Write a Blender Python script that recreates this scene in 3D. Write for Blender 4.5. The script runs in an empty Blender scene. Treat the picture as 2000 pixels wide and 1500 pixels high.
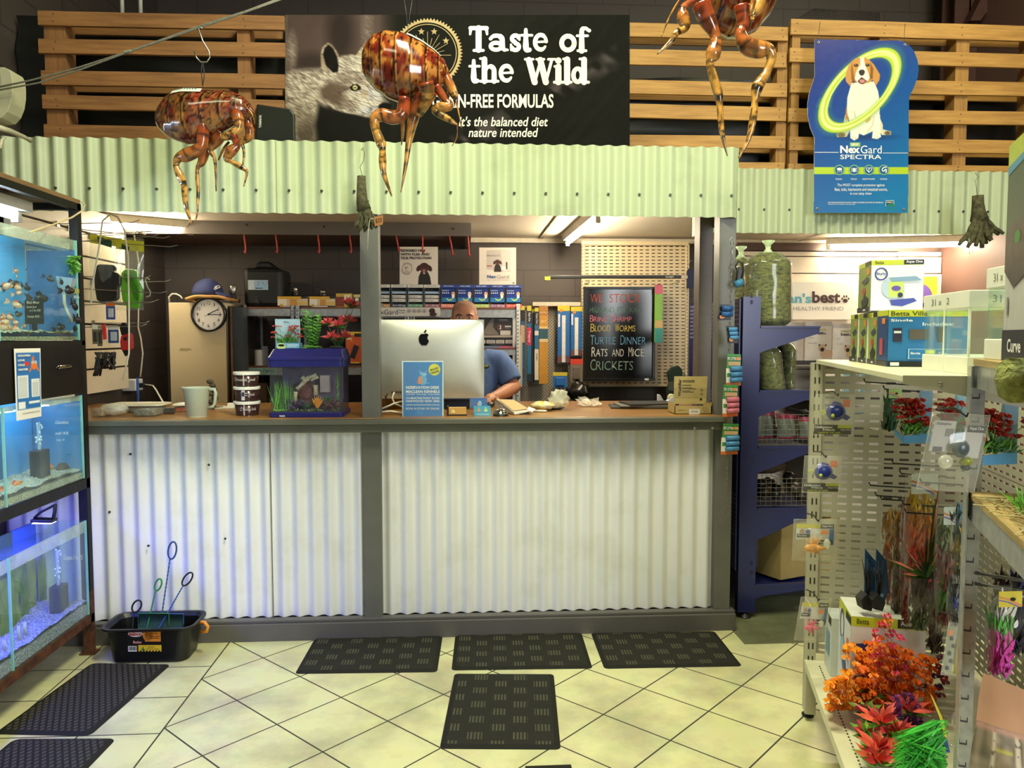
import bpy,bmesh,math,random
import numpy as np
from mathutils import Vector,Matrix,noise
C=bpy.context.scene.collection
SC=bpy.context.scene
V=Vector
PI=math.pi
R=math.radians
random.seed(7)
RS=np.random.RandomState(5)
# ------------------------------------------------------------------ camera, world, lights, exposure
F=1520.0
CAM=V((0,0,1.5))
YAW,PIT=R(3.58),R(3.58)
cam=bpy.data.objects.new('camera',bpy.data.cameras.new('camera'))
C.objects.link(cam)
cam.location=CAM
cam.rotation_euler=(PI/2-PIT,0,-YAW)
cam.data.sensor_width=36
cam.data.lens=F/2000*36
cam.data.clip_start=0.05
SC.camera=cam
fw=V((math.sin(YAW)*math.cos(PIT),math.cos(YAW)*math.cos(PIT),-math.sin(PIT)))
rt=V((math.cos(YAW),-math.sin(YAW),0))
up=rt.cross(fw)
world=bpy.data.worlds.new('world')
SC.world=world
world.use_nodes=True
world.node_tree.nodes['Background'].inputs[0].default_value=(0.80,0.86,0.80,1)
world.node_tree.nodes['Background'].inputs[1].default_value=0.2
def lamp(name,loc,target,sx,sy,power,col):
 l=bpy.data.lights.new(name,'AREA')
 l.shape='RECTANGLE';l.size=sx;l.size_y=sy
 l.energy=power;l.color=col
 o=bpy.data.objects.new(name,l);C.objects.link(o)
 o.location=loc
 o.rotation_euler=(V(target)-V(loc)).to_track_quat('-Z','Y').to_euler()
 return o
lamp('shopfront_daylight',(3.1,-2.2,2.3),(0.1,3.8,0.9),1.6,2.2,150,(0.95,0.99,1.0))
lamp('shop_ceiling_light',(0.35,1.9,4.2),(0.5,2.0,0.0),1.6,0.3,140,(1.0,1.0,0.68))
lamp('shop_aisle_light',(-0.9,0.9,4.2),(-0.7,1.9,0.0),1.4,0.4,12,(1.0,1.0,0.66))
lamp('pallet_fill_light',(2.9,3.1,4.3),(2.2,4.5,2.9),0.9,0.3,26,(1.0,0.93,0.55))  # unseen fill added to brighten and yellow the pallets behind the blue sign
SC.view_settings.view_transform='Standard'
SC.view_settings.look='None'
SC.view_settings.gamma=1.0
SC.view_settings.use_curve_mapping=False
SC.view_settings.exposure=0.25
SC.cycles.use_denoising=True
SC.cycles.max_bounces=8
SC.cycles.transparent_max_bounces=24
SC.cycles.caustics_reflective=False
SC.cycles.caustics_refractive=False
# ------------------------------------------------------------------ photograph geometry helpers
def ray(px,py):return fw+rt*((px-1000)/F)+up*((750-py)/F)
def P(px,py,Y):
 d=ray(px,py);return CAM+d*(Y/d.y)
def PXp(px,py,X):
 d=ray(px,py);return CAM+d*(X/d.x)
def PZ(px,py,Z):
 d=ray(px,py);return CAM+d*((Z-CAM.z)/d.z)
def at(Y,off=0.0):
 return lambda x,y:P(x,y,Y)+V((0,-off,0))
def quad(a,b,c,d,off=0.0):
 a,b,c,d=V(a),V(b),V(c),V(d)
 n=(b-a).cross(d-a).normalized()*-1
 if n.dot(CAM-a)<0:n=-n
 def f(u,v):
  return(a*(1-u)+b*u)*(1-v)+(d*(1-u)+c*u)*v+n*off
 return f
 # ------------------------------------------------------------------ materials
def lin(c):
 if isinstance(c,str):
  c=c.lstrip('#');c=[int(c[i:i+2],16)/255 for i in(0,2,4)]
 return tuple(x/12.92 if x<=0.04045 else((x+0.055)/1.055)**2.4 for x in c[:3])
class N:
 """tiny wrapper so shader maths reads like arithmetic"""
 def __init__(s,nt,sock):s.nt,s.s=nt,sock
 def _m(s,op,b=None,c=None):
  n=s.nt.nodes.new('ShaderNodeMath');n.operation=op
  s.nt.links.new(s.s,n.inputs[0])
  for i,q in((1,b),(2,c)):
   if q is None:continue
   if isinstance(q,N):s.nt.links.new(q.s,n.inputs[i])
   else:n.inputs[i].default_value=q
  return N(s.nt,n.outputs[0])
 def __add__(s,b):return s._m('ADD',b)
 def __sub__(s,b):return s._m('SUBTRACT',b)
 def __mul__(s,b):return s._m('MULTIPLY',b)
 def __truediv__(s,b):return s._m('DIVIDE',b)
 def frac(s):return s._m('FRACT')
 def abs(s):return s._m('ABSOLUTE')
 def lt(s,b):return s._m('LESS_THAN',b)
 def gt(s,b):return s._m('GREATER_THAN',b)
 def max(s,b):return s._m('MAXIMUM',b)
 def min(s,b):return s._m('MINIMUM',b)
def node(nt,kind,**kw):
 n=nt.nodes.new(kind)
 for k,v in kw.items():
  if k in n.inputs:n.inputs[k].default_value=v
  else:setattr(n,k,v)
 return n
def mixc(nt,fac,a,b,mode='MIX'):
 n=nt.nodes.new('ShaderNodeMix');n.data_type='RGBA';n.blend_type=mode
 for sock,val in((n.inputs['Factor'],fac),(n.inputs['A'],a),(n.inputs['B'],b)):
  sock=[i for i in n.inputs if i.name==sock.name and(i.type==('VALUE' if sock.name=='Factor' else 'RGBA'))][0]
  if isinstance(val,N):nt.links.new(val.s,sock)
  elif hasattr(val,'is_output'):nt.links.new(val,sock)
  elif isinstance(val,(int,float)):sock.default_value=val
  else:sock.default_value=(*val[:3],1)
 return[o for o in n.outputs if o.type=='RGBA'][0]
_mats={}
def newmat(name):
 m=bpy.data.materials.new(name);m.use_nodes=True
 nt=m.node_tree;b=nt.nodes['Principled BSDF']
 return m,nt,b
def coords(nt):
 tc=nt.nodes.new('ShaderNodeTexCoord');return tc.outputs['Object']
def xyz(nt,vec=None):
 s=nt.nodes.new('ShaderNodeSeparateXYZ');nt.links.new(vec or coords(nt),s.inputs[0])
 return[N(nt,o)for o in s.outputs]
def noise_tex(nt,scale,detail=3,vec=None,rough=0.5):
 n=node(nt,'ShaderNodeTexNoise',Scale=scale,Detail=detail,Roughness=rough)
 nt.links.new(vec or coords(nt),n.inputs['Vector']);return n
def stretch(nt,sx,sy,sz):
 mp=nt.nodes.new('ShaderNodeMapping');nt.links.new(coords(nt),mp.inputs[0])
 mp.inputs['Scale'].default_value=(sx,sy,sz);return mp.outputs[0]
def bump(nt,b,height,strength=0.3,dist=0.01):
 n=node(nt,'ShaderNodeBump',Strength=strength,Distance=dist)
 nt.links.new(height,n.inputs['Height']);nt.links.new(n.outputs[0],b.inputs['Normal'])
def M(col,rough=0.5,metal=0.0,var=0.08,scale=25.0,bmp=0.0,emit=0.0,spec=None,sss=0.0,coat=0.0,two=None):
 """a plain surface whose colour drifts a little with a noise"""
 key=(col,rough,metal,var,scale,bmp,emit,spec,sss,coat,two)
 if key in _mats:return _mats[key]
 m,nt,b=newmat('surface_'+str(len(_mats)))
 c=lin(col)
 n=noise_tex(nt,scale)
 lo=tuple(x*(1-var)for x in c);hi=tuple(min(1,x*(1+var))for x in c)
 if two:lo,hi=c,lin(two)
 ramp=nt.nodes.new('ShaderNodeValToRGB');nt.links.new(n.outputs[0],ramp.inputs[0])
 ramp.color_ramp.elements[0].position=0.3;ramp.color_ramp.elements[1].position=0.7
 ramp.color_ramp.elements[0].color=(*lo,1);ramp.color_ramp.elements[1].color=(*hi,1)
 nt.links.new(ramp.outputs[0],b.inputs['Base Color'])
 b.inputs['Roughness'].default_value=rough;b.inputs['Metallic'].default_value=metal
 if spec is not None:b.inputs['Specular IOR Level'].default_value=spec
 if coat:b.inputs['Coat Weight'].default_value=coat
 if sss:b.inputs['Subsurface Weight'].default_value=sss;b.inputs['Subsurface Radius'].default_value=(0.01,0.004,0.002)
 if emit:
  nt.links.new(ramp.outputs[0],b.inputs['Emission Color']);b.inputs['Emission Strength'].default_value=emit
 if bmp:bump(nt,b,n.outputs[0],bmp,0.01)
 _mats[key]=m
 return m
def clear(col=(1,1,1),alpha=0.1,rough=0.03,gloss=1.0):
 """clear film, pane or bag: mostly see-through with a surface sheen"""
 key=('clear',col,alpha,rough,gloss)
 if key in _mats:return _mats[key]
 m,nt,b=newmat('clear_'+str(len(_mats)))
 n=noise_tex(nt,9)
 b.inputs['Base Color'].default_value=(*lin(col),1)
 b.inputs['Roughness'].default_value=rough
 b.inputs['Specular IOR Level'].default_value=0.5
 tr=nt.nodes.new('ShaderNodeBsdfTransparent');tr.inputs[0].default_value=(*[0.5+0.5*x for x in lin(col)],1)
 lw=node(nt,'ShaderNodeLayerWeight',Blend=0.5)
 fr=N(nt,lw.outputs['Facing'])._m('POWER',4.0)*0.7+0.035
 gl=node(nt,'ShaderNodeBsdfGlossy',Roughness=rough)
 mx=nt.nodes.new('ShaderNodeMixShader');m2=nt.nodes.new('ShaderNodeMixShader')
 nt.links.new((fr*gloss).min(1.0).s,mx.inputs[0]);nt.links.new(tr.outputs[0],mx.inputs[1]);nt.links.new(gl.outputs[0],mx.inputs[2])
 nt.links.new((N(nt,n.outputs[0])*(alpha*2)).min(1.0).s,m2.inputs[0]);nt.links.new(mx.outputs[0],m2.inputs[1]);nt.links.new(b.outputs[0],m2.inputs[2])
 nt.links.new(m2.outputs[0],nt.nodes['Material Output'].inputs[0])
 _mats[key]=m
 return m
def printmat(rough=0.45,coat=0.0,spec=0.5):
 key=('print',rough,coat,spec)
 if key in _mats:return _mats[key]
 m,nt,b=newmat('printed_'+str(len(_mats)))
 a=nt.nodes.new('ShaderNodeAttribute');a.attribute_name='Col'
 nt.links.new(a.outputs['Color'],b.inputs['Base Color'])
 n=noise_tex(nt,30)
 rr=N(nt,n.outputs[0])*0.1+(rough-0.05)
 nt.links.new(rr.s,b.inputs['Roughness'])
 b.inputs['Coat Weight'].default_value=coat;b.inputs['Specular IOR Level'].default_value=spec
 _mats[key]=m
 return m
def wood(col,col2,axis=0,rough=0.6,scale=1.0,key=''):
 k=('wood',col,col2,axis,rough,scale)
 if k in _mats:return _mats[k]
 m,nt,b=newmat('wood_'+str(len(_mats)))
 sc=[18*scale]*3;sc[axis]=1.2*scale
 n=noise_tex(nt,3.0,5,stretch(nt,*sc),0.65)
 n2=noise_tex(nt,2.2,2)
 f=N(nt,n.outputs[0])*0.75+N(nt,n2.outputs[0])*0.35
 ramp=nt.nodes.new('ShaderNodeValToRGB');nt.links.new(f.s,ramp.inputs[0])
 ramp.color_ramp.elements[0].position=0.38;ramp.color_ramp.elements[1].position=0.68
 ramp.color_ramp.elements[0].color=(*lin(col2),1);ramp.color_ramp.elements[1].color=(*lin(col),1)
 nt.links.new(ramp.outputs[0],b.inputs['Base Color'])
 b.inputs['Roughness'].default_value=rough
 bump(nt,b,n.outputs[0],0.15,0.004)
 _mats[k]=m
 return m
 # ------------------------------------------------------------------ mesh builder
_tc={}
def glyphs(s,bold=0.0,shear=0.0,space=1.0):
 k=(s,bold,shear,space)
 if k not in _tc:
  cu=bpy.data.curves.new('lettering','FONT')
  cu.body=s;cu.offset=bold;cu.shear=shear;cu.space_character=space;cu.resolution_u=3
  ob=bpy.data.objects.new('lettering',cu)
  me=bpy.data.meshes.new_from_object(ob)
  vs=[(v.co.x,v.co.y)for v in me.vertices];fs=[tuple(p.vertices)for p in me.polygons]
  bpy.data.objects.remove(ob);bpy.data.curves.remove(cu);bpy.data.meshes.remove(me)
  if vs:
   a=np.array(vs);mn=a.min(0);mx=a.max(0)
   a=(a-mn)/np.maximum(mx-mn,1e-6)
   vs=[tuple(q)for q in a];asp=(mx[0]-mn[0])/max(mx[1]-mn[1],1e-6)
  else:asp=1
  _tc[k]=(vs,fs,asp)
 return _tc[k]
class MB:
 def __init__(s,mat=None):
  s.v,s.f,s.fm,s.sm,s.mats=[],[],[],[],[]
  s.T=Matrix.Identity(4);s.smooth=False
  s.cur=0
  if mat:s.mat(mat)
 def mat(s,m):
  if m not in s.mats:s.mats.append(m)
  s.cur=s.mats.index(m);return s
 def add(s,vs,fs,smooth=None):
  b=len(s.v)
  s.v+=[s.T@V(q)for q in vs]
  for f in fs:
   s.f.append([b+i for i in f]);s.fm.append(s.cur);s.sm.append(s.smooth if smooth is None else smooth)
  return s
 def box(s,x0,x1,y0,y1,z0,z1):
  x0,x1=min(x0,x1),max(x0,x1);y0,y1=min(y0,y1),max(y0,y1);z0,z1=min(z0,z1),max(z0,z1)
  vs=[(x,y,z)for x in(x0,x1)for y in(y0,y1)for z in(z0,z1)]
  return s.add(vs,[(0,1,3,2),(4,6,7,5),(0,4,5,1),(2,3,7,6),(0,2,6,4),(1,5,7,3)],False)
 def cbox(s,c,sx,sy,sz,rz=0,rx=0,ry=0):
  m=Matrix.Translation(V(c))@Matrix.Rotation(rz,4,'Z')@Matrix.Rotation(ry,4,'Y')@Matrix.Rotation(rx,4,'X')
  o=s.T;s.T=o@m;s.box(-sx/2,sx/2,-sy/2,sy/2,-sz/2,sz/2);s.T=o
  return s
 def pbox(s,x0,y0,x1,y1,Y,d):
  """box whose front face at depth Y covers the given part of the photograph"""
  a,b=P(x0,(y0+y1)/2,Y),P(x1,(y0+y1)/2,Y)
  t,u=P((x0+x1)/2,y0,Y),P((x0+x1)/2,y1,Y)
  return s.box(a.x,b.x,Y,Y+d,u.z,t.z)
 def tube(s,path,r,n=8,closed=False,caps=True,squash=None):
  path=[V(p)for p in path];k=len(path)
  rs=r if isinstance(r,(list,tuple))else[r]*k
  vs,fs=[],[]
  ref=None
  for i,p in enumerate(path):
   if closed:t=path[(i+1)%k]-path[i-1]
   else:t=path[min(i+1,k-1)]-path[max(i-1,0)]
   if t.length<1e-9:t=V((0,0,1))
   t.normalize()
   if ref is None:
    ref=V((0,0,1))if abs(t.z)<0.9 else V((0,1,0))
    a=t.cross(ref).normalized()
   else:
    a=a-t*a.dot(t)
    a=a.normalized()if a.length>1e-6 else t.orthogonal().normalized()
   b=t.cross(a)
   for j in range(n):
    w=2*PI*j/n
    q=a*math.cos(w)*rs[i]+b*math.sin(w)*rs[i]
    if squash:q=V((q.x*squash[0],q.y*squash[1],q.z*squash[2]))
    vs.append(p+q)
  m=k if closed else k-1
  for i in range(m):
   for j in range(n):
    fs.append((i*n+j,i*n+(j+1)%n,((i+1)%k)*n+(j+1)%n,((i+1)%k)*n+j))
  if caps and not closed:
   fs.append(tuple(reversed(range(n))));fs.append(tuple((k-1)*n+j for j in range(n)))
  return s.add(vs,fs,True)
 def lathe(s,prof,c=(0,0,0),n=24,axis='Z',sx=1,sy=1,power=None):
  vs,fs=[],[]
  k=len(prof)
  for(r,z)in prof:
   for j in range(n):
    w=2*PI*j/n
    cx,cy=math.cos(w),math.sin(w)
    if power:
     cx=math.copysign(abs(cx)**power,cx);cy=math.copysign(abs(cy)**power,cy)
    q=(r*cx*sx,r*cy*sy,z)
    if axis=='Y':q=(q[0],q[2],q[1])
    if axis=='X':q=(q[2],q[0],q[1])
    vs.append((c[0]+q[0],c[1]+q[1],c[2]+q[2]))
  for i in range(k-1):
   for j in range(n):
    fs.append((i*n+j,i*n+(j+1)%n,(i+1)*n+(j+1)%n,(i+1)*n+j))
  if prof[0][0]>1e-6 and abs(prof[0][1]-prof[1][1])>1e-6:fs.append(tuple(range(n)))
  if prof[-1][0]>1e-6 and abs(prof[-1][1]-prof[-2][1])>1e-6:fs.append(tuple((k-1)*n+j for j in range(n)))
  return s.add(vs,fs,True)
 def ell(s,c,rx,ry,rz,nu=20,nv=12,fn=None):
  vs,fs=[],[]
  c=V(c)
  for i in range(nv+1):
   t=PI*i/nv
   for j in range(nu):
    w=2*PI*j/nu
    d=V((math.sin(t)*math.cos(w),math.sin(t)*math.sin(w),math.cos(t)))
    k=fn(d)if fn else 1
    vs.append(c+V((d.x*rx,d.y*ry,d.z*rz))*k)
  for i in range(nv):
   for j in range(nu):
    fs.append((i*nu+j,(i+1)*nu+j,(i+1)*nu+(j+1)%nu,i*nu+(j+1)%nu))
  return s.add(vs,fs,True)
 def prism(s,pts,d):
  """outline of 3-D points pushed along d"""
  n=len(pts);d=V(d)
  vs=[V(p)for p in pts]+[V(p)+d for p in pts]
  fs=[tuple(range(n)),tuple(reversed(range(n,2*n)))]+[(i,i+n,(i+1)%n+n,(i+1)%n)for i in range(n)]
  return s.add(vs,fs,False)
 def sheet(s,f,nu,nv,u0=0,u1=1,v0=0,v1=1,smooth=True):
  vs=[f(u0+(u1-u0)*i/nu,v0+(v1-v0)*j/nv)for j in range(nv+1)for i in range(nu+1)]
  w=nu+1
  return s.add(vs,[(j*w+i,j*w+i+1,(j+1)*w+i+1,(j+1)*w+i)for j in range(nv)for i in range(nu)],smooth)
 def flat(s,f,pts):
  return s.add([f(*p)for p in pts],[tuple(range(len(pts)))],False)
 def rect(s,f,x0,y0,x1,y1):return s.flat(f,[(x0,y0),(x1,y0),(x1,y1),(x0,y1)])
 def disc(s,f,cx,cy,rx,ry=None,n=24,a0=0,a1=2*PI):
  ry=ry or rx
  return s.flat(f,[(cx+rx*math.cos(a0+(a1-a0)*i/n),cy+ry*math.sin(a0+(a1-a0)*i/n))for i in range(n)])
 def ring(s,f,cx,cy,r0,r1,n=32,ky=1.0):
  pts=[]
  for i in range(n):
   w=2*PI*i/n
   for r in(r0,r1):pts.append(f(cx+r*math.cos(w),cy+ky*r*math.sin(w)))
  return s.add(pts,[(2*i,2*i+1,(2*i+3)%(2*n),(2*i+2)%(2*n))for i in range(n)],False)
 def line(s,f,pts,w):
  """flat stroke of width w (or a width per point) along 2-D points"""
  ws=w if isinstance(w,(list,tuple))else[w]*len(pts)
  L,k=[],len(pts)
  for i,(x,y)in enumerate(pts):
   a=pts[max(i-1,0)];b=pts[min(i+1,k-1)]
   dx,dy=b[0]-a[0],b[1]-a[1];l=math.hypot(dx,dy)or 1
   nx,ny=-dy/l*ws[i]/2,dx/l*ws[i]/2
   L+=[f(x+nx,y+ny),f(x-nx,y-ny)]
  return s.add(L,[(2*i,2*i+1,2*i+3,2*i+2)for i in range(k-1)],False)
 def text(s,f,t,x0,y0,x1,y1,bold=0.0,shear=0.0,space=1.0):
  """lettering fitted to the rectangle (y down)"""
  vs,fs,asp=glyphs(t,bold,shear,space)
  return s.add([f(x0+(x1-x0)*a,y1+(y0-y1)*b)for a,b in vs],fs,False)
 def tri(s,*ps):return s.add(ps,[tuple(range(len(ps)))],False)
 def build(s,name,parent=None,world=True,smooth=None,bevel=0,mods=(),solid=0):
  me=bpy.data.meshes.new(name)
  inv=parent.matrix_basis.inverted()if(parent and world)else None
  par=parent
  if inv is not None and parent.parent:inv=inv@parent.parent.matrix_basis.inverted()
  org=None
  if parent is None:
   a=np.array([tuple(q)for q in s.v])
   mn,mx=a.min(0),a.max(0)
   org=V(((mn[0]+mx[0])/2,(mn[1]+mx[1])/2,mn[2]))
   vs=[tuple(q-org)for q in s.v]
  elif inv is not None:vs=[tuple(inv@q)for q in s.v]
  else:vs=[tuple(q)for q in s.v]
  me.from_pydata(vs,[],s.f)
  for m in s.mats:me.materials.append(m)
  me.polygons.foreach_set('material_index',s.fm)
  me.polygons.foreach_set('use_smooth',s.sm if smooth is None else[smooth]*len(s.f))
  me.update()
  o=bpy.data.objects.new(name,me);C.objects.link(o)
  if org is not None:o.location=org;o.matrix_basis=Matrix.Translation(org)
  if parent:o.parent=par
  if bevel:
   b=o.modifiers.new('bevel','BEVEL');b.width=bevel;b.segments=2;b.limit_method='ANGLE';b.angle_limit=R(40)
  if solid:
   b=o.modifiers.new('solid','SOLIDIFY');b.thickness=solid;b.offset=0
  for kind,kw in mods:
   b=o.modifiers.new(kind.lower(),kind)
   for k,w in kw.items():setattr(b,k,w)
  return o
def tag(o,label,cat,group=None,kind=None):
 o['label']=label;o['category']=cat
 if group:o['group']=group
 if kind:o['kind']=kind
 return o
def thing(name,label,cat,loc,rz=0.0,group=None,mat=None):
 o=bpy.data.objects.new(name,None);C.objects.link(o)
 o.empty_display_size=0.05
 o.matrix_basis=mat if mat is not None else Matrix.Translation(V(loc))@Matrix.Rotation(rz,4,'Z')
 return tag(o,label,cat,group)
def struct(o):o['kind']='structure';return o
def dup(root,loc,rz=None,label=None,group=None,mat=None):
 r=root.copy();C.objects.link(r)
 if mat is not None:r.matrix_basis=mat
 else:
  r.location=loc
  if rz is not None:r.rotation_euler=(0,0,rz)
 if label:r['label']=label
 if group:r['group']=group
 for ch in list(root.children):
  c=ch.copy();C.objects.link(c);c.parent=r
  for g in list(ch.children):
   d=g.copy();C.objects.link(d);d.parent=c
 return r
 # ------------------------------------------------------------------ printed pictures (colour grids painted with shapes)
class Cv:
 def __init__(s,x0,y0,x1,y1,nx,ny,bg=(1,1,1)):
  s.b=(x0,y0,x1,y1);s.nx,s.ny=nx,ny
  s.X,s.Y=np.meshgrid(np.linspace(x0,x1,nx),np.linspace(y0,y1,ny))
  s.C=np.empty((ny,nx,3));s.C[:]=s.c(bg)
  s.px=abs(x1-x0)/nx
 def c(s,col):
  if isinstance(col,str):
   col=col.lstrip('#');return np.array([int(col[i:i+2],16)/255 for i in(0,2,4)])
  return np.array(col)
 def put(s,m,col,a=1.0):
  m=np.clip(m,0,1)[...,None]*a
  s.C=s.C*(1-m)+s.c(col)*m;return s
 def sd(s,d,soft):return 1-np.clip(d/max(soft,s.px*0.8)+0.5,0,1)
 def ell(s,cx,cy,rx,ry,col,rot=0,soft=0,a=1.0):
  c,n=math.cos(rot),math.sin(rot)
  x,y=s.X-cx,s.Y-cy
  u,v=(x*c+y*n)/rx,(-x*n+y*c)/ry
  return s.put(s.sd((np.sqrt(u*u+v*v)-1)*min(rx,ry),soft),col,a)
 def ering(s,cx,cy,rx,ry,w,col,rot=0,soft=0,a=1.0):
  c,n=math.cos(rot),math.sin(rot)
  x,y=s.X-cx,s.Y-cy
  u,v=(x*c+y*n)/rx,(-x*n+y*c)/ry
  return s.put(s.sd(np.abs((np.sqrt(u*u+v*v)-1)*min(rx,ry))-w/2,soft),col,a)
 def rect(s,x0,y0,x1,y1,col,soft=0,a=1.0):
  d=np.maximum(np.maximum(x0-s.X,s.X-x1),np.maximum(y0-s.Y,s.Y-y1))
  return s.put(s.sd(d,soft),col,a)
 def pdist(s,pts):
  d=np.full(s.X.shape,1e9);ins=np.zeros(s.X.shape,bool)
  n=len(pts)
  for i in range(n):
   (ax,ay),(bx,by)=pts[i],pts[(i+1)%n]
   ex,ey=bx-ax,by-ay
   t=np.clip(((s.X-ax)*ex+(s.Y-ay)*ey)/max(ex*ex+ey*ey,1e-9),0,1)
   d=np.minimum(d,np.hypot(s.X-ax-t*ex,s.Y-ay-t*ey))
   if ay!=by:
    ins^=((ay>s.Y)!=(by>s.Y))&(s.X<(bx-ax)*(s.Y-ay)/(by-ay)+ax)
  return np.where(ins,-d,d)
 def poly(s,pts,col,soft=0,a=1.0):return s.put(s.sd(s.pdist(pts),soft),col,a)
 def line(s,pts,w,col,soft=0,a=1.0):
  d=np.full(s.X.shape,1e9)
  for(ax,ay),(bx,by)in zip(pts,pts[1:]):
   ex,ey=bx-ax,by-ay
   t=np.clip(((s.X-ax)*ex+(s.Y-ay)*ey)/max(ex*ex+ey*ey,1e-9),0,1)
   d=np.minimum(d,np.hypot(s.X-ax-t*ex,s.Y-ay-t*ey))
  return s.put(s.sd(d-w/2,soft),col,a)
 def nz(s,sx,sy=None,seed=0,rot=0.0):
  sy=sy or sx
  rs=np.random.RandomState(seed);g=rs.rand(97,97)
  c,n=math.cos(rot),math.sin(rot)
  x=(s.X*c+s.Y*n)/sx;y=(-s.X*n+s.Y*c)/sy
  xi,yi=np.floor(x).astype(int),np.floor(y).astype(int)
  fx,fy=x-xi,y-yi
  fx,fy=fx*fx*(3-2*fx),fy*fy*(3-2*fy)
  q=lambda a,b:g[a%97,b%97]
  return(q(yi,xi)*(1-fx)+q(yi,xi+1)*fx)*(1-fy)+(q(yi+1,xi)*(1-fx)+q(yi+1,xi+1)*fx)*fy
 def grad(s,c0,c1,vert=True):
  x0,y0,x1,y1=s.b
  t=(s.Y-y0)/(y1-y0)if vert else(s.X-x0)/(x1-x0)
  s.C=s.c(c0)*(1-t[...,None])+s.c(c1)*t[...,None];return s
 def mesh(s,name,f,parent=None,mat=None,flip=False):
  x0,y0,x1,y1=s.b
  vs=[f(x,y)for x,y in zip(s.X.ravel(),s.Y.ravel())]
  org=V((0,0,0));inv=None
  if parent is None:
   org=sum((V(q)for q in(vs[0],vs[-1])),V())/2
   vs=[tuple(q-org)for q in vs]
  else:
   inv=parent.matrix_basis.inverted()
   if parent.parent:inv=inv@parent.parent.matrix_basis.inverted()
   vs=[tuple(inv@q)for q in vs]
  w=s.nx
  fs=[(j*w+i,j*w+i+1,(j+1)*w+i+1,(j+1)*w+i)for j in range(s.ny-1)for i in range(w-1)]
  me=bpy.data.meshes.new(name);me.from_pydata(vs,[],fs)
  at_=me.attributes.new('Col','FLOAT_COLOR','POINT')
  c=np.clip(s.C,0,1)
  l=np.where(c<=0.04045,c/12.92,((c+0.055)/1.055)**2.4).reshape(-1,3)
  at_.data.foreach_set('color',np.concatenate([l,np.ones((len(l),1))],1).astype(np.float32).ravel())
  me.materials.append(mat or printmat())
  me.polygons.foreach_set('use_smooth',[True]*len(fs))
  o=bpy.data.objects.new(name,me);C.objects.link(o)
  if parent is None:o.location=org;o.matrix_basis=Matrix.Translation(org)
  else:o.parent=parent
  return o
  # ================================================================== the room
ZC=2.24
YB=6.0
XL,XR=-2.22,3.75
def tile_mat():
 m,nt,b=newmat('floor_tiles')
 x,y,z=xyz(nt)
 u=(x+1.148+(y-3.393))/(0.3*math.sqrt(2));v=(x+1.148-(y-3.393))/(0.3*math.sqrt(2))
 g=0.011
 def gl(t,w):return((t+100).frac()-0.5).abs().gt(0.5-w)
 diag=gl(u,g).max(gl(v,g))*x.gt(-1.148)
 sq=gl((x+1.148)/0.3,g).max(gl((y-2.927)/0.3,g))*x.lt(-1.148)
 grout=diag.max(sq).max((x+1.148).abs().lt(0.0035))
 n1=noise_tex(nt,2.6,6,rough=0.62);n2=noise_tex(nt,9,4)
 ramp=nt.nodes.new('ShaderNodeValToRGB');nt.links.new(n1.outputs[0],ramp.inputs[0])
 e=ramp.color_ramp.elements
 e[0].position=0.33;e[0].color=(*lin('#b3ae88'),1);e[1].position=0.56;e[1].color=(*lin('#dad8a4'),1)
 c=mixc(nt,0.25,ramp.outputs[0],n2.outputs['Color'],'SOFT_LIGHT')
 c=mixc(nt,grout,c,lin('#3a382f'))
 nt.links.new(c,b.inputs['Base Color'])
 rr=N(nt,n1.outputs[0])*0.25+0.22
 rr=rr.max(grout*0.8);nt.links.new(rr.s,b.inputs['Roughness'])
 h=(grout*-1.0+1.0)
 bump(nt,b,h.s,0.3,0.004)
 return m
def concrete_mat():
 m,nt,b=newmat('bare_concrete')
 n=noise_tex(nt,4,6,rough=0.65)
 ramp=nt.nodes.new('ShaderNodeValToRGB');nt.links.new(n.outputs[0],ramp.inputs[0])
 e=ramp.color_ramp.elements
 e[0].position=0.3;e[0].color=(*lin('#55583f'),1);e[1].position=0.7;e[1].color=(*lin('#7d8060'),1)
 nt.links.new(ramp.outputs[0],b.inputs['Base Color']);b.inputs['Roughness'].default_value=0.55
 return m
def block_mat(col,mort,axis=0,paint=0.55):
 m,nt,b=newmat('painted_blocks')
 x,y,z=xyz(nt)
 w=[x,y][axis]
 row=(z/0.2)
 fl=row._m('FLOOR')
 off=(fl*0.5)
 hx=((w/0.4+off+100).frac()-0.5).abs().gt(0.488)
 hz=((row+100).frac()-0.5).abs().gt(0.472)
 j=hx.max(hz)
 n=noise_tex(nt,5,4)
 c=mixc(nt,N(nt,n.outputs[0]),lin(col),tuple(q*0.8 for q in lin(col)))
 c=mixc(nt,j,c,lin(mort))
 nt.links.new(c,b.inputs['Base Color']);b.inputs['Roughness'].default_value=paint
 n3=noise_tex(nt,60,3)
 bump(nt,b,(N(nt,n3.outputs[0])*0.2-j).s,0.35,0.006)
 return m
mb=MB(tile_mat());mb.box(-4.0,XR,-2.4,3.62,-0.06,0);mb.box(-4.0,1.36,3.62,4.0,-0.06,0);f=mb.build('floor');struct(f)
f.data.transform(Matrix.Translation(f.location));f.location=(0,0,0)
mb=MB(concrete_mat());mb.box(1.36,XR,3.62,YB+0.2,-0.06,-0.004);mb.box(-4.0,1.36,4.0,YB+0.2,-0.06,-0.004);struct(mb.build('floor_rear'))
BLK=block_mat('#4d443f','#3b3431');BLKL=block_mat('#4b423c','#3a332f',1)
MAUVE=M('#664a43',0.6,var=0.06,scale=3)
mb=MB(BLK);mb.box(XL-0.2,XR,YB,YB+0.2,0,4.6);struct(mb.build('wall_rear'))
mb=MB(BLKL);mb.box(XL-0.2,XL,-2.4,YB,0,4.6);struct(mb.build('wall_left'))
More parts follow.
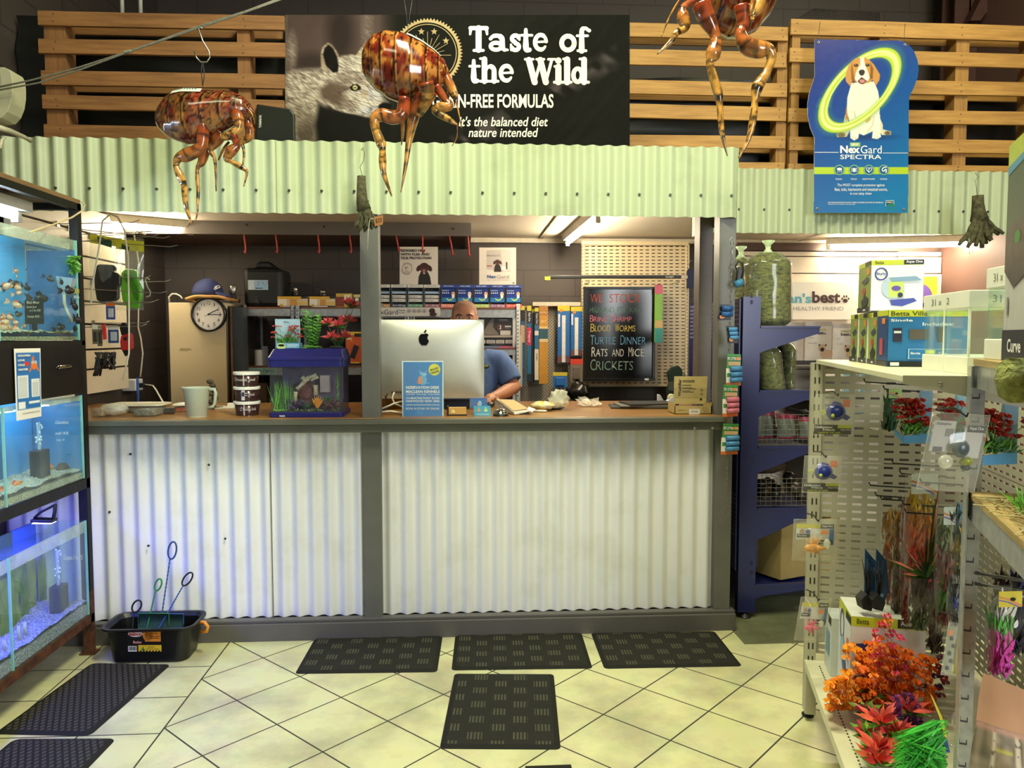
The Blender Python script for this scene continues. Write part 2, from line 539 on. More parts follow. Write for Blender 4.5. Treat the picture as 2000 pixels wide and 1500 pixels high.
mb=MB(MAUVE);mb.box(XR,XR+0.2,-2.4,YB,0,4.6);struct(mb.build('wall_right'))
mb=MB(M('#6a625a',0.8));mb.box(XL-0.2,XR+0.2,-2.4,YB,4.6,4.7);struct(mb.build('ceiling'))
CEIL=M('#d9cdb8',0.7,var=0.03,scale=2)
mb=MB(CEIL);mb.box(XL,1.33,3.86,YB,ZC,ZC+0.05);mb.box(1.33,XR,4.6,YB,ZC,ZC+0.05)
mb.mat(M('#cfc3ae',0.6));mb.box(XL,XR,YB-0.03,YB,ZC-0.035,ZC);mb.box(XR-0.03,XR,4.6,YB,ZC-0.035,ZC)
mb.mat(M('#b5a995',0.7))
for xx in(-0.62,0.58,2.6):mb.box(xx,xx+0.03,3.9 if xx<1.4 else 4.62,YB-0.03,ZC-0.006,ZC)
struct(mb.build('ceiling_low'))
mb=MB(M('#6d6560',0.5,var=0.06,scale=6));a,b_=P(262,450,5.2),P(920,450,5.2)
mb.box(XL,b_.x,5.2,5.24,2.155,ZC);mb.box(b_.x-0.04,b_.x,5.24,YB,2.155,ZC)
mb.mat(wood('#5a4436','#46362c',0));mb.box(XL,b_.x-0.04,5.24,YB,2.17,2.185)
mb.mat(M('#2a2624',0.6))
for px,py in((482,439),(633,443),(885,447)):
 q=P(px,py,5.2);mb.cbox((q.x,5.197,q.z),0.012,0.006,0.012)
struct(mb.build('trim_3'))
# ------------------------------------------------------------------ corrugated sheets
def corrug(mb,x0,x1,z0,z1,Y,pitch=0.0762,amp=0.0125,jz=0.0,seed=0,flat_top=False):
 per=10
 n=max(2,int((x1-x0)/pitch*per))
 def f(i):
  x=x0+(x1-x0)*i/n
  w=2*PI*x/pitch
  return x,Y-amp*math.sin(w)
 vs=[]
 for i in range(n+1):
  x,y=f(i)
  vs+=[(x,y,z0),(x,y,z1)]
 mb.add(vs,[(2*i,2*i+2,2*i+3,2*i+1)for i in range(n)],True)
def screws(mb,x0,x1,z,Y,step=0.1524,pitch=0.0762,amp=0.0125):
 k=math.ceil(x0/step);x=k*step+pitch/4
 while x<x1:
  mb.lathe([(0.0065,0),(0.0065,0.004),(0.003,0.006),(0,0.006)],(x,Y-amp,z),8,'Y')
  vs=mb.v[-33:]
  x+=step
def sheet_mat(name,col,dirt):
 m,nt,b=newmat(name)
 n=noise_tex(nt,3.5,5,rough=0.6);n2=noise_tex(nt,40,2,stretch(nt,1,1,0.08))
 ramp=nt.nodes.new('ShaderNodeValToRGB');nt.links.new(n.outputs[0],ramp.inputs[0])
 e=ramp.color_ramp.elements
 e[0].position=0.25;e[0].color=(*lin(dirt),1);e[1].position=0.5;e[1].color=(*lin(col),1)
 c=mixc(nt,N(nt,n2.outputs[0])*0.12,ramp.outputs[0],lin(dirt))
 nt.links.new(c,b.inputs['Base Color'])
 b.inputs['Roughness'].default_value=0.36
 return m
SHEET=sheet_mat('green_lit_sheet','#b8c3a0','#a5b08e')  # greenish cast of the fluorescent light is put into the fascia colour
SHEETW=sheet_mat('off_white_sheet','#ecedf0','#dcddd8')
SCREW=M('#3c4034',0.4,0.3)
YF=3.80
ztop,zbot=P(720,277,YF).z,P(720,418,YF).z
xr=P(1442,350,YF).x
mb=MB(SHEET);corrug(mb,XL,xr,zbot,ztop,YF)
mb.box(xr-0.002,xr+0.0,YF,4.56,zbot,ztop)
for xx in(P(540,300,YF).x,P(865,300,YF).x,P(1118,300,YF).x):
 mb.box(xx,xx+0.0015,YF-0.0095,YF-0.004,zbot,ztop)
mb.mat(SCREW)
for k in range(-14,10):
 x=k*0.1524+0.0762*0.25-0.0762
 if XL<x<xr:mb.cbox((x,YF-0.0135,P(720,375,YF).z),0.011,0.008,0.011,ry=0.4)
o=mb.build('wall_front');struct(o)
YR=4.55
zt2,zb2=P(1700,332,YR).z,P(1700,457,YR).z
mb=MB(SHEET);corrug(mb,xr,XR,zb2,zt2,YR)
mb.mat(SCREW)
for k in range(8,26):
 x=k*0.1524+0.0762*0.25-0.0762
 if x>xr+0.03:mb.cbox((x,YR-0.0135,P(1700,412,YR).z),0.011,0.008,0.011,ry=0.4)
struct(mb.build('wall_front_right'))
# ------------------------------------------------------------------ painted timber posts of the counter front
GREY=M('#65655f',0.45,var=0.08,scale=8)
def post(x0,x1,Y,d,z0,z1,name):
 a,b=P(x0,640,Y).x,P(x1,640,Y).x
 mb=MB(GREY);mb.box(a,b,Y,Y+d,z0,z1)
 o=mb.build(name,bevel=0.003);struct(o);return a,b
YP=3.83
PA=post(705,741,YP,0.09,0,zbot+0.2,'trim_1')
PB=post(1403,1435,YP,0.09,0,zbot+0.2,'trim_2')
a,b=P(1365,600,4.15).x,P(1391,600,4.15).x
mb=MB(M('#574e48',0.5));mb.box(a,b,4.15,4.25,0.0,ZC-0.05);mb.box(a,b,YP+0.09,4.25,ZC-0.05,ZC);struct(mb.build('trim_4',bevel=0.003))
# ------------------------------------------------------------------ the service counter
cnt=thing('service_counter','long shop counter faced with pale corrugated sheet under a timber top and grey ledge','counter',(0,3.9,0))
ZT=1.095
x_end=P(1412,830,3.78).x
mb=MB(SHEETW);corrug(mb,XL,PA[0],0.1,ZT-0.07,3.87);mb.mat(SCREW);[mb.cbox(P(x,y,3.858),0.009,0.008,0.009,ry=0.4)for x,y in((255,887),(408,908),(290,1066),(440,1052),(214,1000))];mb.box(P(529,900,3.87).x,P(530,900,3.87).x,3.856,3.86,0.1,ZT-0.07);mb.build('corrugated_panel',cnt)
mb=MB(SHEETW);corrug(mb,PA[1],PB[0],0.1,ZT-0.07,3.87);mb.build('corrugated_panel',cnt)
mb=MB(M('#5d5a57',0.5,var=0.1,scale=7))
mb.box(XL,P(1437,1225,3.80).x,3.80,3.86,-0.004,0.085);mb.box(XL,P(1437,1225,3.80).x,3.815,3.86,0.085,0.1)
mb.build('kick_rail',cnt,bevel=0.003)
zl1,zl0=P(900,819,3.74).z,P(900,843,3.77).z
mb=MB(M('#5b5b52',0.4,var=0.08,scale=9))
mb.box(XL,P(1418,830,3.74).x,3.74,3.80,zl1-0.022,zl1);mb.box(XL,P(1412,830,3.77).x,3.765,3.86,zl0,zl1-0.022)
mb.mat(M('#b9b9a8',0.3,0.6))
for px in(1357,1392):mb.lathe([(0.006,0),(0.005,-0.003),(0,-0.003)],P(px,836,3.765),8,'Y')
mb.build('ledge',cnt,bevel=0.003)
ZT=zl1
mb=MB(wood('#a9793f','#7d552a',0,0.28));mb.box(XL,1.33,3.80,4.72,ZT-0.03,ZT+0.002);mb.build('worktop',cnt,bevel=0.002)
ZW=ZT+0.002
mb=MB(M('#4f4a44',0.7));mb.box(XL,PB[0],3.90,3.93,0.05,ZT-0.05)
for q in(XL,PA[0],PB[0]-0.05):mb.box(q,q+0.05,3.93,4.65,0.0,ZT-0.03)
mb.build('carcass',cnt)
# ------------------------------------------------------------------ fluorescent battens under the low ceiling
def batten(name,p0,p1,label,em=16):
 p0,p1=V(p0),V(p1)
 d=(p1-p0).normalized();s=d.cross(V((0,0,1))).normalized()
 t=thing(name,label,'light',p0,group=None)
 mb=MB(M('#efe9da',0.4))
 c=[]
 for q in(p0,p1):
  c.append([q+s*0.03+V((0,0,0)),q-s*0.03,q-s*0.045+V((0,0,0.045)),q+s*0.045+V((0,0,0.045))])
 mb.add(c[0]+c[1],[(0,1,2,3),(7,6,5,4),(0,4,5,1),(1,5,6,2),(2,6,7,3),(3,7,4,0)],False)
 mb.build('housing',t)
 mb=MB(M('#fff0d2',0.4,var=0.01,emit=em));mb.tube([p0+V((0,0,-0.02))+d*0.02,p1+V((0,0,-0.02))-d*0.02],0.014,8)
 mb.build('tube',t)
 for q,w in((p0,1),(p1,-1)):mb=MB(M('#f2eee2',0.4));mb.cbox(q+d*(0.012*w)+V((0,0,-0.018)),0.03,0.026,0.044,rz=math.atan2(d.y,d.x));mb.build('end_cap',t)
 return t
zb=ZC-0.047
q0=P(372,445,3.95);
batten('ceiling_light',(PZ(375,447,zb).x,PZ(375,447,zb).y,zb),(PZ(375,447,zb).x-0.72,PZ(375,447,zb).y-0.52,zb),'fluorescent batten on the low ceiling beyond the fish tanks',140)
q=PZ(1108,470,zb)
batten('ceiling_light',(q.x,q.y,zb),(q.x+0.02,q.y-1.2,zb),'fluorescent batten on the low ceiling above the chalkboard',140)
q=PZ(1615,478,zb)
batten('ceiling_light',(q.x,q.y,zb),(q.x+1.1,q.y-0.28,zb),'fluorescent batten above the white pet food sign',130)
# ================================================================== above the counter: pallets, banner, fleas, signs
def colmesh(name,vs,fs,cols,parent=None,mat=None,smooth=True):
 """mesh with one printed colour per vertex"""
 me=bpy.data.meshes.new(name)
 org=V((0,0,0))
 if parent is None:
  a=np.array([tuple(q)for q in vs]);org=V(((a[:,0].min()+a[:,0].max())/2,(a[:,1].min()+a[:,1].max())/2,a[:,2].min()))
  vv=[tuple(V(q)-org)for q in vs]
 else:
  inv=parent.matrix_basis.inverted()
  if parent.parent:inv=inv@parent.parent.matrix_basis.inverted()
  vv=[tuple(inv@V(q))for q in vs]
 me.from_pydata(vv,[],fs)
 a_=me.attributes.new('Col','FLOAT_COLOR','POINT')
 l=np.array([(*lin(c),1)for c in cols],dtype=np.float32)
 a_.data.foreach_set('color',l.ravel())
 me.materials.append(mat or printmat())
 me.polygons.foreach_set('use_smooth',[smooth]*len(fs));me.update()
 o=bpy.data.objects.new(name,me);C.objects.link(o)
 if parent is None:o.location=org
 else:o.parent=parent
 return o
PINE=wood('#c49650','#9c7036',0,0.6);PINE_SHADE=wood('#95683a','#6e4826',0,0.65)  # one pine in a lit and a shaded tone, uneven light put into the colour
PINEV=wood('#b08444','#875f32',2,0.65);PINEV_SHADE=wood('#8f6236','#6b4726',2,0.7)  # stringers likewise: second tone is the same pine coloured as in shade
def pallet(label,x0,x1,boards,studs,Y,bm,vm,back=True):
 a,b=P(x0,150,Y).x,P(x1,150,Y).x
 xm=(x0+x1)/2
 t=thing('wooden_pallet',label,'pallet',(xm and(a+b)/2,Y+0.07,P(xm,boards[-1][1],Y).z),group=None)
 rr=random.Random(int(x0))
 for(y0,y1)in boards:
  z1,z0=P(xm,y0,Y).z,P(xm,y1,Y).z
  e0,e1=rr.uniform(-0.01,0.006),rr.uniform(-0.006,0.01)
  mb=MB(bm);tl=rr.uniform(-0.004,0.004)
  vs=[]
  for i in range(9):
   x=a+e0+(b+e1-a-e0)*i/8;w=rr.uniform(-0.0012,0.0012)+tl*(i/4-1)
   vs+=[(x,Y,z0+w),(x,Y,z1+w),(x,Y+0.02,z1+w),(x,Y+0.02,z0+w)]
  fs=[(4*i+j,4*i+4+j,4*i+4+(j+1)%4,4*i+(j+1)%4)for i in range(8)for j in range(4)]+[(0,1,2,3),(35,34,33,32)]
  mb.add(vs,fs,False)
  mb.mat(M('#5a4a34',0.5))
  for s0,s1 in studs:
   for dz in(0.25,0.75):
    q=P((s0+s1)/2+rr.uniform(-4,4),100,Y).x
    mb.cbox((q,Y-0.0005,z0+(z1-z0)*dz),0.007,0.002,0.007)
  mb.build('board',t,bevel=0.002)
 for(s0,s1)in studs:
  qa,qb=P(s0,150,Y+0.02).x,P(s1,150,Y+0.02).x
  mb=MB(vm);mb.box(qa,qb,Y+0.021,Y+0.12,P(xm,boards[-1][1],Y).z,P(xm,boards[0][0],Y).z-0.004)
  mb.build('stringer',t,bevel=0.002)
 if back:
  for(y0,y1)in boards[::2]:
   z1,z0=P(xm,y0,Y).z,P(xm,y1,Y).z
   mb=MB(bm);mb.box(a,b,Y+0.121,Y+0.14,z0+0.004,z1-0.006);mb.build('board',t,bevel=0.002)
 return t
pallet('dark, shade-toned timber pallet on edge behind the clothes line, topping the pale fascia',80,556,[(26,54),(79,107),(141,169),(190,217),(247,276)],[(88,130),(464,489)],3.90,PINE_SHADE,PINEV_SHADE)
pallet('yellow pine pallet on edge between the black banner and the blue sign',1150,1537,[(47,74),(98,128),(158,185),(205,232),(264,288),(316,334)],[(1180,1205),(1518,1538)],4.62,PINE,PINEV)
pallet('yellow pine pallet on edge behind the blue dog sign',1545,2040,[(44,74),(100,127),(157,184),(215,241),(271,297),(322,334)],[(1546,1562),(1716,1734),(1866,1892),(2010,2036)],4.60,PINE,PINEV)
mb=MB(M('#0e100d',0.35,var=0.3,scale=6))
def bag(u,v):return V((-2.2+5.9*u,(4.1 if u<0.42 else 4.85)+0.03*noise.noise(V((u*14,v*6,0))),2.38+.70*v+0.03*noise.noise(V((u*9,3,v)))))
mb.sheet(bag,90,16)
o=mb.build('black_plastic_sheet');tag(o,'black plastic sheeting seen through the gaps of the timber pallets','plastic sheet')
# ---- the banner
YBN=3.99
def bw(x,y):
 w=0.006*math.sin(x*0.017+y*0.008)+0.004*noise.noise(V((x*0.010,y*0.012,2)))+0.0018*noise.noise(V((x*.05+y*.03,y*.03,7)))
 t=(x-556)/674
 return P(x,y+9*(t-0.5)*0,YBN+w)
bn=thing('vinyl_banner','black vinyl pet food banner with a white wolf head and large cream lettering','banner',P(893,280,YBN))
cv=Cv(557,29,1230,294,470,190,'#14140f')
W=lambda x,y:(550+x/5.556,20+y/5.556)
def WP(l):return[W(*q)for q in l]
cv.rect(500,0,770,300,'#4a3c38',soft=60)
n1=cv.nz(60,90,3);cv.put((n1-0.35)*0.9*(cv.X<790),'#5e4d49',0.7)
cv.ell(*W(640,250),26,60,'#2a211f',soft=26,a=0.9);cv.ell(*W(320,560),34,18,'#2d2422',soft=20,a=0.8)
cv.ell(*W(930,170),9,50,'#75645e',soft=14,a=0.7);cv.ell(*W(110,450),9,30,'#85766c',soft=12,a=0.8)
cv.rect(500,215,800,300,'#211c19',soft=50,a=0.9)
cv.poly(WP([(0,760),(60,690),(160,655),(300,640),(420,640),(560,760),(520,1000),(420,1200),(350,1500),(0,1500)]),'#a89b8d',soft=12)
cv.ell(*W(260,1330),22,30,'#4a4036',soft=20,a=0.9);cv.ell(*W(150,1150),30,24,'#7d6f62',soft=24,a=0.7)
cv.poly(WP([(400,1010),(560,1080),(800,1120),(1000,1180),(1200,1200),(1200,1500),(420,1500),(360,1250)]),'#171613',soft=12)
cv.poly(WP([(800,500),(850,430),(920,340),(955,340),(945,420),(890,560),(840,560)]),'#b5a58d',soft=3)
cv.poly(WP([(430,620),(425,470),(445,400),(500,352),(545,372),(600,450),(660,560),(600,700),(480,700)]),'#a08d78',soft=3)
cv.poly(WP([(420,700),(500,640),(590,560),(650,495),(760,480),(860,510),(930,640),(960,790),(1060,900),(1160,1000),(1195,1060),(1110,1110),(1000,1170),(900,1155),(800,1130),(680,1110),(560,1070),(440,960),(400,840)]),'#b5aa9c',soft=4)
cv.poly(WP([(448,480),(466,410),(508,372),(560,415),(600,500),(620,600),(612,670),(560,680),(480,600)]),'#120f0d',soft=3)
cv.poly(WP([(400,860),(520,770),(700,810),(780,850),(660,880),(720,980),(800,1080),(620,1060),(440,970)]),'#54443a',soft=12,a=0.95)
cv.poly(WP([(560,700),(700,680),(860,720),(900,800),(780,770),(640,790)]),'#75655a',soft=10,a=0.85)
cv.ell(*W(720,1000),12,12,'#8a7a6d',soft=14,a=0.7)
cv.ell(*W(1010,900),15,16,'#b9b6ba',soft=10,a=0.9);cv.ell(*W(960,1090),22,9,'#b4b3bd',soft=8,a=0.8)
cv.ell(*W(905,910),5,7,'#a9875f',soft=6,a=0.6)
msk=np.clip((cv.C.mean(2)-0.25)*3,0,1)*(cv.X<770)
for sd,rot,a in((11,0.5,0.5),(12,0.25,0.45),(14,0.8,0.35)):
 nn=cv.nz(9,1.6,sd,rot);cv.put(np.clip(nn-0.55,0,1)*2.2*msk,'#3f342d',a*1.3);cv.put(np.clip(0.4-nn,0,1)*2.2*msk,'#eee7da',a)
cv.poly(WP([(735,840),(770,805),(815,798),(860,830),(862,860),(800,880),(760,870)]),'#14100d',soft=1.5)
cv.ell(*W(797,838),4.6,4.6,'#b5aa70');cv.ell(*W(796,838),1.9,1.9,'#0d0c0a');cv.ell(*W(792,828),0.9,0.9,'#ffffff')
cv.ell(*W(1125,1045),13.5,7.5,'#0d0c0c',soft=2)
cv.line(WP([(1190,1075),(1100,1120),(1000,1150),(880,1110)]),1.6,'#2a221d',2,.8);cv.line(WP([(735,840),(690,860),(620,900)]),3,'#4a3c33',3,.8);cv.line(WP([(860,850),(960,900),(1050,990)]),2,'#85776c',4,.6)
cv.rect(745,0,830,300,'#14140f',soft=60,a=0.0)
fade=np.clip((cv.X-740)/45,0,1);cv.put(fade,'#12120e')
cv.rect(556,0,562,300,'#6b665e',a=0.35,soft=2)
nn=cv.nz(22,12,31,0.6);cv.put(np.clip(nn-0.45,0,1)*3*np.clip(1-np.abs((cv.X-960)*0.55+(cv.Y-245))/30,0,1),'#6f6268',0.55)
cv.mesh('printed_sheet',bw,bn,printmat(0.6,0.0,0.06))
CREAM=M('#f2ecd8',0.35,var=0.02);GOLD=M('#a58b4f',0.4,var=0.05)
bo=lambda x,y:bw(x,y)+V((0,-0.0025,0))
def arc(cx,cy,rx,ry,a0,a1,n=14):return[(cx+rx*math.cos(R(a0+(a1-a0)*i/n)),cy+ry*math.sin(R(a0+(a1-a0)*i/n)))for i in range(n+1)]
COOP={'T':[([(.08,1.33),(.92,1.33)],.24),([(.5,1.33),(.5,.08)],.34),([(.26,.05),(.74,.05)],.17),([(.10,1.33),(.06,.98)],[.2,.13]),([(.90,1.33),(.94,.98)],[.2,.13])],'a':[(arc(.40,.29,.25,.20,0,360,20),.24),([(.14,.72)]+arc(.42,.68,.27,.22,170,0,10)+[(.70,.2),(.80,.08),(.95,.08)],[.2]+[.2]*3+[.24]*4+[.3]*4+[.32,.22,.13])],'s':[(arc(.5,.73,.28,.18,20,250,10)+arc(.5,.26,.30,.19,80,-160,10),.25),([(.84,.95),(.84,.66)],[.08,.13]),([(.14,.38),(.14,.04)],[.13,.08])],'t':[([(.42,1.24),(.42,.3)]+arc(.62,.25,.2,.19,180,300,8),[.2,.34]+[.33]*5+[.25]*4),([(.06,.92),(.92,.92)],.15)],'e':[([(.12,.52),(.84,.56)]+arc(.5,.52,.34,.42,5,325,22),[.12,.14]+[.2]*4+[.25]*16+[.2,.17,.13])],'o':[(arc(.5,.5,.35,.40,0,360,26),.28)],'f':[([(.98,1.22)]+arc(.66,1.16,.24,.2,30,180,8)+[(.42,.06)],[.22]+[.2]*5+[.27]*4+[.34]),([(.08,.92),(.86,.92)],.15),([(.14,.06),(.74,.06)],.16)],'h':[([(.26,1.33),(.26,.06)],.32),([(.04,1.36),(.3,1.36)],.14),([(.04,.06),(.46,.06)],.16)]+[([(.3,.62)]+arc(.55,.64,.22,.27,160,0,8)+[(.77,.06)],[.12]+[.2]*4+[.28]*5+[.3]),([(.56,.06),(.98,.06)],.16)],'W':[([(.13,1.30),(.32,.06)],.34),([(.32,.06),(.5,1.18)],.16),([(.5,1.30),(.68,.06)],.34),([(.68,.06),(.87,1.3)],.16),([(.01,1.34),(.27,1.34)],.14),([(.38,1.34),(.62,1.34)],.14),([(.76,1.34),(.98,1.34)],.14)],'i':[([(.5,.92),(.5,.06)],.34),([(.1,.94),(.55,.94)],.14),([(.06,.06),(.94,.06)],.16),([(.5,1.26),(.5,1.265)],.36)],'l':[([(.5,1.33),(.5,.06)],.34),([(.1,1.36),(.55,1.36)],.14),([(.06,.06),(.94,.06)],.16)],'d':[(arc(.38,.45,.24,.37,0,360,22),.25),([(.74,1.33),(.74,.06)],.32),([(.5,1.36),(.78,1.36)],.14),([(.7,.06),(.99,.06)],.16)],}
def cooper(mb,f,s,boxes,ybase,xh):
 for ch,(x0,x1)in zip(s,boxes):
  for pts,w in COOP[ch]:
   q=[(x0+u*(x1-x0),ybase-v*xh)for u,v in pts]
   ws=[k*xh for k in w]if isinstance(w,list)else[w*xh]*len(q)
   mb.line(f,q,ws)
   for p_,k in((q[0],ws[0]),(q[-1],ws[-1])):mb.disc(f,p_[0],p_[1],k*0.5,n=12)
   for p_,k in zip(q[1:-1],ws[1:-1]):mb.disc(f,p_[0],p_[1],k*0.5,n=10)
mb=MB(CREAM)
z2=lambda x:520+x/2.703
cooper(mb,bo,'Taste',[(z2(1070),z2(1172)),(z2(1168),z2(1280)),(z2(1283),z2(1347)),(z2(1343),z2(1408)),(z2(1405),z2(1492))],100.5,34)
cooper(mb,bo,'of',[(z2(1545),z2(1640)),(z2(1635),z2(1706))],101.5,34)
cooper(mb,bo,'the',[(z2(1070),z2(1130)),(z2(1126),z2(1226)),(z2(1224),z2(1312))],161,34)
cooper(mb,bo,'Wild',[(z2(1365),z2(1528)),(z2(1518),z2(1566)),(z2(1564),z2(1612)),(z2(1608),z2(1702))],163,35)
mb.text(bo,'GRAIN-FREE FORMULAS',844,184,1081,211,bold=0.02)
mb.text(bo,"It's the balanced diet",896,228,1070,247,bold=0.012,shear=0.2)
mb.text(bo,'nature intended',915,250,1051,268,bold=0.012,shear=0.2)
mb.build('lettering',bn)
mb=MB(GOLD)
cx,cy,r=835,104,66
mb.ring(bo,cx,cy,r-6,r-2,60);mb.ring(bo,cx,cy,r-10.5,r-9,60)
for i in range(64):
 w=2*PI*i/64;d=PI/64
 mb.flat(bo,[(cx+(r-2.2)*math.cos(w-d),cy+(r-2.2)*math.sin(w-d)),(cx+(r+3)*math.cos(w),cy+(r+3)*math.sin(w)),(cx+(r-2.2)*math.cos(w+d),cy+(r-2.2)*math.sin(w+d))])
def star(x,y,r):
 for i in range(5):
  w=-PI/2+2*PI*i/5
  mb.flat(bo,[(x,y),(x+r*.42*math.cos(w-PI/5),y+r*.42*math.sin(w-PI/5)),(x+r*math.cos(w),y+r*math.sin(w)),(x+r*.42*math.cos(w+PI/5),y+r*.42*math.sin(w+PI/5))])
for x,y in((823,62),(848,62),(871,80),(799,80)):star(x,y,7)
for i in range(13):
 w=-PI+PI*i/12;l=(46 if i%2==0 else 34)
 mb.line(bo,[(835+18*math.cos(w),108+18*math.sin(w)),(835+l*math.cos(w),108+l*math.sin(w))],0.9)
mb.build('seal_emblem',bn)
t=thing('loudspeaker','black loudspeaker resting on the fascia top beside the wolf banner','speaker',P(536,278,3.84))
mb=MB(M('#14180f',0.5,var=0.1))
a=P(497,205,3.88);b=P(578,278,3.88)
pts=[V((a.x,3.875,ztop-0.02)),V((a.x+0.01,3.875,a.z+0.005)),V((b.x-0.02,3.86,a.z-0.02)),V((b.x,3.86,a.z-0.045)),V((b.x,3.86,ztop-0.02))]
mb.prism(pts,(0.0,0.02,0));mb.build('cabinet',t,bevel=0.008)
mb=MB(M('#cfd2c4',0.5));g=quad(P(506,250,3.873),P(506,225,3.873),P(511,225,3.873),P(511,250,3.873));mb.text(lambda u,v:g(u,v)+V((0,-0.003,0)),'YAMAHA',0,0,1,1,bold=0.02)
mb.build('badge',t)
# ---- the hanging inflatable fleas
def flea_col(kind,u,ang,q):
 n=noise.noise(V((u*17,ang*2.3,kind*5.1)));n2=noise.noise(V((u*40,ang*7,kind+9.0)));n3=noise.noise(V((u*6,ang*1.5,kind*2+3)))
 c=(u*9+0.55*math.cos(ang)*(1 if kind<2 else.3))%1.0
 base=V((0.46,0.17,0.07))if n3>0 else V((0.50,0.29,0.11))
 if n>0.18:base=V((0.66,0.43,0.20))
 if n<-0.22:base=V((0.36,0.10,0.06))
 if kind==1 and u>0.4 and n2>0.05:base=base.lerp(V((0.58,0.33,0.24)),0.6)
 if c<0.12 or n2<-0.3:base=base*0.28
 elif c<0.2:base=base.lerp(V((0.85,0.66,0.38)),0.45)
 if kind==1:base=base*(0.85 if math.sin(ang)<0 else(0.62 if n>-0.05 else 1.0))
 return tuple(max(0.02,min(1,k))for k in base)
FLEAM=printmat(0.16,0.6)
def flea(kind,zf,Y,stations,legs,patch,label):
 pw=lambda x,y,dy=0.0:P(*zf(x,y),Y+dy)
 s0,s1=pw(0,0),pw(100,0);k=(s1-s0).length/100
 cen=stations[len(stations)//2]
 t=thing('inflatable_flea',label,'inflatable flea',pw(cen[0],cen[1]+cen[2]))
 xs=[q[0]for q in stations];cs=[q[1]for q in stations];hs=[q[2]for q in stations]
 depth=0.8
 def surf(u,ang,off=0.0):
  x=xs[0]+(xs[-1]-xs[0])*(0.5-0.5*math.cos(PI*u));c=np.interp(x,xs,cs);h=np.interp(x,xs,hs)
  q=pw(x,c)
  return q+V((0,-math.cos(ang)*(h*depth*k+off),math.sin(ang)*(h*k+off)))
 nu,nv=110,64
 vs,fs,cols=[],[],[]
 for i in range(nu+1):
  for j in range(nv):
   a=2*PI*j/nv;vs.append(surf(i/nu,a));cols.append(flea_col(kind,i/nu,a,None))
 fs=[(i*nv+j,i*nv+(j+1)%nv,(i+1)*nv+(j+1)%nv,(i+1)*nv+j)for i in range(nu)for j in range(nv)]
 colmesh('body',vs,fs,cols,t,FLEAM)
 for li,(pts,rad,dy,dy1)in enumerate(legs):
  m=len(pts);N_=(m-1)*7
  path,rr,cc=[],[],[]
  for i in range(N_+1):
   f_=i/7;a=min(int(f_),m-2);w=f_-a
   def cr(vals):
    p0,p1,p2,p3=vals[max(a-1,0)],vals[a],vals[a+1],vals[min(a+2,m-1)]
    return 0.5*(2*p1+(p2-p0)*w+(2*p0-5*p1+4*p2-p3)*w*w+(3*p1-p0-3*p2+p3)*w**3)
   x,y,r_=cr([q[0]for q in pts]),cr([q[1]for q in pts]),max(3,cr(rad))
   path.append(pw(x,y,dy+(dy1-dy)*i/N_));rr.append(r_*k)
  mb=MB();mb.tube(path,rr,12)
  for i in range(N_+1):
   for j in range(12):
    n=noise.noise(V((i*.35,j*.4,li*3.3+kind)));s_=i/N_
    b_=V((0.46,0.17,0.08)).lerp(V((0.66,0.48,0.22)),min(1,s_*2.0))
    if n>0.25:b_=b_*1.15
    if n<-0.15:b_=b_*0.62
    if abs((s_*5+li*.3)%1-.5)<.035:b_=b_*0.55
    if 0.66<s_<0.70 or(s_>.76 and noise.noise(V((i*.8,j*.5,li)))>.22):b_=b_*0.3
    cc.append(tuple(max(.02,min(1,q))for q in b_))
  colmesh('leg',mb.v,mb.f,cc,t,FLEAM)
 if patch:
  u0,u1,a0,a1=patch
  mb=MB(M('#d5dccf',0.3));mb.sheet(lambda u,v:surf(u0+(u1-u0)*u,R(a0+(a1-a0)*v),0.004),14,5)
  mb.mat(M('#5d6a68',0.5));fo=lambda u,v:surf(u0+(u1-u0)*u,R(a0+(a1-a0)*v),0.006)
  for i in range(9):
   mb.rect(fo,0.12+i*0.085,0.35,0.12+i*0.085+0.05,0.6)
  mb.build('care_label',t)
 return t
flea(1,lambda x,y:(290+x/5.357,160+y/5.357),3.25,[(70,390,4),(85,388,70),(120,380,130),(200,368,215),(300,362,262),(400,368,290),(500,365,285),(600,335,250),(700,320,232),(800,300,212),(900,280,175),(1000,280,125),(1070,300,70),(1115,325,6)],[([(560,450),(570,560),(540,690),(400,765),(315,800),(290,880),(330,980),(372,1080),(380,1180),(400,1330),(450,1485)],[60,66,62,74,48,32,44,34,33,24,8],-0.04,-0.06),([(620,540),(600,680),(560,830),(515,900),(512,1000),(520,1140),(515,1260),(510,1380),(480,1490)],[40,58,46,22,24,20,17,10,3],0.03,0.05),([(760,520),(710,610),(650,710),(690,800),(705,950),(708,1145)],[75,70,35,20,14,8],0.0,0.02),([(890,300),(940,390),(940,490),(850,560),(755,580)],[50,64,42,45,36],-0.05,-0.07),([(890,560),(925,660),(870,720),(820,800),(860,830),(950,880),(1015,920),(1028,965),(996,1095)],[42,40,58,40,25,30,22,14,6],-0.07,-0.07),([(990,330),(1050,470),(1050,580),(975,625),(992,690),(1000,770),(988,865)],[38,48,42,36,17,14,9],0.02,0.03),([(845,625),(785,705),(730,820)],[14,16,8],0.0,0.0),([(1000,250),(1080,330),(1110,440)],[10,8,5],-0.03,-0.03)],(0.30,0.50,74,48),'inflatable flea hung on the steel hook, level over the pale fascia')
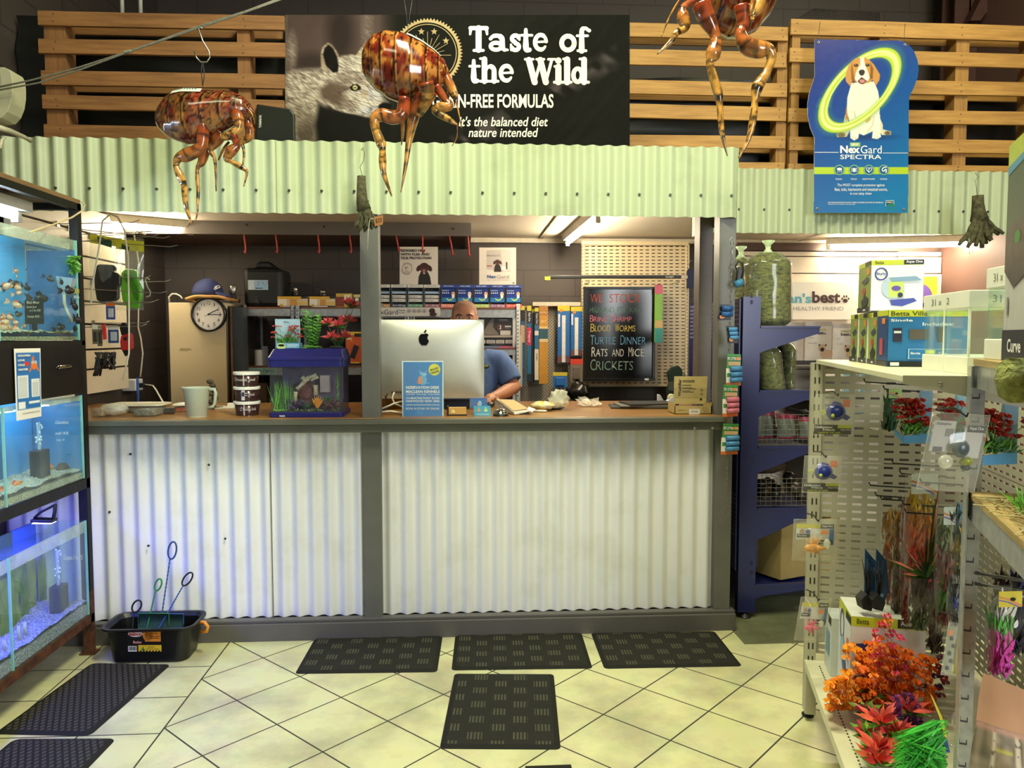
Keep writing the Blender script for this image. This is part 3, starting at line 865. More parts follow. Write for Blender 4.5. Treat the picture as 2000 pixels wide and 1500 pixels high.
flea(2,lambda x,y:(690+x/4.287,40+y/4.287),3.10,[(68,350,5),(80,350,90),(110,345,150),(180,350,225),(280,370,275),(380,395,290),(480,410,275),(580,420,235),(680,425,170),(760,430,100),(805,440,8)],[([(430,650),(410,780),(330,812),(235,790),(180,830),(190,920),(232,1030),(245,1090),(246,1180),(258,1290),(322,1472)],[50,58,58,54,46,36,42,27,33,22,6],-0.06,-0.09),([(545,600),(520,760),(490,880),(465,1020),(440,1200),(398,1440)],[62,50,42,28,18,4],-0.02,0.0),([(650,590),(600,700),(545,790)],[60,46,30],-0.08,-0.05),([(765,455),(815,560),(850,640),(790,590)],[36,44,28,16],0.0,0.0),([(695,550),(770,670),(800,715),(700,735),(705,770),(800,830),(872,872)],[40,34,42,42,34,26,8],-0.05,-0.05),([(850,640),(880,760),(905,900)],[8,7,4],0,0),([(405,800),(415,920),(403,1045)],[20,18,4],0.02,0.02),([(870,870),(866,980),(825,1052)],[5,4,3],-0.05,-0.03),([(600,520),(620,600),(600,660)],[70,60,30],-0.12,-0.10)],(0.52,0.80,80,58),'inflatable flea tilted nose down across the wolf banner')
flea(3,lambda x,y:(1270+x/4.689,y/4.689),2.75,[(385,-250,5),(400,-250,150),(450,-250,270),(520,-250,400),(620,-250,510),(740,-250,568),(860,-250,572),(980,-250,515),(1080,-250,400),(1150,-250,260),(1190,-250,100),(1195,-250,5)],[([(470,40),(520,170),(590,310),(600,400),(572,500),(545,570),(570,680),(620,850),(636,960),(650,1150),(668,1270),(706,1430)],[84,76,48,54,66,34,36,40,28,25,18,4],-0.16,-0.2),([(840,60),(850,230),(830,310),(885,420),(985,450),(1080,462),(1110,540),(1060,670),(980,800),(960,920),(942,1080),(900,1270),(812,1445)],[72,50,50,72,78,60,40,38,50,30,33,22,8],-0.16,-0.2),([(430,-20),(315,60),(300,150),(322,220),(310,268),(240,300),(190,380),(62,497)],[30,34,56,50,32,30,24,5],-0.05,-0.08),([(290,-40),(190,130),(100,335)],[10,9,5],0.0,0.0),([(1000,-100),(990,40),(930,160)],[70,60,20],-0.14,-0.18),([(960,-60),(930,100),(940,190)],[24,24,16],-0.17,-0.18)],None,'inflatable flea cut off by the ceiling line, long legs dangling')
mb=MB(M('#6c6a5e',0.7,var=0.2,scale=80));
L1=[P(-80,186,3.27),P(60,157,3.27),P(150,133,3.27),P(250,101,3.27),P(390,51,3.27),P(480,22,3.27),P(560,-8,3.27)]
L2=[P(-80,190,3.27),P(75,162,3.27),P(160,135,3.27),P(250,102,3.27),P(390,54,3.27),P(480,24,3.27),P(560,-5,3.27)]
mb.tube(L1,0.0035,6);mb.tube(L2,0.0032,6)
for i in range(4):mb.lathe([(0.006,-0.008),(0.008,0),(0.006,0.008)],tuple(P(247+i*2,102-i*.6,3.27)),8,'X')
o=mb.build('clothes_line');tag(o,'doubled grey clothes line sloping up across the dark pallet','rope')
STEEL=M('#a9a89c',0.3,0.9,var=0.05)
mb=MB(STEEL);q=[(396,56),(390,52),(388,58),(396,80),(408,100),(410,112),(404,121),(392,121),(384,113),(379,100)]
mb.tube([P(x,y,3.25)for x,y in q],0.0028,8);o=mb.build('steel_hook');tag(o,'bent steel wire hook on the clothes line holding up a flea','hook')
mb=MB(M('#1b1b19',0.5));
mb.tube([P(x,y,3.25)for x,y in((395,120),(393,140),(396,168),(399,150),(397,122))],0.0018,6);o=mb.build('flea_cord');tag(o,'thin black loop of cord between the steel hook and the flea','cord')
mb=MB(M('#1b1b19',0.5));mb.tube([P(x,y,3.10)for x,y in((789,-4),(794,30),(797,66),(800,30),(806,-4))],0.0018,6);o=mb.build('flea_cord');tag(o,'thin black loop of cord above the flea on the banner','cord')
# ---- gnarled root chews hung by wire
BARK=M('#5e5a3d',0.9,var=0.45,scale=55,bmp=0.6,two='#37361f')
def root(label,stem,tips,Y,wire,tagpx,strings):
 t=thing('root_chew',label,'root chew',P(stem[0][0],stem[-1][1]+60,Y))
 mb=MB(BARK)
 rr=random.Random(int(stem[0][0]))
 k=Y/F
 mb.tube([P(x,y,Y)for x,y,r_ in stem],[r_*k for x,y,r_ in stem],12)
 sx,sy,sr=stem[-1]
 for(x,y,dy,r0)in tips:
  p0=P(sx+(x-sx)*0.08,stem[-2][1],Y);p3=P(x,y,Y+dy)
  path=[]
  for i in range(9):
   w=i/8;e=w**1.7
   q=p0.lerp(p3,w);q.x=p0.x+(p3.x-p0.x)*e
   q+=V((noise.noise(V((i*.9,x*.1,0))),noise.noise(V((i*.9,x*.1,5))),0))*0.006
   path.append(q)
  mb.tube(path,[r0*k*(1.25-0.75*i/8)*(1+0.25*noise.noise(V((i*1.3,x,2))))for i in range(9)],8)
  for s_ in range(2):
   q=path[6];e=q+V((rr.uniform(-.02,.02),rr.uniform(-.03,.01),rr.uniform(-.045,-.02)))
   mb.tube([path[5],q.lerp(e,.5),e],[r0*k*.5,r0*k*.4,r0*k*.12],6)
 mb.build('root_wood',t)
 mb=MB(M('#3b3a36',0.4,0.6));mb.tube([P(x,y,Y)for x,y in wire]+[P(wire[-1][0],wire[-1][1]-3,Y+.05),P(wire[-1][0],wire[-1][1]-4,YF-.004 if Y<4 else YR+.03)],0.0012,6);mb.build('hanging_wire',t)
 if strings:
  mb=MB(M('#dcdcc8',0.8));
  for s_ in strings:mb.tube([P(x,y,Y-0.05)for x,y in s_],0.0013,6)
  mb.build('string',t)
 if tagpx:
  g=quad(*[P(x,y,Y-0.055)for x,y in tagpx])
  mb=MB(M('#a9723f',0.8));mb.prism([g(0,0),g(1,0),g(1,1),g(0,1)],(0,0.001,0))
  mb.mat(M('#2b1d12',0.8));mb.text(lambda u,v:g(u,v)+V((0,-0.001,0)),'$20',.15,.25,.85,.75)
  mb.build('price_tag',t)
root('tall thin root chew with a brown price tag hung before the middle post',[(706,344,8),(706,368,9),(707,392,11),(711,410,14)],[(692,446,-.02,5.5),(697,443,.02,5),(704,450,-.03,5.5),(712,452,.01,5),(719,446,-.04,5.5),(727,448,.0,5),(736,444,-.03,5.5),(744,441,.01,4.5)],3.68,[(708,346),(703,326),(710,314),(712,300),(709,288),(706,294)],[(730,424),(748,420),(748,438),(732,442)],[[(722,430),(719,455),(718,487)],[(722,430),(726,426),(731,429)]])
root('broad root chew on a wire before the set-back fascia beyond the blue sign',[(1910,382,10.5),(1910,398,11),(1911,414,13),(1913,430,17)],[(1872,478,-.03,8),(1882,470,.03,7),(1890,482,-.05,8),(1900,474,.02,7),(1906,480,-.04,8),(1918,484,-.02,8),(1928,476,.02,7),(1936,470,-.03,8),(1950,458,.0,7),(1960,456,-.02,6)],4.28,[(1909,384),(1907,366),(1904,352),(1912,346),(1906,340)],None,[[(1893,466),(1892,480),(1894,497)],[(1899,468),(1900,482),(1899,494)]])
# ---- blue hanging sign
YS=4.48
Z3=lambda x,y:(1220+x/2.564,y/2.564)
out=[Z3(*q)for q in[(952,197),(1385,205),(1420,222),(1448,255),(1466,300),(1472,345),(1466,390),(1445,445),(1423,492),(1418,1066),(946,1066),(951,690),(930,640),(917,580),(916,520),(924,470),(940,420),(952,380)]]
sg=thing('hanging_sign','tall blue flea treatment sign with a beagle, hung from the pallet by wires','sign',P(1680,415,YS))
mb=MB(M('#d9dde0',0.5));mb.prism([P(x,y,YS)for x,y in out],(0,0.006,0));mb.build('board',sg)
cv=Cv(1574,74,1796,418,300,440,'#0b55a5')
t_=np.clip((cv.Y-80)/330*.75+(cv.X-1590)/180*.35,0,1)[...,None]
cv.C=np.array([0.05,0.12,0.50])*(1-t_)+np.array([0.06,0.47,0.70])*t_
BG=lambda x,y:(1600+x/7.5,90+y/7.5)
def BP(l):return[BG(*q)for q in l]
def ringpart(front):
 m=(cv.Y>BG(0,760)[1])if front else(cv.Y<=BG(0,900)[1])
 keep=cv.C.copy()
 cx_,cy_=BG(600,640);rot=R(-46)
 cv.ering(cx_,cy_,93,47,17,'#5f9a72',rot,8,.5)
 cv.ering(cx_-1,cy_+1,92,46,12,'#b5cf3a',rot,1.5);cv.ering(cx_-1,cy_+1,94,48,3.5,'#e9f3a6',rot,2);cv.ering(cx_+1,cy_,87,41,2,'#e4f0a0',rot,2)
 cv.C=np.where(m[...,None],cv.C,keep)
ringpart(False)
cv.ell(*BG(660,1330),52,6,'#0a2f66',soft=8,a=.7)
for l,c in(([(380,1000),(330,1230),(250,1290),(260,1335),(400,1330),(470,1200)],'#cfc6a0'),([(880,1040),(930,1150),(930,1220),(1050,1250),(1050,1300),(920,1305),(840,1200)],'#dcd6b8')):
 cv.poly(BP(l),c,1)
cv.ell(*BG(320,1300),8,5,'#6f5b3d',soft=3);cv.ell(*BG(1000,1275),6,4,'#6b573c',soft=3)
cv.poly(BP([(470,540),(800,520),(860,660),(890,850),(880,1020),(800,1240),(650,1310),(520,1260),(400,1020),(410,760)]),'#f3efd9',1.5)
cv.poly(BP([(400,860),(412,1000),(440,1070),(380,1080),(385,960)]),'#b5803f',1.5)
cv.poly(BP([(650,1080),(760,1010),(750,1080),(700,1130)]),'#d9a95c',3)
cv.poly(BP([(440,1040),(560,1060),(580,1290),(570,1350),(510,1385),(455,1350),(450,1240)]),'#f4f1de',1.5)
cv.poly(BP([(780,1060),(890,1000),(890,1240),(905,1330),(850,1365),(770,1350),(785,1230)]),'#f4f1de',1.5)
cv.line(BP([(800,1040),(780,1160),(700,1270)]),1.2,'#b8ad8c',2);cv.line(BP([(510,960),(530,1040)]),1.5,'#b8ad8c',2)
for x in(490,530,820,850):cv.line(BP([(x,1330),(x,1370)]),.7,'#9b9173')
cv.poly(BP([(380,440),(420,300),(470,230),(530,180),(600,170),(680,170),(740,210),(800,270),(890,420),(880,500),(830,580),(780,500),(720,540),(640,560),(540,530),(490,500),(450,590),(390,520)]),'#c98f4b',1.5)
cv.poly(BP([(480,250),(500,400),(520,500),(500,560),(470,480),(465,330)]),'#7d4c22',3,.8);cv.poly(BP([(745,240),(790,330),(780,480),(730,490),(750,380)]),'#6f421d',3,.8)
cv.poly(BP([(600,170),(650,170),(665,260),(720,400),(740,470),(690,530),(640,560),(570,545),(520,480),(540,380),(600,270)]),'#f6f2e2',2)
for x,y in((538,283),(705,280)):cv.ell(*BG(x,y),4.2,3,'#3a2312',soft=1);cv.ell(*BG(x-6,y-8),.8,.8,'#dcc9a0')
cv.poly(BP([(575,375),(600,347),(650,347),(670,380),(650,425),(620,437),(590,420)]),'#332a2a',1.2)
cv.poly(BP([(560,515),(620,455),(700,515),(640,560),(590,550)]),'#4a2420',1.5);cv.ell(*BG(628,515),5.5,3.6,'#c98a8a',soft=1)
ringpart(True)
cv.rect(1570,326.5,1800,340.3,'#b4cf2c')
for i,x in enumerate((1639,1668,1697,1726)):cv.ell(x,332.5,10.6,10.6,'#0c3f7d',soft=3,a=.5);cv.ell(x,332,10,10,'#8fbf83');cv.ell(x,332,8.4,8.4,'#155a96')
cv.rect(1660,278.5,1680,286.5,'#9fbf6a',soft=2)
cv.rect(1729.5,391.5,1745.8,404.6,'#dce8e0');cv.rect(1730.5,392.5,1745,403.6,'#16383f');cv.ell(1740,404,10,6,'#1c7d6f');cv.rect(1729,403.8,1748,407,'#1272ae')
inside=cv.pdist([(x,y)for x,y in out])<0.4
fS=lambda x,y:P(x,y,YS)+V((0,-0.0015,0))
o=cv.mesh('printed_face',fS,sg,printmat(0.35))
bm=bmesh.new();bm.from_mesh(o.data);bm.verts.ensure_lookup_table();fl=inside.ravel()
bmesh.ops.delete(bm,geom=[v for i,v in enumerate(bm.verts)if not fl[i]],context='VERTS');bm.to_mesh(o.data);bm.free()
fT=lambda x,y:P(x,y,YS)+V((0,-0.003,0))
WH=M('#f4f6f2',0.4,var=0.01)
mb=MB(WH)
mb.text(fT,'Nex',1640.5,284.5,1679,299.5,bold=0.035);mb.text(fT,'Gard',1680.5,284.5,1721.5,300)
mb.text(fT,'SPECTRA',1640.5,302.3,1721,311,bold=0.01)
mb.text(fT,'NEW',1662,280,1676,285.2,bold=0.02)
mb.rect(fT,1591,297.2,1637,298.2);mb.rect(fT,1724,298.6,1773,299.5)
for s_,x0,x1 in(('FLEAS',1632,1644),('TICKS',1661,1673),('HEARTWORM',1684,1708),('WORMS',1718,1732)):mb.text(fT,s_,x0,348.5,x1,351.5)
mb.text(fT,'The MOST complete protection against',1635,359,1727.5,365.5);mb.text(fT,'fleas, ticks, heartworm and intestinal worms,',1629.5,366.8,1733,374);mb.text(fT,'in one tasty chew',1660,375.5,1702,382)
mb.text(fT,'FOR MORE INFORMATION CONTACT MERIAL CUSTOMER SOLUTIONS ON 1800 808 691',1617,394.3,1724,397.2);mb.text(fT,'For those who do not treat fleas as a very serious matter',1617,398,1670,400.6)
mb.text(fT,'MERIAL',1731.5,394,1744,397)
mb.ell(fT(1639,330.6),0.016,0.001,0.008,14,8);mb.ell(fT(1668,332.4),0.009,0.001,0.0125,14,8)
for a in(-1,1):
 for j in range(3):mb.line(fT,[(1668+a*2,330+j*2.4),(1668+a*6,328.5+j*3)],.9)
for dx in(-2.5,1,4):mb.line(fT,[(1639+dx,332),(1638.5+dx*1.2,337)],.9)
mb.line(fT,[(1697+5.6*16*math.sin(w/16*2*PI)**3/16,331.5-5.4*(13*math.cos(w/16*2*PI)-5*math.cos(w/8*2*PI)-2*math.cos(3*w/16*2*PI))/16)for w in range(17)],1.1)
mb.line(fT,arc(1697.5,333,2.2,2.4,0,300,10),1.0)
mb.line(fT,[(1731,327),(1727,326.6),(1723.5,329),(1722.5,332),(1724,335),(1727,333.5),(1729,330.5),(1731,331.5),(1730,336),(1729,337.5)],2.0)
mb.build('lettering',sg)
for x,y in((1598,83),(1767,88),(1596,408),(1765,409)):
 mb=MB(STEEL);mb.lathe([(0.004,-0.002),(0.004,-0.004),(0.0085,-0.004),(0.0085,-0.0015)],tuple(P(x,y,YS)),14,'Y')
 mb.mat(M('#1c1c1c',0.5));mb.lathe([(0.0042,-0.003),(0,-0.003)],tuple(P(x,y,YS)),10,'Y');mb.build('grommet',sg)
for pts in([(1598,83),(1599,66),(1602,42)],[(1767,88),(1766,66),(1768,46)]):
 mb=MB(M('#55524a',0.5,0.4));mb.tube([P(*q,YS-.003 if i==0 else 4.55 if i==2 else 4.50)for i,q in enumerate(pts)],0.0015,6);mb.build('hanging_wire',sg)
 # ---- bits along the top edge
mb=MB(M('#a9a78c',0.5,var=0.05))
def shell(u,v):
 w=R(-90+180*u)
 return P(-30+54*(math.cos(w)**.5 if math.cos(w)>0 else 0)*(1-0.35*max(0,v-.55)**1.2),131+101*v,3.3-0.05*math.sin(PI*v))+V((0,0.06*u,0))
pts=[(-40,131),(8,131),(17,135),(22,144),(24,160),(24,180),(21,200),(14,218),(3,230),(-40,236)]
mb.prism([P(x,y,3.3)for x,y in pts],(0,0.10,0));mb.mat(M('#6f6d5c',0.6));mb.prism([P(x,y,3.297)for x,y in((-40,142),(1,142),(2,160),(0,172),(-40,172))],(0,-0.004,0))
o=mb.build('plastic_housing',bevel=0.02);tag(o,'cream rounded plastic housing high on the wall at the picture edge','wall unit')
mb=MB(M('#b3ae98',0.5));mb.tube([P(-40,240,3.3),P(0,250,3.32),P(20,256,3.4),P(48,268,3.55),P(60,276,3.6)],[0.012,0.012,0.011,0.009,0.008],10)
mb.tube([P(10,268,3.35),P(3,274,3.33),P(0,290,3.3)],0.006,8)
o=mb.build('conduit_pipe');tag(o,'cream conduit sloping down to the fascia under the plastic housing','pipe')
for i,x in enumerate((237,273)):
 mb=MB(M('#b9b8ac',0.5));mb.tube([P(x,-60,4.5),P(x+2,40,4.5)],0.011,10);o=mb.build('conduit_pipe');tag(o,'white upright conduit behind the dark pallet','pipe','paired upright conduits behind the dark pallet')
mb=MB(M('#4a2d24',0.6,var=0.15));
a,b=P(1866,0,5.6).x,P(1924,0,5.6).x
mb.box(a,b,5.6,5.615,2.3,4.6);mb.box(a,b,5.75,5.765,2.3,4.6);mb.box((a+b)/2-.006,(a+b)/2+.006,5.6,5.765,2.3,4.6)
mb.prism([P(1895,40,5.5),P(1925,-20,5.5),P(1960,-20,5.5),P(1915,40,5.5)],(0,0.08,0))
struct(mb.build('trim_5'))
mb=MB(M('#161616',0.5))
p=[P(1548,42,4.66),P(1590,17,4.78),P(1718,26,4.78),P(1718,43,4.66)]
for i in range(25):
 w=i/24;mb.tube([p[0].lerp(p[3],w),p[1].lerp(p[2],w)],0.0016,4)
for i in range(7):
 w=i/6;mb.tube([p[0].lerp(p[1],w),p[3].lerp(p[2],w)],0.0016,4)
o=mb.build('wire_cage_panel');tag(o,'black wire cage panel lying on top of the pallets above the blue sign','cage panel')
# ================================================================== behind the counter: wall shelving, clock, posters, chalkboard
def carton(name,label,cat,x0,y0,x1,y1,Y,d,col,group=None,bevel=0.0015,rough=0.5):
 """box with its front at depth Y; returns the thing and a map from photograph points to its front face"""
 t=thing(name,label,cat,P((x0+x1)/2,y1,Y),group=group)
 mb=MB(M(col,rough,var=0.04));mb.pbox(x0,y0,x1,y1,Y,d);mb.build('box',t,bevel=bevel)
 return t,at(Y,0.0012)
def ink(t,f,items,name='lettering'):
 mb=MB()
 for it in items:
  col=it[0];mb.mat(M(col,0.5,var=0.01))
  if isinstance(it[1],str):mb.text(lambda x,y:f(x,y)+V((0,-0.0008,0)),*it[1:6],bold=it[6]if len(it)>6 else 0.0,shear=it[7]if len(it)>7 else 0)
  elif it[1]==0:mb.disc(f,*it[2:])
  else:mb.rect(f,*it[1:5])
 return mb.build(name,t)
BLACK=M('#131313',0.45,var=0.2);WHITE=M('#e9e6dc',0.45,var=0.03);DGREY=M('#333333',0.5)
cp_=thing('collar_pack','dark blue folded straps hung on a hook at the edge of the slotted panel','straps',P(1348,563,5.8));mb=MB(M('#1c2548',.6));mb.prism([P(x,y,5.8)for x,y in((1342,530),(1348,522),(1354,530),(1355,562),(1342,563))],(0,.02,0));mb.build('straps',cp_);mb=MB(M('#8a877c',.3,.8));mb.tube([P(x,y,5.8)for x,y in((1348,524),(1345,516),(1350,508),(1356,512))],.003,6);mb.build('hook',cp_)
sb=thing('slatwall_panel','white slatted display board on the side wall beyond the fish tanks','display board',(XL+0.04,4.6,1.165))
mb=MB(M('#e5d9bd',0.5,var=0.03));
zs=[1.165,1.31,1.424,1.57,1.70,1.83,1.954,2.09,2.235]
for za,zb_ in zip(zs,zs[1:]):mb.box(XL+0.012,XL+0.08,3.87,5.12,za,zb_-0.012)
mb.mat(M('#2c2622',0.6));mb.box(XL+.003,XL+0.05,3.87,5.12,1.165,2.235)
mb.build('board',sb)
XS=XL+0.08
WIRE=M('#8d8a80',0.35,0.8)
hk=0
for(x0,y0,x1,y1)in((176,438,270,434),(178,446,330,466),(182,458,305,452),(205,462,275,456),(210,475,310,461),(262,470,345,483),(190,540,292,543),(205,552,331,550),(215,562,325,573),(180,588,300,592),(190,596,308,589),(185,631,290,631),(186,640,285,637)):
 yd=4.3+(hk%4)*0.12
 a=PXp(x0,y0,XS);a=P(max(x0,190),y0,min(a.y,4.75))if a.y>4.9 else a
 a=V((XS,yd,P(x0,y0,yd).z))
 b=P(x1,y1,yd+0.02)
 mb=MB(WIRE);mb.tube([a,b.lerp(a,.06),b+V((0.006,0,0.012))],0.0025,6);mb.cbox((XS+0.004,yd,a.z),0.006,0.03,0.03)
 o=mb.build('display_hook');tag(o,'long grey wire display hook jutting from the white slatted board','hook','display hooks on the slatted board');hk+=1
def hungpack(name,label,cat,x0,y0,x1,y1,Y,body,head=None,headcol='#d8cf2e',group=None,alpha=0.10):
 """bag or blister pack on a hook: clear film, card header and the product inside"""
 t=thing(name,label,cat,P((x0+x1)/2,y1,Y),group=group)
 mb=MB(clear((0.95,0.97,0.93),alpha))
 fr=lambda u,v:P(x0+(x1-x0)*u,y0+(y1-y0)*v,Y-0.028*math.sin(PI*u)*math.sin(PI*min(1,v*1.1))-0.004*noise.noise(V((u*6,v*7,x0))))
 mb.sheet(fr,12,14);mb.sheet(lambda u,v:P(x0+(x1-x0)*u,y0+(y1-y0)*v,Y+0.006),1,1)
 mb.build('clear_bag',t)
 if head:
  mb=MB(M(headcol,0.45,var=0.1));q=head
  mb.prism([P(x,y,Y-0.008)for x,y in((x0,y0),(x1,y0+q[2]),(x1,q[1]+q[2]),(x0,q[1]))],(0,0.002,0));mb.build('header_card',t)
 body(t)
 return t
def b1(t):
 mb=MB(M('#1d1d1b',0.3,var=0.3));f=at(4.38)
 mb.prism([f(x,y)for x,y in((184,522),(192,516),(222,517),(226,524),(221,530),(230,534),(234,540),(234,556),(230,560),(230,583),(224,588),(196,590),(188,586),(184,560))],(0,0.03,0));mb.build('tray',t,bevel=0.006)
 mb=MB(M('#1f4634',0.5));mb.prism([P(x,y,4.34)for x,y in((190,462),(218,470),(218,484),(192,476))],(0,.002,0));mb.build('header_print',t)
hungpack('product_pack','black moulded tray in a clear bag under a yellow header on the slatted board','product pack',175,457,237,592,4.40,b1,(457,474,9),'#d6d33a')
def b2(t):
 mb=MB(M('#5fae2c',0.35,var=0.1));f=at(4.60)
 mb.prism([f(x,y)for x,y in((236,532),(244,525),(262,526),(268,534),(270,546),(275,560),(276,578),(270,600),(262,603),(246,598),(238,586),(234,560))],(0,0.035,0));mb.build('tray',t,bevel=0.008)
 mb=MB(M('#3f7e1d',0.4));mb.prism([f(x,y-0)+V((0,-0.006,0))for x,y in((243,533),(258,540),(268,560),(272,588),(264,584),(255,560),(242,545))],(0,0.004,0));mb.build('tray_recess',t)
 mb=MB(M('#1b3a2a',0.5));mb.prism([P(x,y,4.56)for x,y in((230,474),(252,482),(252,490),(231,484))],(0,.002,0));mb.build('header_print',t)
hungpack('product_pack','lime green moulded tray in a clear bag on the slatted board','product pack',226,466,281,606,4.62,b2,(466,486,6),'#cfd23a')
def small(label,x0,y0,x1,y1,Y,cols,cat='product pack',name='blister_pack'):
 t=thing(name,label,cat,P((x0+x1)/2,y1,Y))
 mb=MB(M(cols[0],0.5));mb.pbox(x0,y0,x1,y1,Y,0.006);mb.build('backing_card',t)
 mb=MB(M(cols[1],0.35));mb.pbox(x0+(x1-x0)*.2,y0+(y1-y0)*.35,x1-(x1-x0)*.2,y1-(y1-y0)*.12,Y-0.014,0.013);mb.build('product',t,bevel=0.004)
 if len(cols)>2:
  mb=MB(M(cols[2],0.5));mb.pbox(x0,y0,x1,y0+(y1-y0)*.24,Y-0.0012,0.001);mb.build('header_print',t)
 return t
small('small blue blister pack below the black tray on the slatted board',207,590,224,624,4.45,('#2b56a8','#c7ccd2','#e0772d'))
small('slim brush pack on the lower hook beside the tank rack post',180,634,191,672,4.30,('#6d6a55','#2b2a22','#c9c6b2'))
small('brush pack between the slim pack and the red strap',190,634,199,676,4.36,('#5c5f50','#23261f','#b5b7a4'))
mb=MB(M('#d3312e',0.5));mb.prism([P(x,y,4.33)for x,y in((198,634),(206,633),(208,662),(201,664))],(0,.008,0));o=mb.build('red_strap',bevel=.002);tag(o,'short red strap hanging between brush packs on the slatted board','strap')
small('blue card of clear bottles beside the red strap',211,636,231,670,4.40,('#31538f','#b9c4cc','#e2e2da'))
t=thing('hand_tool','red grooming tool with a black tip hung on the slatted board','tool',P(245,695,4.50))
mb=MB(M('#b92a2a',0.4));mb.prism([P(x,y,4.5)for x,y in((236,656),(252,650),(257,655),(258,680),(252,684),(236,684),(234,668))],(0,.03,0));mb.build('body',t,bevel=.004)
mb=MB(BLACK);mb.prism([P(x,y,4.505)for x,y in((238,684),(252,684),(248,694),(244,696))],(0,.02,0));mb.prism([P(x,y,4.495)for x,y in((241,659),(248,658),(248,664),(241,665))],(0,.004,0));mb.prism([P(x,y,4.505)for x,y in((233,640),(238,630),(243,630),(252,644),(252,652),(237,655))],(0,.02,0));mb.build('grip',t,bevel=.003)
for i,(x,w,h,lab)in enumerate(((190,17,50,'looped black collar, lowest hook of the slatted board by the tank rack'),(206,12,34,'bundle of black clips in the middle of the lowest hook'),(219,12,36,'black clip pack on the lowest hook end, in clear film'))):
 mb=MB(BLACK);rr=random.Random(i)
 for k in range(5):
  c=P(x+rr.uniform(-5,5),690,4.3+0.03*k);
  q=[P(x+rr.uniform(-w/2,w/2),688+h*s_,4.3+.03*k)for s_ in(0,.3,.6,.9)]+[P(x+rr.uniform(-w/2,w/2),688+h*s_,4.31+.03*k)for s_ in(.6,.2)]
  mb.tube(q,0.006,6)
 o=mb.build('pet_collar');tag(o,lab,'collar')
for pts,Y,lab in(([(240,742),(252,690),(252,600),(250,500),(243,450),(230,424),(216,418),(200,432),(194,480),(180,560),(178,592)],4.22,'white airline tubing looping over the bagged trays on the slatted board'),([(284,458),(268,452),(262,458),(266,480),(272,520),(270,640),(275,660),(279,690),(276,720),(274,736)],4.9,'white airline tubing hanging straight at the board edge')):
 mb=MB(M('#d9d3bf',0.4));mb.tube([P(x,y,Y)for x,y in pts],0.0045,8);o=mb.build('airline_tube');tag(o,lab,'tube')
mb=MB(STEEL);mb.tube([P(x,y,4.7)for x,y in((292,546),(286,542),(284,548),(288,560),(294,570),(293,578),(286,580))],.004,8);o=mb.build('s_hook');tag(o,'white bent hook dangling from a wire display hook','hook')
t=thing('power_outlet','white power outlet with a black plug on the dark side wall','outlet',P(280,768,5.25))
mb=MB(WHITE);a=P(272,765,5.15);mb.box(XL,XL+.09,5.2,5.32,a.z+.0,a.z+0.075);mb.build('face_plate',t,bevel=.006)
mb=MB(BLACK);mb.cbox((XL+.11,5.25,a.z+.035),.04,.03,.03);mb.build('plug',t,bevel=.005)
mb=MB(WHITE);mb.tube([(XL+.13,5.25,a.z+.04),(XL+.2,5.2,a.z+.035),P(305,762,5.0),P(318,785,4.75),P(330,798,4.68)],.005,8);o=mb.build('power_lead');tag(o,'white power lead curving from the outlet down to the counter','cable')
mb=MB(M('#2454a6',0.5));q=P(268.5,738,4.62);mb.tube([q,V((q.x,4.62,ZW)),V((q.x,4.62,ZW))],.008,8);o=mb.build('blue_rod');tag(o,'upright blue rod behind the plastic tubs on the counter','rod')
YK=5.30
t=thing('storage_cabinet','tall cream cabinet behind the counter with a clock on its top edge','cabinet',P(384,1100,YK))
a,b=P(329,600,YK),P(440,600,YK)
mb=MB(M('#dcc99f',0.5,var=0.05,scale=4));mb.box(a.x,b.x,YK,5.95,0,P(384,591,YK).z);mb.build('body',t,bevel=.004)
mb=MB(M('#4b3f33',0.6));mb.box(b.x,b.x+.03,YK+.05,5.95,0,P(384,597,YK).z);mb.build('door_edge',t)
mb=MB(M('#b39d72',0.7));mb.flat(at(YK,.001),[(353,680),(372,680),(375,683),(365,685),(350,684)]);mb.build('scuff_mark',t)
a=P(449,600,5.32);b=P(474,600,5.32)
t=thing('cabinet_door','dark blue-grey board standing between the cream cabinet and the shelving','door panel',P(462,1100,5.32))
mb=MB(M('#3a4047',0.5));mb.box(a.x+.014,b.x,5.32,5.43,0,a.z);mb.build('panel',t)
mb=MB(M('#6d5138',0.6));mb.box(a.x+.006,a.x+.014,5.30,5.43,0,a.z);mb.build('edge_strip',t)
ck=thing('wall_clock','round white wall clock with a black rim showing quarter past two','clock',P(407,648,YK-.03))
YC_=YK-0.032;cc=P(407,614,YC_);k=YC_/F
mb=MB(M('#151414',0.3));mb.lathe([(0,.03),(32.5*k,.03),(33*k,.0),(31.5*k,-.008),(28.6*k,-.004),(28.4*k,.008)],tuple(cc),48,'Y');mb.build('rim',ck)
mb=MB(M('#e6dfd6',0.4,var=.02));mb.lathe([(28.6*k,.006),(0,.006)],tuple(cc),40,'Y');mb.build('dial',ck)
fc=lambda x,y:P(x,y,YC_)+V((0,.0045,0))
mb=MB(BLACK)
for i in range(1,13):
 w=R(30*i);x,y=407+22*math.sin(w),614-22*math.cos(w);hw=.9 if i==1 else 2.6 if i<10 else 4.0
 mb.text(fc,str(i),x-hw*.8,y-3.3,x+hw*.8,y+3.3)
for i in range(60):
 w=R(6*i);mb.line(fc,[(407+27*math.sin(w),614-27*math.cos(w)),(407+28*math.sin(w),614-28*math.cos(w))],.5)
mb.build('numerals',ck)
fh=lambda x,y:P(x,y,YC_)+V((0,.002,0))
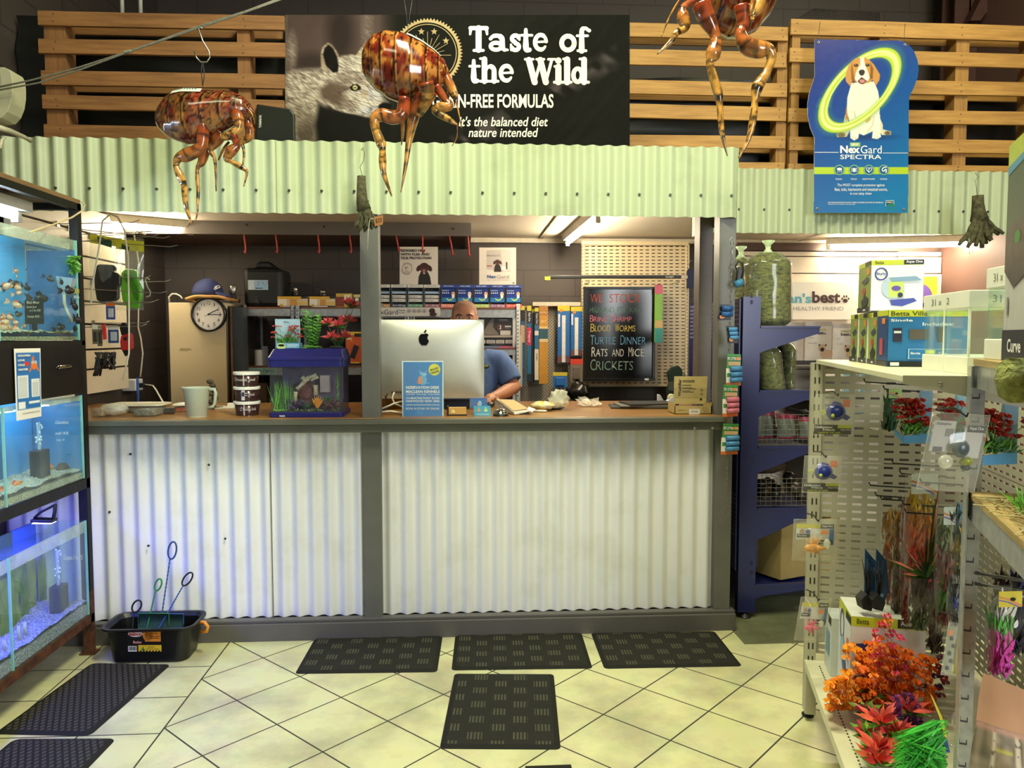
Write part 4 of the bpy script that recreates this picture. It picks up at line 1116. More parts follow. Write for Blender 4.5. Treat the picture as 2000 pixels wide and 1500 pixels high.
for nm,p,w in(('hour_hand',(426,604),1.8),('minute_hand',(433,614.5),1.5),('second_hand',(399,618),.7)):
 mb=MB(BLACK);mb.line(fh,[(405,614.2)if nm!='second_hand' else(410,613),p],w);
 if nm=='hour_hand':mb.disc(fh,407,614,1.6)
 mb.build(nm,ck)
zt=P(384,591,YK).z
mb=MB(M('#b98e52',0.8));a,b=P(369,585,YK+.02),P(450,585,YK+.02)
mb.sheet(lambda u,v:V((a.x+(b.x-a.x)*u,YK-.05+.3*v,zt+.014+.028*math.sin(PI*(u*.9+.05))+.004*math.sin(9*u))),16,4)
o=mb.build('folded_card',solid=.02);tag(o,'folded brown card lying on the cream cabinet beneath the cap','cardboard')
cp=thing('baseball_cap','navy blue baseball cap with a white emblem on top of the cream cabinet','cap',P(412,578,YK+.1))
c0=P(408,576,YK+.08);kk=(YK+.08)/F
mb=MB(M('#27315f',0.8,bmp=.2,scale=60));mb.ell(c0+V((-2*kk,0,0)),29*kk,.10,31*kk,28,14,lambda d:1 if d.z>-0.02 else.97)
vs=mb.v
for q in vs:q.z=max(q.z,c0.z-.004)
mb.build('crown',cp)
mb=MB(M('#27315f',0.8));mb.sheet(lambda u,v:c0+V((22*kk+(23*kk)*v*(1-.35*(2*u-1)**2),.085*(2*u-1)-.03,.018-.028*v-.012*(2*u-1)**2)),10,6);mb.build('visor',cp,solid=.005)
mb=MB(M('#a03a35',0.7));mb.sheet(lambda u,v:c0+V((26*kk+(18*kk)*v*(1-.35*(2*u-1)**2),.085*(2*u-1)-.03,.010-.026*v-.012*(2*u-1)**2)),10,6);mb.build('visor_lining',cp,solid=.003)
mb=MB(WHITE);fq=lambda x,y:P(x,y,YK-.022);mb.line(fq,[(418,565),(421,559),(428,558),(430,561),(424,563),(420,566)],1.4);mb.line(fq,[(424,560),(420,563)],1.2);mb.build('emblem',cp)
t=thing('torch_lamp','silver ribbed torch standing behind the cap on the cabinet','torch',P(455,592,5.45))
q=P(455,590,5.45);mb=MB(M('#b7b3ab',.25,.9));mb.lathe([(0,.118),(.018,.116),(.024,.104),(.024,.06),(.018,.05)],tuple(q),16);mb.build('head',t)
mb=MB(BLACK);mb.lathe([(.018,.05),(.022,.045),(.022,0.0),(0,0)],tuple(q),14);mb.build('handle',t)
mb=MB(M('#cfccc2',.5));mb.tube([P(x,y,5.42)for x,y in((331,590),(330,580),(336,574),(344,574),(352,578),(356,583))],.006,8);o=mb.build('white_cable');tag(o,'white cable arching over the back of the cream cabinet top','cable')
# ---- steel shelving on the rear wall
YSH=5.45
GALV=M('#a7a9a8',0.35,0.55,var=0.18,scale=40);BOARD=wood('#7b4a2e','#5d3722',0,.6)
def shelving(label,xa,xb,lips,uprights,white=()):
 t=thing('steel_shelving',label,'shelving',P((xa+xb)/2,1092,YSH))
 A,B=P(xa,640,YSH).x,P(xb,640,YSH).x
 for(x0,x1)in uprights:
  m_=M('#d3d1c8',.4,.2)if x0 in white else GALV
  a,b=P(x0,640,YSH-.012).x,P(x1,640,YSH-.012).x
  for yy in(YSH-.012,5.86):
   mb=MB(m_);mb.box(a,b,yy,yy+.003,0,1.705 if not white else 1.72);mb.box(a,a+.003,yy,yy+.035,0,1.705)
   mb.mat(M('#2a2a2a',.6))
   if yy<5.6:
    for i in range(24):mb.rect(at(yy,.0006),x0+(x1-x0)*.3,606+i*7.2,x0+(x1-x0)*.55,608.6+i*7.2)
   mb.build('upright',t)
 for(y0,y1)in lips:
  z1,z0=P(xa,y0,YSH).z,P(xa,y1,YSH).z
  mb=MB(GALV);mb.box(A,B,YSH,YSH+.004,z0,z1);mb.box(A,B,YSH+.004,YSH+.03,z0,z0+.003);mb.box(A,B,5.85,5.856,z0,z1);mb.build('beam',t)
  mb=MB(BOARD);mb.box(A,B,YSH-.004,5.87,z1,z1+.012);mb.build('shelf_board',t)
 return t
LA=[(602.5,617),(718,733)];LB=[(604,620),(683,694)]
shA=shelving('galvanised shelf rack between the blue-grey board and the middle post',474,704,LA+[(812,828)],[(568,574),(577,585),(476,482)])
shB=shelving('galvanised shelf rack carrying the flea treatment displays behind the computer',738,1016,LB+[(812,828)],[(1008,1016),(742,748)],(1008,))
zA1,zA2=P(474,602.5,YSH).z+.012,P(474,718,YSH).z+.012
zB1,zB2=P(738,604,YSH).z+.012,P(738,683,YSH).z+.012
mb=MB(M('#a8cfc0',.5));mb.pbox(478,718.5,540,732,YSH-.006,.003);mb.mat(M('#1e6a52',.5));mb.text(at(YSH-.006,.001),'Tropical Flakes',480,720,536,730,shear=.15);o=mb.build('shelf_ticket',shA)
wc=thing('water_container','black plastic water container with a tap and a blue white label on the top shelf','container',(P(511,600,5.62).x,5.62,zA1))
YW=5.50
mb=MB(M('#10100f',.45,var=.2));a,b=P(475,560,YW),P(551,560,YW);zt_=P(511,523,YW).z
mb.box(a.x,b.x,YW,5.80,zA1,zt_);mb.build('body',wc,bevel=.03)
mb=MB(M('#10100f',.28));mb.prism([P(x,y,YW+.1)for x,y in((494,524),(500,516),(506,511),(526,511),(534,518),(546,525))],(0,.08,0));mb.build('handle',wc,bevel=.012)
mb=MB(BLACK);q=P(503,590,YW-.03);mb.cbox(tuple(q),.03,.05,.022);mb.cbox((q.x,q.y-.015,q.z+.02),.012,.012,.04);mb.build('tap',wc,bevel=.004)
mb=MB(M('#c3cfd6',.4));mb.pbox(484.5,547,523.5,566,YW-.003,.002);mb.mat(M('#8fb4d8',.4));mb.rect(at(YW-.003,.001),497,548,522,565)
mb.mat(M('#31465c',.5));
for r_ in((496,551.5,505,555),(514,551.5,522,555),(499,562,513,564)):mb.rect(at(YW-.003,.0016),*r_)
mb.mat(M('#eef2f2',.4));mb.rect(at(YW-.003,.0022),497,552.3,504,554.2);mb.rect(at(YW-.003,.0022),515,552.3,521,554.2);mb.build('label',wc)
def onshelf(name,label,x0,x1,y0,Y,z,d,col,items,cat='box',group=None):
 a,b=P(x0,y0,Y),P(x1,y0,Y)
 t=thing(name,label,cat,((a.x+b.x)/2,Y+d/2,z),group=group)
 mb=MB(M(col,.45,var=.05));mb.box(a.x,b.x,Y,Y+d,z,a.z);mb.build('carton',t,bevel=.0015)
 y1=750-1*0
 q=V(((a.x+b.x)/2,Y,z))-CAM;yb=750-F*q.dot(up)/q.dot(fw)
 f=lambda u,v:V((a.x+(b.x-a.x)*u,Y-.0012,a.z+(z-a.z)*v))
 if items:
  mb=MB()
  for it in items:
   mb.mat(M(it[0],.5,var=.02))
   g=(lambda k:lambda u,v:f(u,v)+V((0,-k,0)))(.0004*(items.index(it)+1))
   if isinstance(it[1],str):mb.text(g,*it[1:6],bold=it[6]if len(it)>6 else 0)
   elif it[1]=='o':pass
   else:mb.rect(g,*it[1:5])
  mb.build('printed_front',t)
 return t,f
for x0,x1,lab in((542,601,'yellow and white lamp carton on the top shelf, beside the water container'),(604,655,'yellow and white lamp carton on the top shelf, second from the water container')):
 onshelf('lamp_carton',lab,x0,x1,579,5.50,zA1,.2,'#d9c49b',[('#d9a92c',0,0,.78,.24),('#2a2a26',.78,0,1,.2),('#e9e2d0',0,.24,.3,.85),('#c98f3c',.42,.28,.62,.85),('#d7b65c',.65,.5,.97,.8),('#1e1e1c',0,.87,1,1),('#eae6da',.1,.9,.7,.98),('#c9a032',.08,.72,.18,.98)])
for x,y0,y1,lab in((576,559,579,'silver-topped black lamp bulb standing on the first yellow lamp carton'),(630.5,565,579,'silver-topped black lamp bulb standing on the second yellow lamp carton')):
 t=thing('lamp_bulb',lab,'bulb',P(x,579,5.6));zq=P(x,579,5.5).z;q=P(x,y0,5.6);h=q.z-zq
 mb=MB(M('#b5b2a8',.2,.9));mb.lathe([(0,h),(.012,h-.002),(.02,h-.012),(.021,h*.45)],(q.x,5.6,zq),16);mb.build('cap',t)
 mb=MB(BLACK);mb.lathe([(.021,h*.45),(.024,h*.35),(.026,0),(0,0)],(q.x,5.6,zq),16);mb.tube([(q.x-.01,5.6,zq+h),(q.x-.02,5.6,zq+h+.018),(q.x-.05,5.6,zq+h+.012)],.003,6);mb.build('base',t)
onshelf('lamp_carton','yellow lamp carton on the top shelf behind the red plastic plant',656,688,573,5.5,zA1,.2,'#c9a63f',[('#7a2f20',0,.25,.5,.95),('#e9dfc6',.5,.1,.9,.8)])
onshelf('lamp_carton','dark lamp carton on the top shelf against the middle post',689,705,574,5.5,zA1,.2,'#4a4632',[('#d4c07a',.1,.05,.9,.25),('#e9dfc6',.3,.3,.7,.8)])
t,f=onshelf('heater_carton','orange aquarium heater carton on the second shelf by the middle post',675,706,648,5.5,zA2,.2,'#cf5a24',[('#e0b02e',0,0,1,.1),('#1d1a18',.55,.05,1,.15),('#f0e6d8',.05,.19,.4,.23),('#f07a1e',.25,.22,.42,.3),('#1d1a18',.1,.93,1,1),('#e8c23a',.3,.9,.85,.94)])
mb=MB(BLACK);mb.flat(lambda u,v:f(u,v)+V((0,-.005,0)),[(.55,.38),(.85,.44),(.55,.82),(.25,.76)]);mb.build('heater_picture',t)
for x,w,y0,lab,m_ in((507,9,684,'white plastic feed scoop frame on the second shelf',WHITE),(517,7,677,'clear jar on the second shelf next to the white scoop',clear((.9,.95,1),.2))):
 q=P(x,715,5.52);mb=MB(m_);mb.lathe([(w*.0036,0),(w*.0036,P(x,y0,5.52).z-zA2),(w*.0032,P(x,y0,5.52).z-zA2+.004),(w*.003,.004),(0,.004)],(q.x,5.52,zA2),18)
 o=mb.build('storage_jar');tag(o,lab,'jar')
onshelf('brown_carton','brown open carton on the low shelf behind the plant aquarium',497,520,748,5.52,P(474,812,YSH).z+.012,.2,'#8a6a48',[])
zq=zB1
def dispenser(label,x0,x1,kind,foot,weight,first=False):
 a,b=P(x0,580,5.47),P(x1,580,5.47);zt_=P(800,555.5,5.47).z
 t=thing('pack_dispenser',label,'dispenser',((a.x+b.x)/2,5.52,zq),group=None)
 f=lambda u,v:V((a.x+(b.x-a.x)*u,5.47,zt_+(zq-zt_)*v))
 dk=M('#2a2c30',.4)if kind else M('#4b4e50',.4)
 mb=MB(dk);g=lambda u,v:f(u,v)
 mb.box(a.x,a.x+.006,5.47,5.58,zq,zt_);mb.box(b.x-.006,b.x,5.47,5.58,zq,zt_);mb.box(a.x,b.x,5.57,5.58,zq,zt_);mb.box(a.x,b.x,5.47,5.58,zt_-.006,zt_);mb.build('frame',t,bevel=.002)
 cols=('#d9d6cc','#23252b')if not kind else('#1f3c8a','#1f3c8a')
 mb=MB(M(cols[0],.5));fo=lambda k:(lambda u,v:f(u,v)+V((0,-k,0)))
 mb.box(a.x,b.x,5.466,5.47,f(0,.14).z,f(0,.01).z);mb.mat(M('#54565a' if not kind else '#eef0f4',.5));mb.text(fo(.005),'ONE CHEW' if kind else 'FLEA & TICK',.18,.045,.82,.095);mb.build('header',t)
 if not kind:
  for i,z_ in enumerate((.46,.62)):
   mb=MB(M('#d9d6cc',.5));mb.box(a.x+.008,b.x-.008,5.478,5.56,f(0,z_+.13).z,f(0,z_).z);mb.mat(M('#3a3a3c',.5));mb.text(lambda u,v:f(u,v)+V((0,.0075,0)),'NexGard',.1,z_+.035,.62,z_+.105);o=mb.build('small_carton');tag(o,'small white flea tablet carton inside the grey displays','carton','white cartons inside the grey displays')
  mb=MB(M('#9db4c8',.25));mb.box(a.x+.006,b.x-.006,5.474,5.476,f(0,.40).z,f(0,.30).z)
 else:
  mb=MB(M('#16307e',.3));mb.box(a.x+.006,b.x-.006,5.474,5.56,f(0,.76).z,f(0,.15).z);mb.mat(M('#2377b4',.4));mb.rect(lambda u,v:f(u,v)+V((0,.0033,0)),.05,.56,.95,.75)
  mb.mat(M('#e7ebf2',.5));mb.text(lambda u,v:f(u,v)+V((0,.003,0)),'NexGard',.08,.22,.5,.28)
  for i in range(4):mb.disc(lambda u,v:f(u,v)+V((0,.003,0)),.12+i*.12,.36,.04,.028,10)
  mb.mat(M('#d9a06a' if kind%2 else '#e0c9a2',.5));mb.disc(lambda u,v:f(u,v)+V((0,.0028,0)),.78,.4,.12,.1,14);mb.mat(M('#efe8da',.5));mb.disc(lambda u,v:f(u,v)+V((0,.0026,0)),.78,.5,.09,.09,14)
  mb.mat(M('#c8d94a',.5));mb.line(lambda u,v:f(u,v)+V((0,.0025,0)),[(.35,.6),(.5,.68),(.68,.64),(.75,.58)],.05)
 mb.build('stock',t)
 mb=MB(M(foot,.5));mb.box(a.x,b.x,5.462,5.47,zq,f(0,.84).z);mb.mat(M('#e9e9e6',.5));mb.text(fo(.0095),weight,.1,.875,.9,.96,bold=.01);mb.build('weight_strip',t)
z6=lambda X:735+X/7.02
for i,(X0,X1,kind,foot,w,lab)in enumerate(((-40,190,0,'#b8813c','2-4 kg','grey display of small white cartons with an amber foot'),(203,418,0,'#3f4557','4.1-10 kg','grey display of small white cartons with a slate blue foot'),(428,645,0,'#4f8263','10.1-25 kg','grey display of small white cartons with a green foot'),(654,872,0,'#8a5560','25.1-50 kg','grey display of small white cartons with a dusky red foot'),(885,1102,1,'#d9806a','2.0-3.5 kg','blue chew display with a salmon foot next to the grey ones'),(1110,1326,2,'#c8a24a','3.6-7.5 kg','blue chew display directly behind the head of the man'),(1335,1550,3,'#a5bf5a','7.6-15 kg','blue chew display with a lime foot'),(1556,1770,4,'#93607c','15.1-30 kg','blue chew display with a purple foot'),(1777,1992,5,'#d4543f','30.1-60 kg','blue chew display with a red foot at the shelf end'))):
 dispenser(lab,z6(X0),z6(X1),kind,foot,w)
hb=thing('header_strip','white flea treatment strip along the shelf edge with round icons and a dog','shelf strip',P(800,618,5.43))
fH=at(5.43,.002)
mb=MB(M('#cfcac0',.5));mb.pbox(738,600.5,860,617.5,5.43,.004);mb.build('strip',hb)
ink(hb,fH,[('#4a4a4e','NexGard',727,605,777,614),('#3a3a3e','Ready',779,604.5,791,608),('#3a3a3e','to Treat',779,609,790,612),('#3c211c',0,844,607,6,5),('#3c211c',0,846,614,7,4)])
mb=MB(M('#4a4a4e',.5))
for i in range(4):mb.ring(fH,799+i*9.9,607.5,3,3.6,16);mb.disc(fH,799+i*9.9,607.5,1.5,1.2,8)
mb.build('icons',hb)
for X,ch in((791,'R'),(802,'M')):
 t=thing('letter_card','small white card printed %s under the strip, %s of the pair'%(ch,'first' if ch=='R' else 'second'),'card',P(X+4,625,5.44));mb=MB(WHITE);mb.pbox(X,618,X+8,626,5.44,.002);mb.build('card',t);ink(t,at(5.44,.0012),[('#1c1c1c',ch,X+1.5,619,X+6.5,624,.03)])
def poster(label,x0,y0,x1,y1,Y,draw,items):
 t=thing('show_card',label,'poster',P((x0+x1)/2,y1,Y));zt_=P(800,555.5,5.47).z
 cv=Cv(x0,y0,x1,y1,int((x1-x0)*2),int((y1-y0)*2),'#ddd3c6');draw(cv)
 mb=MB(M('#ddd3c6',.5));a,b=P(x0,y0,Y),P(x1,y1,Y);mb.box(a.x,b.x,Y,Y+.006,b.z,a.z);mb.build('card',t)
 cv.mesh('picture',at(Y,.001),t,printmat(.4));ink(t,at(Y,.002),items);return t
def dog(cv,cx,cy,s,tongue=True):
 e=lambda x,y,rx,ry,c,so=.5,rot=0:cv.ell(cx+x*s,cy+y*s,rx*s,ry*s,c,rot,so)
 cv.poly([(cx+x*s,cy+y*s)for x,y in((-15,40),(-13,20),(-8,8),(8,8),(14,20),(17,40))],'#231a18',.8)
 e(-13,0,5,8,'#3d211b',.8,.5);e(13,0,5,8,'#3d211b',.8,-.5);e(0,-2,12,11,'#45261f',.8);e(0,4,8,8,'#5a342a',.8);e(0,0,3.4,2.6,'#120d0c')
 e(-5,-5,1.6,1.2,'#120d0c');e(5,-5,1.6,1.2,'#120d0c');e(0,11,5,2.4,'#1a1211')
 if tongue:e(-.5,6,3.2,5,'#a56a6c');e(0,12,3,1.6,'#d9bcb0')
def d1(cv):dog(cv,828.5,524,.82)
poster('white flea treatment poster with a brown dog licking its nose, standing on the grey displays',780.6,482,855.4,556,5.56,d1,[('#211f22','REWARD HIM',783,487,830,492,.03),('#211f22','WITH FLEA AND',782.5,494.3,839,499.3,.03),('#211f22','TICK PROTECTION',782.5,501.5,842.5,506.5,.03),('#33313a','#1',791,520,796.5,526),('#4a4850','BRAND',791,528,799,530),('#4a4850','CHOICE',790.5,531,799.5,533)])
mb=MB(M('#4a4850',.5));fq=at(5.56,.002)
mb.ring(fq,795,525,9.2,10,30);mb.line(fq,arc(795,525,11.6,11.6,60,170,12),.7);mb.line(fq,arc(795,525,11.6,11.6,230,330,12),.7);mb.build('badge',[o for o in bpy.data.objects if o.name.startswith('show_card')][-1])
def d2(cv):
 cv.poly([(950,489),(968,488),(997,488),(997,530),(984,531),(950,526)],'#bdb5ac',.5);cv.poly([(978,489),(997,488),(997,528),(983,531)],'#cfc8be',.5);cv.rect(951,518,961,521,'#b06a5c');dog(cv,971.5,513,.45,False);cv.rect(980,520,990,527,'#efe9e0',1);cv.rect(988,512,991,526,'#3b2a26',.5)
poster('white flea treatment poster with product cartons and a dog, standing on the blue displays',936,483.5,1008,556,5.56,d2,[('#53555c','NexGard',951,497,975,501),('#3c5a8f','Nex',951.5,537,969,543.5,.04),('#8d8780','Gard',970,537,994,544),('#8d8780','NEXT-GEN PROTECTION',951.5,546,994,548),('#5b6b52',1001,551.5,1005,554)])
t,f=onshelf('display_carton','dark display carton with a figure three medallion on the shelf behind the man',938,1001,619.5,5.5,P(938,659,5.5).z,.12,'#38322a',[('#b9a896',0,.9,1,1),('#d9cfc0',.62,.66,.94,.88),('#c9c2b8',.58,.12,.85,.15),('#8a837a',.58,.2,.92,.22),('#d2c9be',.76,.42,.96,.5),('#6d665c',.76,.54,.92,.58)])
g=lambda u,v:f(u,v)+V((0,-.004,0));mb=MB(M('#9a4a35',.4));mb.ring(g,.62,.5,.085,.1,24,.63*2.2);mb.mat(M('#efeae2',.5));mb.text(g,'3',.59,.4,.65,.6,bold=.03);mb.mat(M('#7d7264',.5));mb.flat(g,[(.05,.88),(.25,.3),(.38,.05),(.42,.1),(.4,.5),(.5,.7),(.58,.88)]);mb.build('medallion',t)
for i,(x0,x1)in enumerate(((935,948),(950,967),(969,985),(987,1001))):
 onshelf('small_carton','small white carton on the shelf behind the man, %s'%('hidden mostly by the computer','beside the computer edge','second from the shelf end','at the shelf end')[i],x0,x1,664,5.5,zB2+.03,.1,'#cfc6ba',[('#8d857b',.1,.25,.9,.4),('#5a534c',.1,.62,.9,.75)])
t,f=onshelf('flat_carton','flat blue and pink carton under the small white cartons',935,1001,676,5.48,zB2,.14,'#5a7fa5',[('#b8557c',.6,0,1,1)])
mb=MB(BLACK);mb.box(P(935,664,5.5).x,P(1001,664,5.5).x,5.5,5.6,P(938,664,5.5).z,P(938,659,5.5).z);o=mb.build('black_tray');tag(o,'black tray between the display carton and the small white cartons','tray')
# ---- slotted and perforated boards
def slotted(mb,f,nx,ny,su,sv,off=0.0):
 """flat board f(u,v) with nx by ny real slots"""
 for j in range(ny):
  for i in range(nx):
   u0,u1,v0,v1=i/nx,(i+1)/nx,j/ny,(j+1)/ny
   a,b=u0+(1-su)/2/nx,u1-(1-su)/2/nx;c,d=v0+(1-sv)/2/ny,v1-(1-sv)/2/ny
   mb.add([f(u0,v0),f(u1,v0),f(u1,v1),f(u0,v1),f(a,c),f(b,c),f(b,d),f(a,d)],[(0,1,5,4),(1,2,6,5),(2,3,7,6),(3,0,4,7)],False)
PANEL=M('#d6c39c',.45,var=.03)
sp=thing('slotted_panel','cream slotted metal display panel on the rear wall behind the chalkboard','display panel',P(1240,755,5.85))
mb=MB(PANEL);g=quad(P(1141,478,5.85),P(1340,478,5.85),P(1340,751,5.85),P(1141,751,5.85));slotted(mb,g,17,41,.58,.26)
mb.pbox(1136,471,1345,478,5.83,.03);mb.pbox(1136,751,1345,755,5.83,.03);mb.pbox(1136,478,1141,751,5.83,.03);mb.pbox(1340,478,1345,751,5.83,.03);mb.build('panel',sp)
mb=MB(M('#5b4b3a',.5));
for i in range(40):
 for x in(1137.5,1342.5):mb.rect(at(5.83,.0006),x-.6,480+i*6.8,x+.6,484+i*6.8)
mb.rect(at(5.83,.0006),1145,479.5,1336,480.3);mb.build('edge_slots',sp)
cb=thing('chalkboard','black chalkboard listing pet foods in coloured chalk','chalkboard',P(1210,744,5.76))
mb=MB(M('#0c0b0b',.35));mb.pbox(1140,560,1280,565,5.755,.03);mb.pbox(1140,739,1280,744,5.755,.03);mb.pbox(1140,565,1144,739,5.755,.03);mb.pbox(1275,565,1280,739,5.755,.03);mb.build('frame',cb,bevel=.002)
mb=MB(M('#121311',.16,var=.2));mb.pbox(1144,565,1275,739,5.768,.012);mb.build('slate',cb)
z1=lambda X,Y:(1020+X/3.66,420+Y/3.66)
mb=MB()
for s_,c_,X0,Y0,X1,Y1 in(('WE STOCK','#b0402f',487,562,850,625),('HIGHLAND PET FOOD','#44705a',483,655,855,697),('BRINE SHRIMP','#c26676',483,720,785,762),('BLOOD WORMS','#c9b352',487,782,812,832),('TURTLE DINNER','#5f93b8',487,865,885,925),('RATS AND MICE','#d8d8d0',495,950,875,1010),('CRICKETS','#7d9b8d',487,1037,795,1108)):
 mb.mat(M(c_,.8,var=.2,scale=200));x0,y0=z1(X0,Y0);x1,y1=z1(X1,Y1);n_=0
 for wi,wd in enumerate(s_.split(' ')):
  tot=len(s_);st=s_.index(wd);xa=x0+(x1-x0)*st/tot;xb=x0+(x1-x0)*(st+len(wd))/tot-1
  if wd in('AND','PET')or s_=='WE STOCK' or s_.startswith('HIGH'):mb.text(at(5.768,.001),wd,xa,y0+(2.5 if wd=='AND' else.5),xb,y1,bold=-.008,shear=.06)
  else:mb.text(at(5.768,.001),wd[0],xa,y0-1.5,xa+(xb-xa)/len(wd),y1+.5,bold=-.008,shear=.06);mb.text(at(5.768,.001),wd[1:],xa+(xb-xa)/len(wd)+.6,y0+2,xb,y1,bold=-.008,shear=.06)
mb.build('chalk_lettering',cb)
mb=MB(WHITE);mb.pbox(1259,739,1267,743,5.754,.001);mb.build('sticker',cb)
for px in(1150,1240,1325):mb=MB(HK0 if 0 else STEEL);q=P(px,548,5.62);mb.tube([(q.x,5.86,q.z-.012),(q.x,5.60,q.z-.012),(q.x,5.58,q.z+.004)],.003,6);o=mb.build('display_hook');tag(o,'wire hook under the black light strip on the slotted panel','hook','hooks under the light strip')
lb=thing('light_strip','long black aquarium light strip lying across hooks above the chalkboard','light strip',P(1200,546,5.62))
mb=MB(BLACK);a,b=P(1068,541,5.62),P(1342,541,5.62);mb.cbox(((a.x+b.x)/2,5.62,(a.z+b.z)/2),b.x-a.x,.06,.022,ry=math.atan2(a.z-b.z,b.x-a.x));mb.build('housing',lb,bevel=.004)
mb=MB(M('#d3c233',.5));mb.pbox(1064,540,1075,547,5.585,.04);mb.build('end_label',lb)
mb=MB(M('#b9a98a',.4));mb.pbox(1331,538,1343,544,5.585,.04);mb.mat(WHITE);mb.text(at(5.586,.0015),'Sunlight',1300,539,1316,543);mb.build('end_label',lb)
def stickpack(name,label,x0,y0,x1,y1,Y,bands,hang=True,d=.018):
 t=thing(name,label,'product pack',P((x0+x1)/2,y1,Y))
 mb=MB(M(bands[0][2],.4));mb.pbox(x0,y0,x1,y1,Y,d);mb.build('carton',t,bevel=.002)
 mb=MB()
 for i,b in enumerate(bands[1:]):
  mb.mat(M(b[2],.4,var=.05));g=at(Y,.001+.0004*i)
  w=b[3]if len(b)>3 else(0,1)
  mb.rect(g,x0+(x1-x0)*w[0],y0+(y1-y0)*b[0],x0+(x1-x0)*w[1],y0+(y1-y0)*b[1])
 if len(bands)>1:mb.build('printed_front',t)
 return t
stickpack('stick_pack','pink, lime and teal stick pack hung at the edge of the chalkboard',1279,556,1294,669,5.72,[(0,1,'#7fb22e'),(0,.16,'#d9566a'),(.62,.75,'#c9a860'),(.75,1,'#2f8a84')])
pb=thing('pegboard','pale perforated pegboard on the rear wall hung with lamp tube packs','pegboard',P(1080,800,5.93))
m,nt,b_=newmat('pegboard_holes');x,y,z=xyz(nt)
hx=((x/.024+200).frac()-.5)*.024;hz=((z/.024+200).frac()-.5)*.024
rr=(hx*hx+hz*hz).lt(.0042**2)
hx2=((x/.024+200.5).frac()-.5)*.024;hz2=((z/.024+200.5).frac()-.5)*.024
rr=rr.max((hx2*hx2+hz2*hz2).lt(.0042**2))
nt.links.new(mixc(nt,rr,lin('#a39987'),lin('#3a342d')),b_.inputs['Base Color']);b_.inputs['Roughness'].default_value=.6
mb=MB(m);mb.pbox(1012,600,1142,800,5.93,.01);mb.build('board',pb)
mb=MB(M('#d8ccb4',.5));mb.pbox(1040,590,1134,598,5.86,.07);mb.mat(M('#8d6d47',.6));mb.pbox(1012,597,1134,602,5.90,.03);mb.build('top_rail',pb,bevel=.003)
stickpack('tube_pack','thin beige strip hanging first on the pegboard by the shelf upright',1012,655,1020,756,5.80,[(0,1,'#c9b58c')])
stickpack('tube_pack','narrow blue and peach lamp tube pack behind the beige strip',1017,598,1025,752,5.84,[(0,1,'#1f5f8c'),(0,.05,'#d3c233'),(.05,.19,'#111111'),(.24,.46,'#d9b08a'),(.8,.9,'#274a66')])
t=stickpack('tube_pack','blue lamp tube pack with a crimson band on the pegboard',1029.5,597,1038,745,5.80,[(0,1,'#1d5e86'),(0,.07,'#d3c233'),(.07,.23,'#111111'),(.29,.52,'#c4284e'),(.9,1,'#10222c')])
def vert(t,x0,y0,x1,y1,Y,s_,col):
 mb=MB(M(col,.5));g=quad(P(x1,y0,Y),P(x1,y1,Y),P(x0,y1,Y),P(x0,y0,Y));mb.text(lambda u,v:g(u,v)+V((0,-.003,0)),s_,0,0,1,1,bold=.01);mb.build('lettering',t)
vert(t,1031,646,1036,668,5.80,'Tropical','#f0dfe4');vert(t,1031,610,1036.5,628,5.80,'Aqua One','#e9e9e9')
t=stickpack('tube_pack','black, blue and white lamp tube pack beside the golden sleeve',1044,601,1052,751,5.80,[(0,1,'#1d5e86'),(0,.05,'#d3c233'),(.05,.22,'#111111'),(.30,.36,'#d8d2c4'),(.54,.94,'#e2d6be'),(.94,1,'#1b2b20')])
vert(t,1046,690,1050.5,704,5.80,'Sunlight','#333333');vert(t,1046,612,1051,632,5.80,'Aqua One','#e9e9e9')
stickpack('tube_pack','grey lamp tube pack hidden behind the white one',1039.5,604,1043.5,748,5.83,[(0,1,'#4a4c4c'),(0,.05,'#d3c233')])
t=stickpack('tube_pack','golden sunset lamp tube sleeve, the widest on the pegboard',1053,598,1070,750,5.80,[(0,1,'#c98f2c'),(0,.12,'#b0752a'),(.26,.31,'#e2bd7a'),(.29,.42,'#274f57'),(.42,.46,'#d8c08a')])
ink(t,at(5.80,.004),[('#e9cf9a','SKY',1056,625,1067,631),('#e9cf9a','REPTILE',1055,609,1068,612)])
for i,(x0,x1,y1,lab)in enumerate(((1089,1113,712,'longer blue lamp carton with a yellow header beside the golden sleeve'),(1115,1137,698,'shorter blue lamp carton with a yellow header against the chalkboard'))):
 t=stickpack('lamp_pack',lab,x0,597+2*i,x1,y1,5.82,[(0,1,'#1f62a8'),(0,.09,'#dcc42e'),(.85,.97,'#6a3f4a'),(.97,1,'#141414'),(.14,.36,'#dfe6ee',(.04,.2))])
 mb=MB(M('#ece6d8',.4));xm=(x0+x1)/2;mb.pbox(xm-3.6,616+4*i,xm+3.6,y1-4,5.808,.012);mb.build('lamp_tube',t,bevel=.003)
 mb=MB(M('#e8842e',.5));mb.disc(at(5.82,.0025),x0+7+10*i*0,607+3*i,3.2,3,12);mb.build('price_dot',t)
small('blue blister pack of two small heaters under the lamp cartons',1080,727,1108,757,5.8,('#2f6fae','#2a6ab8','#d9c23a'))
small('red topped pack with a clear lower half beside the chalkboard corner',1114,701,1138,746,5.78,('#7d7163','#6b6158','#d9432e'))
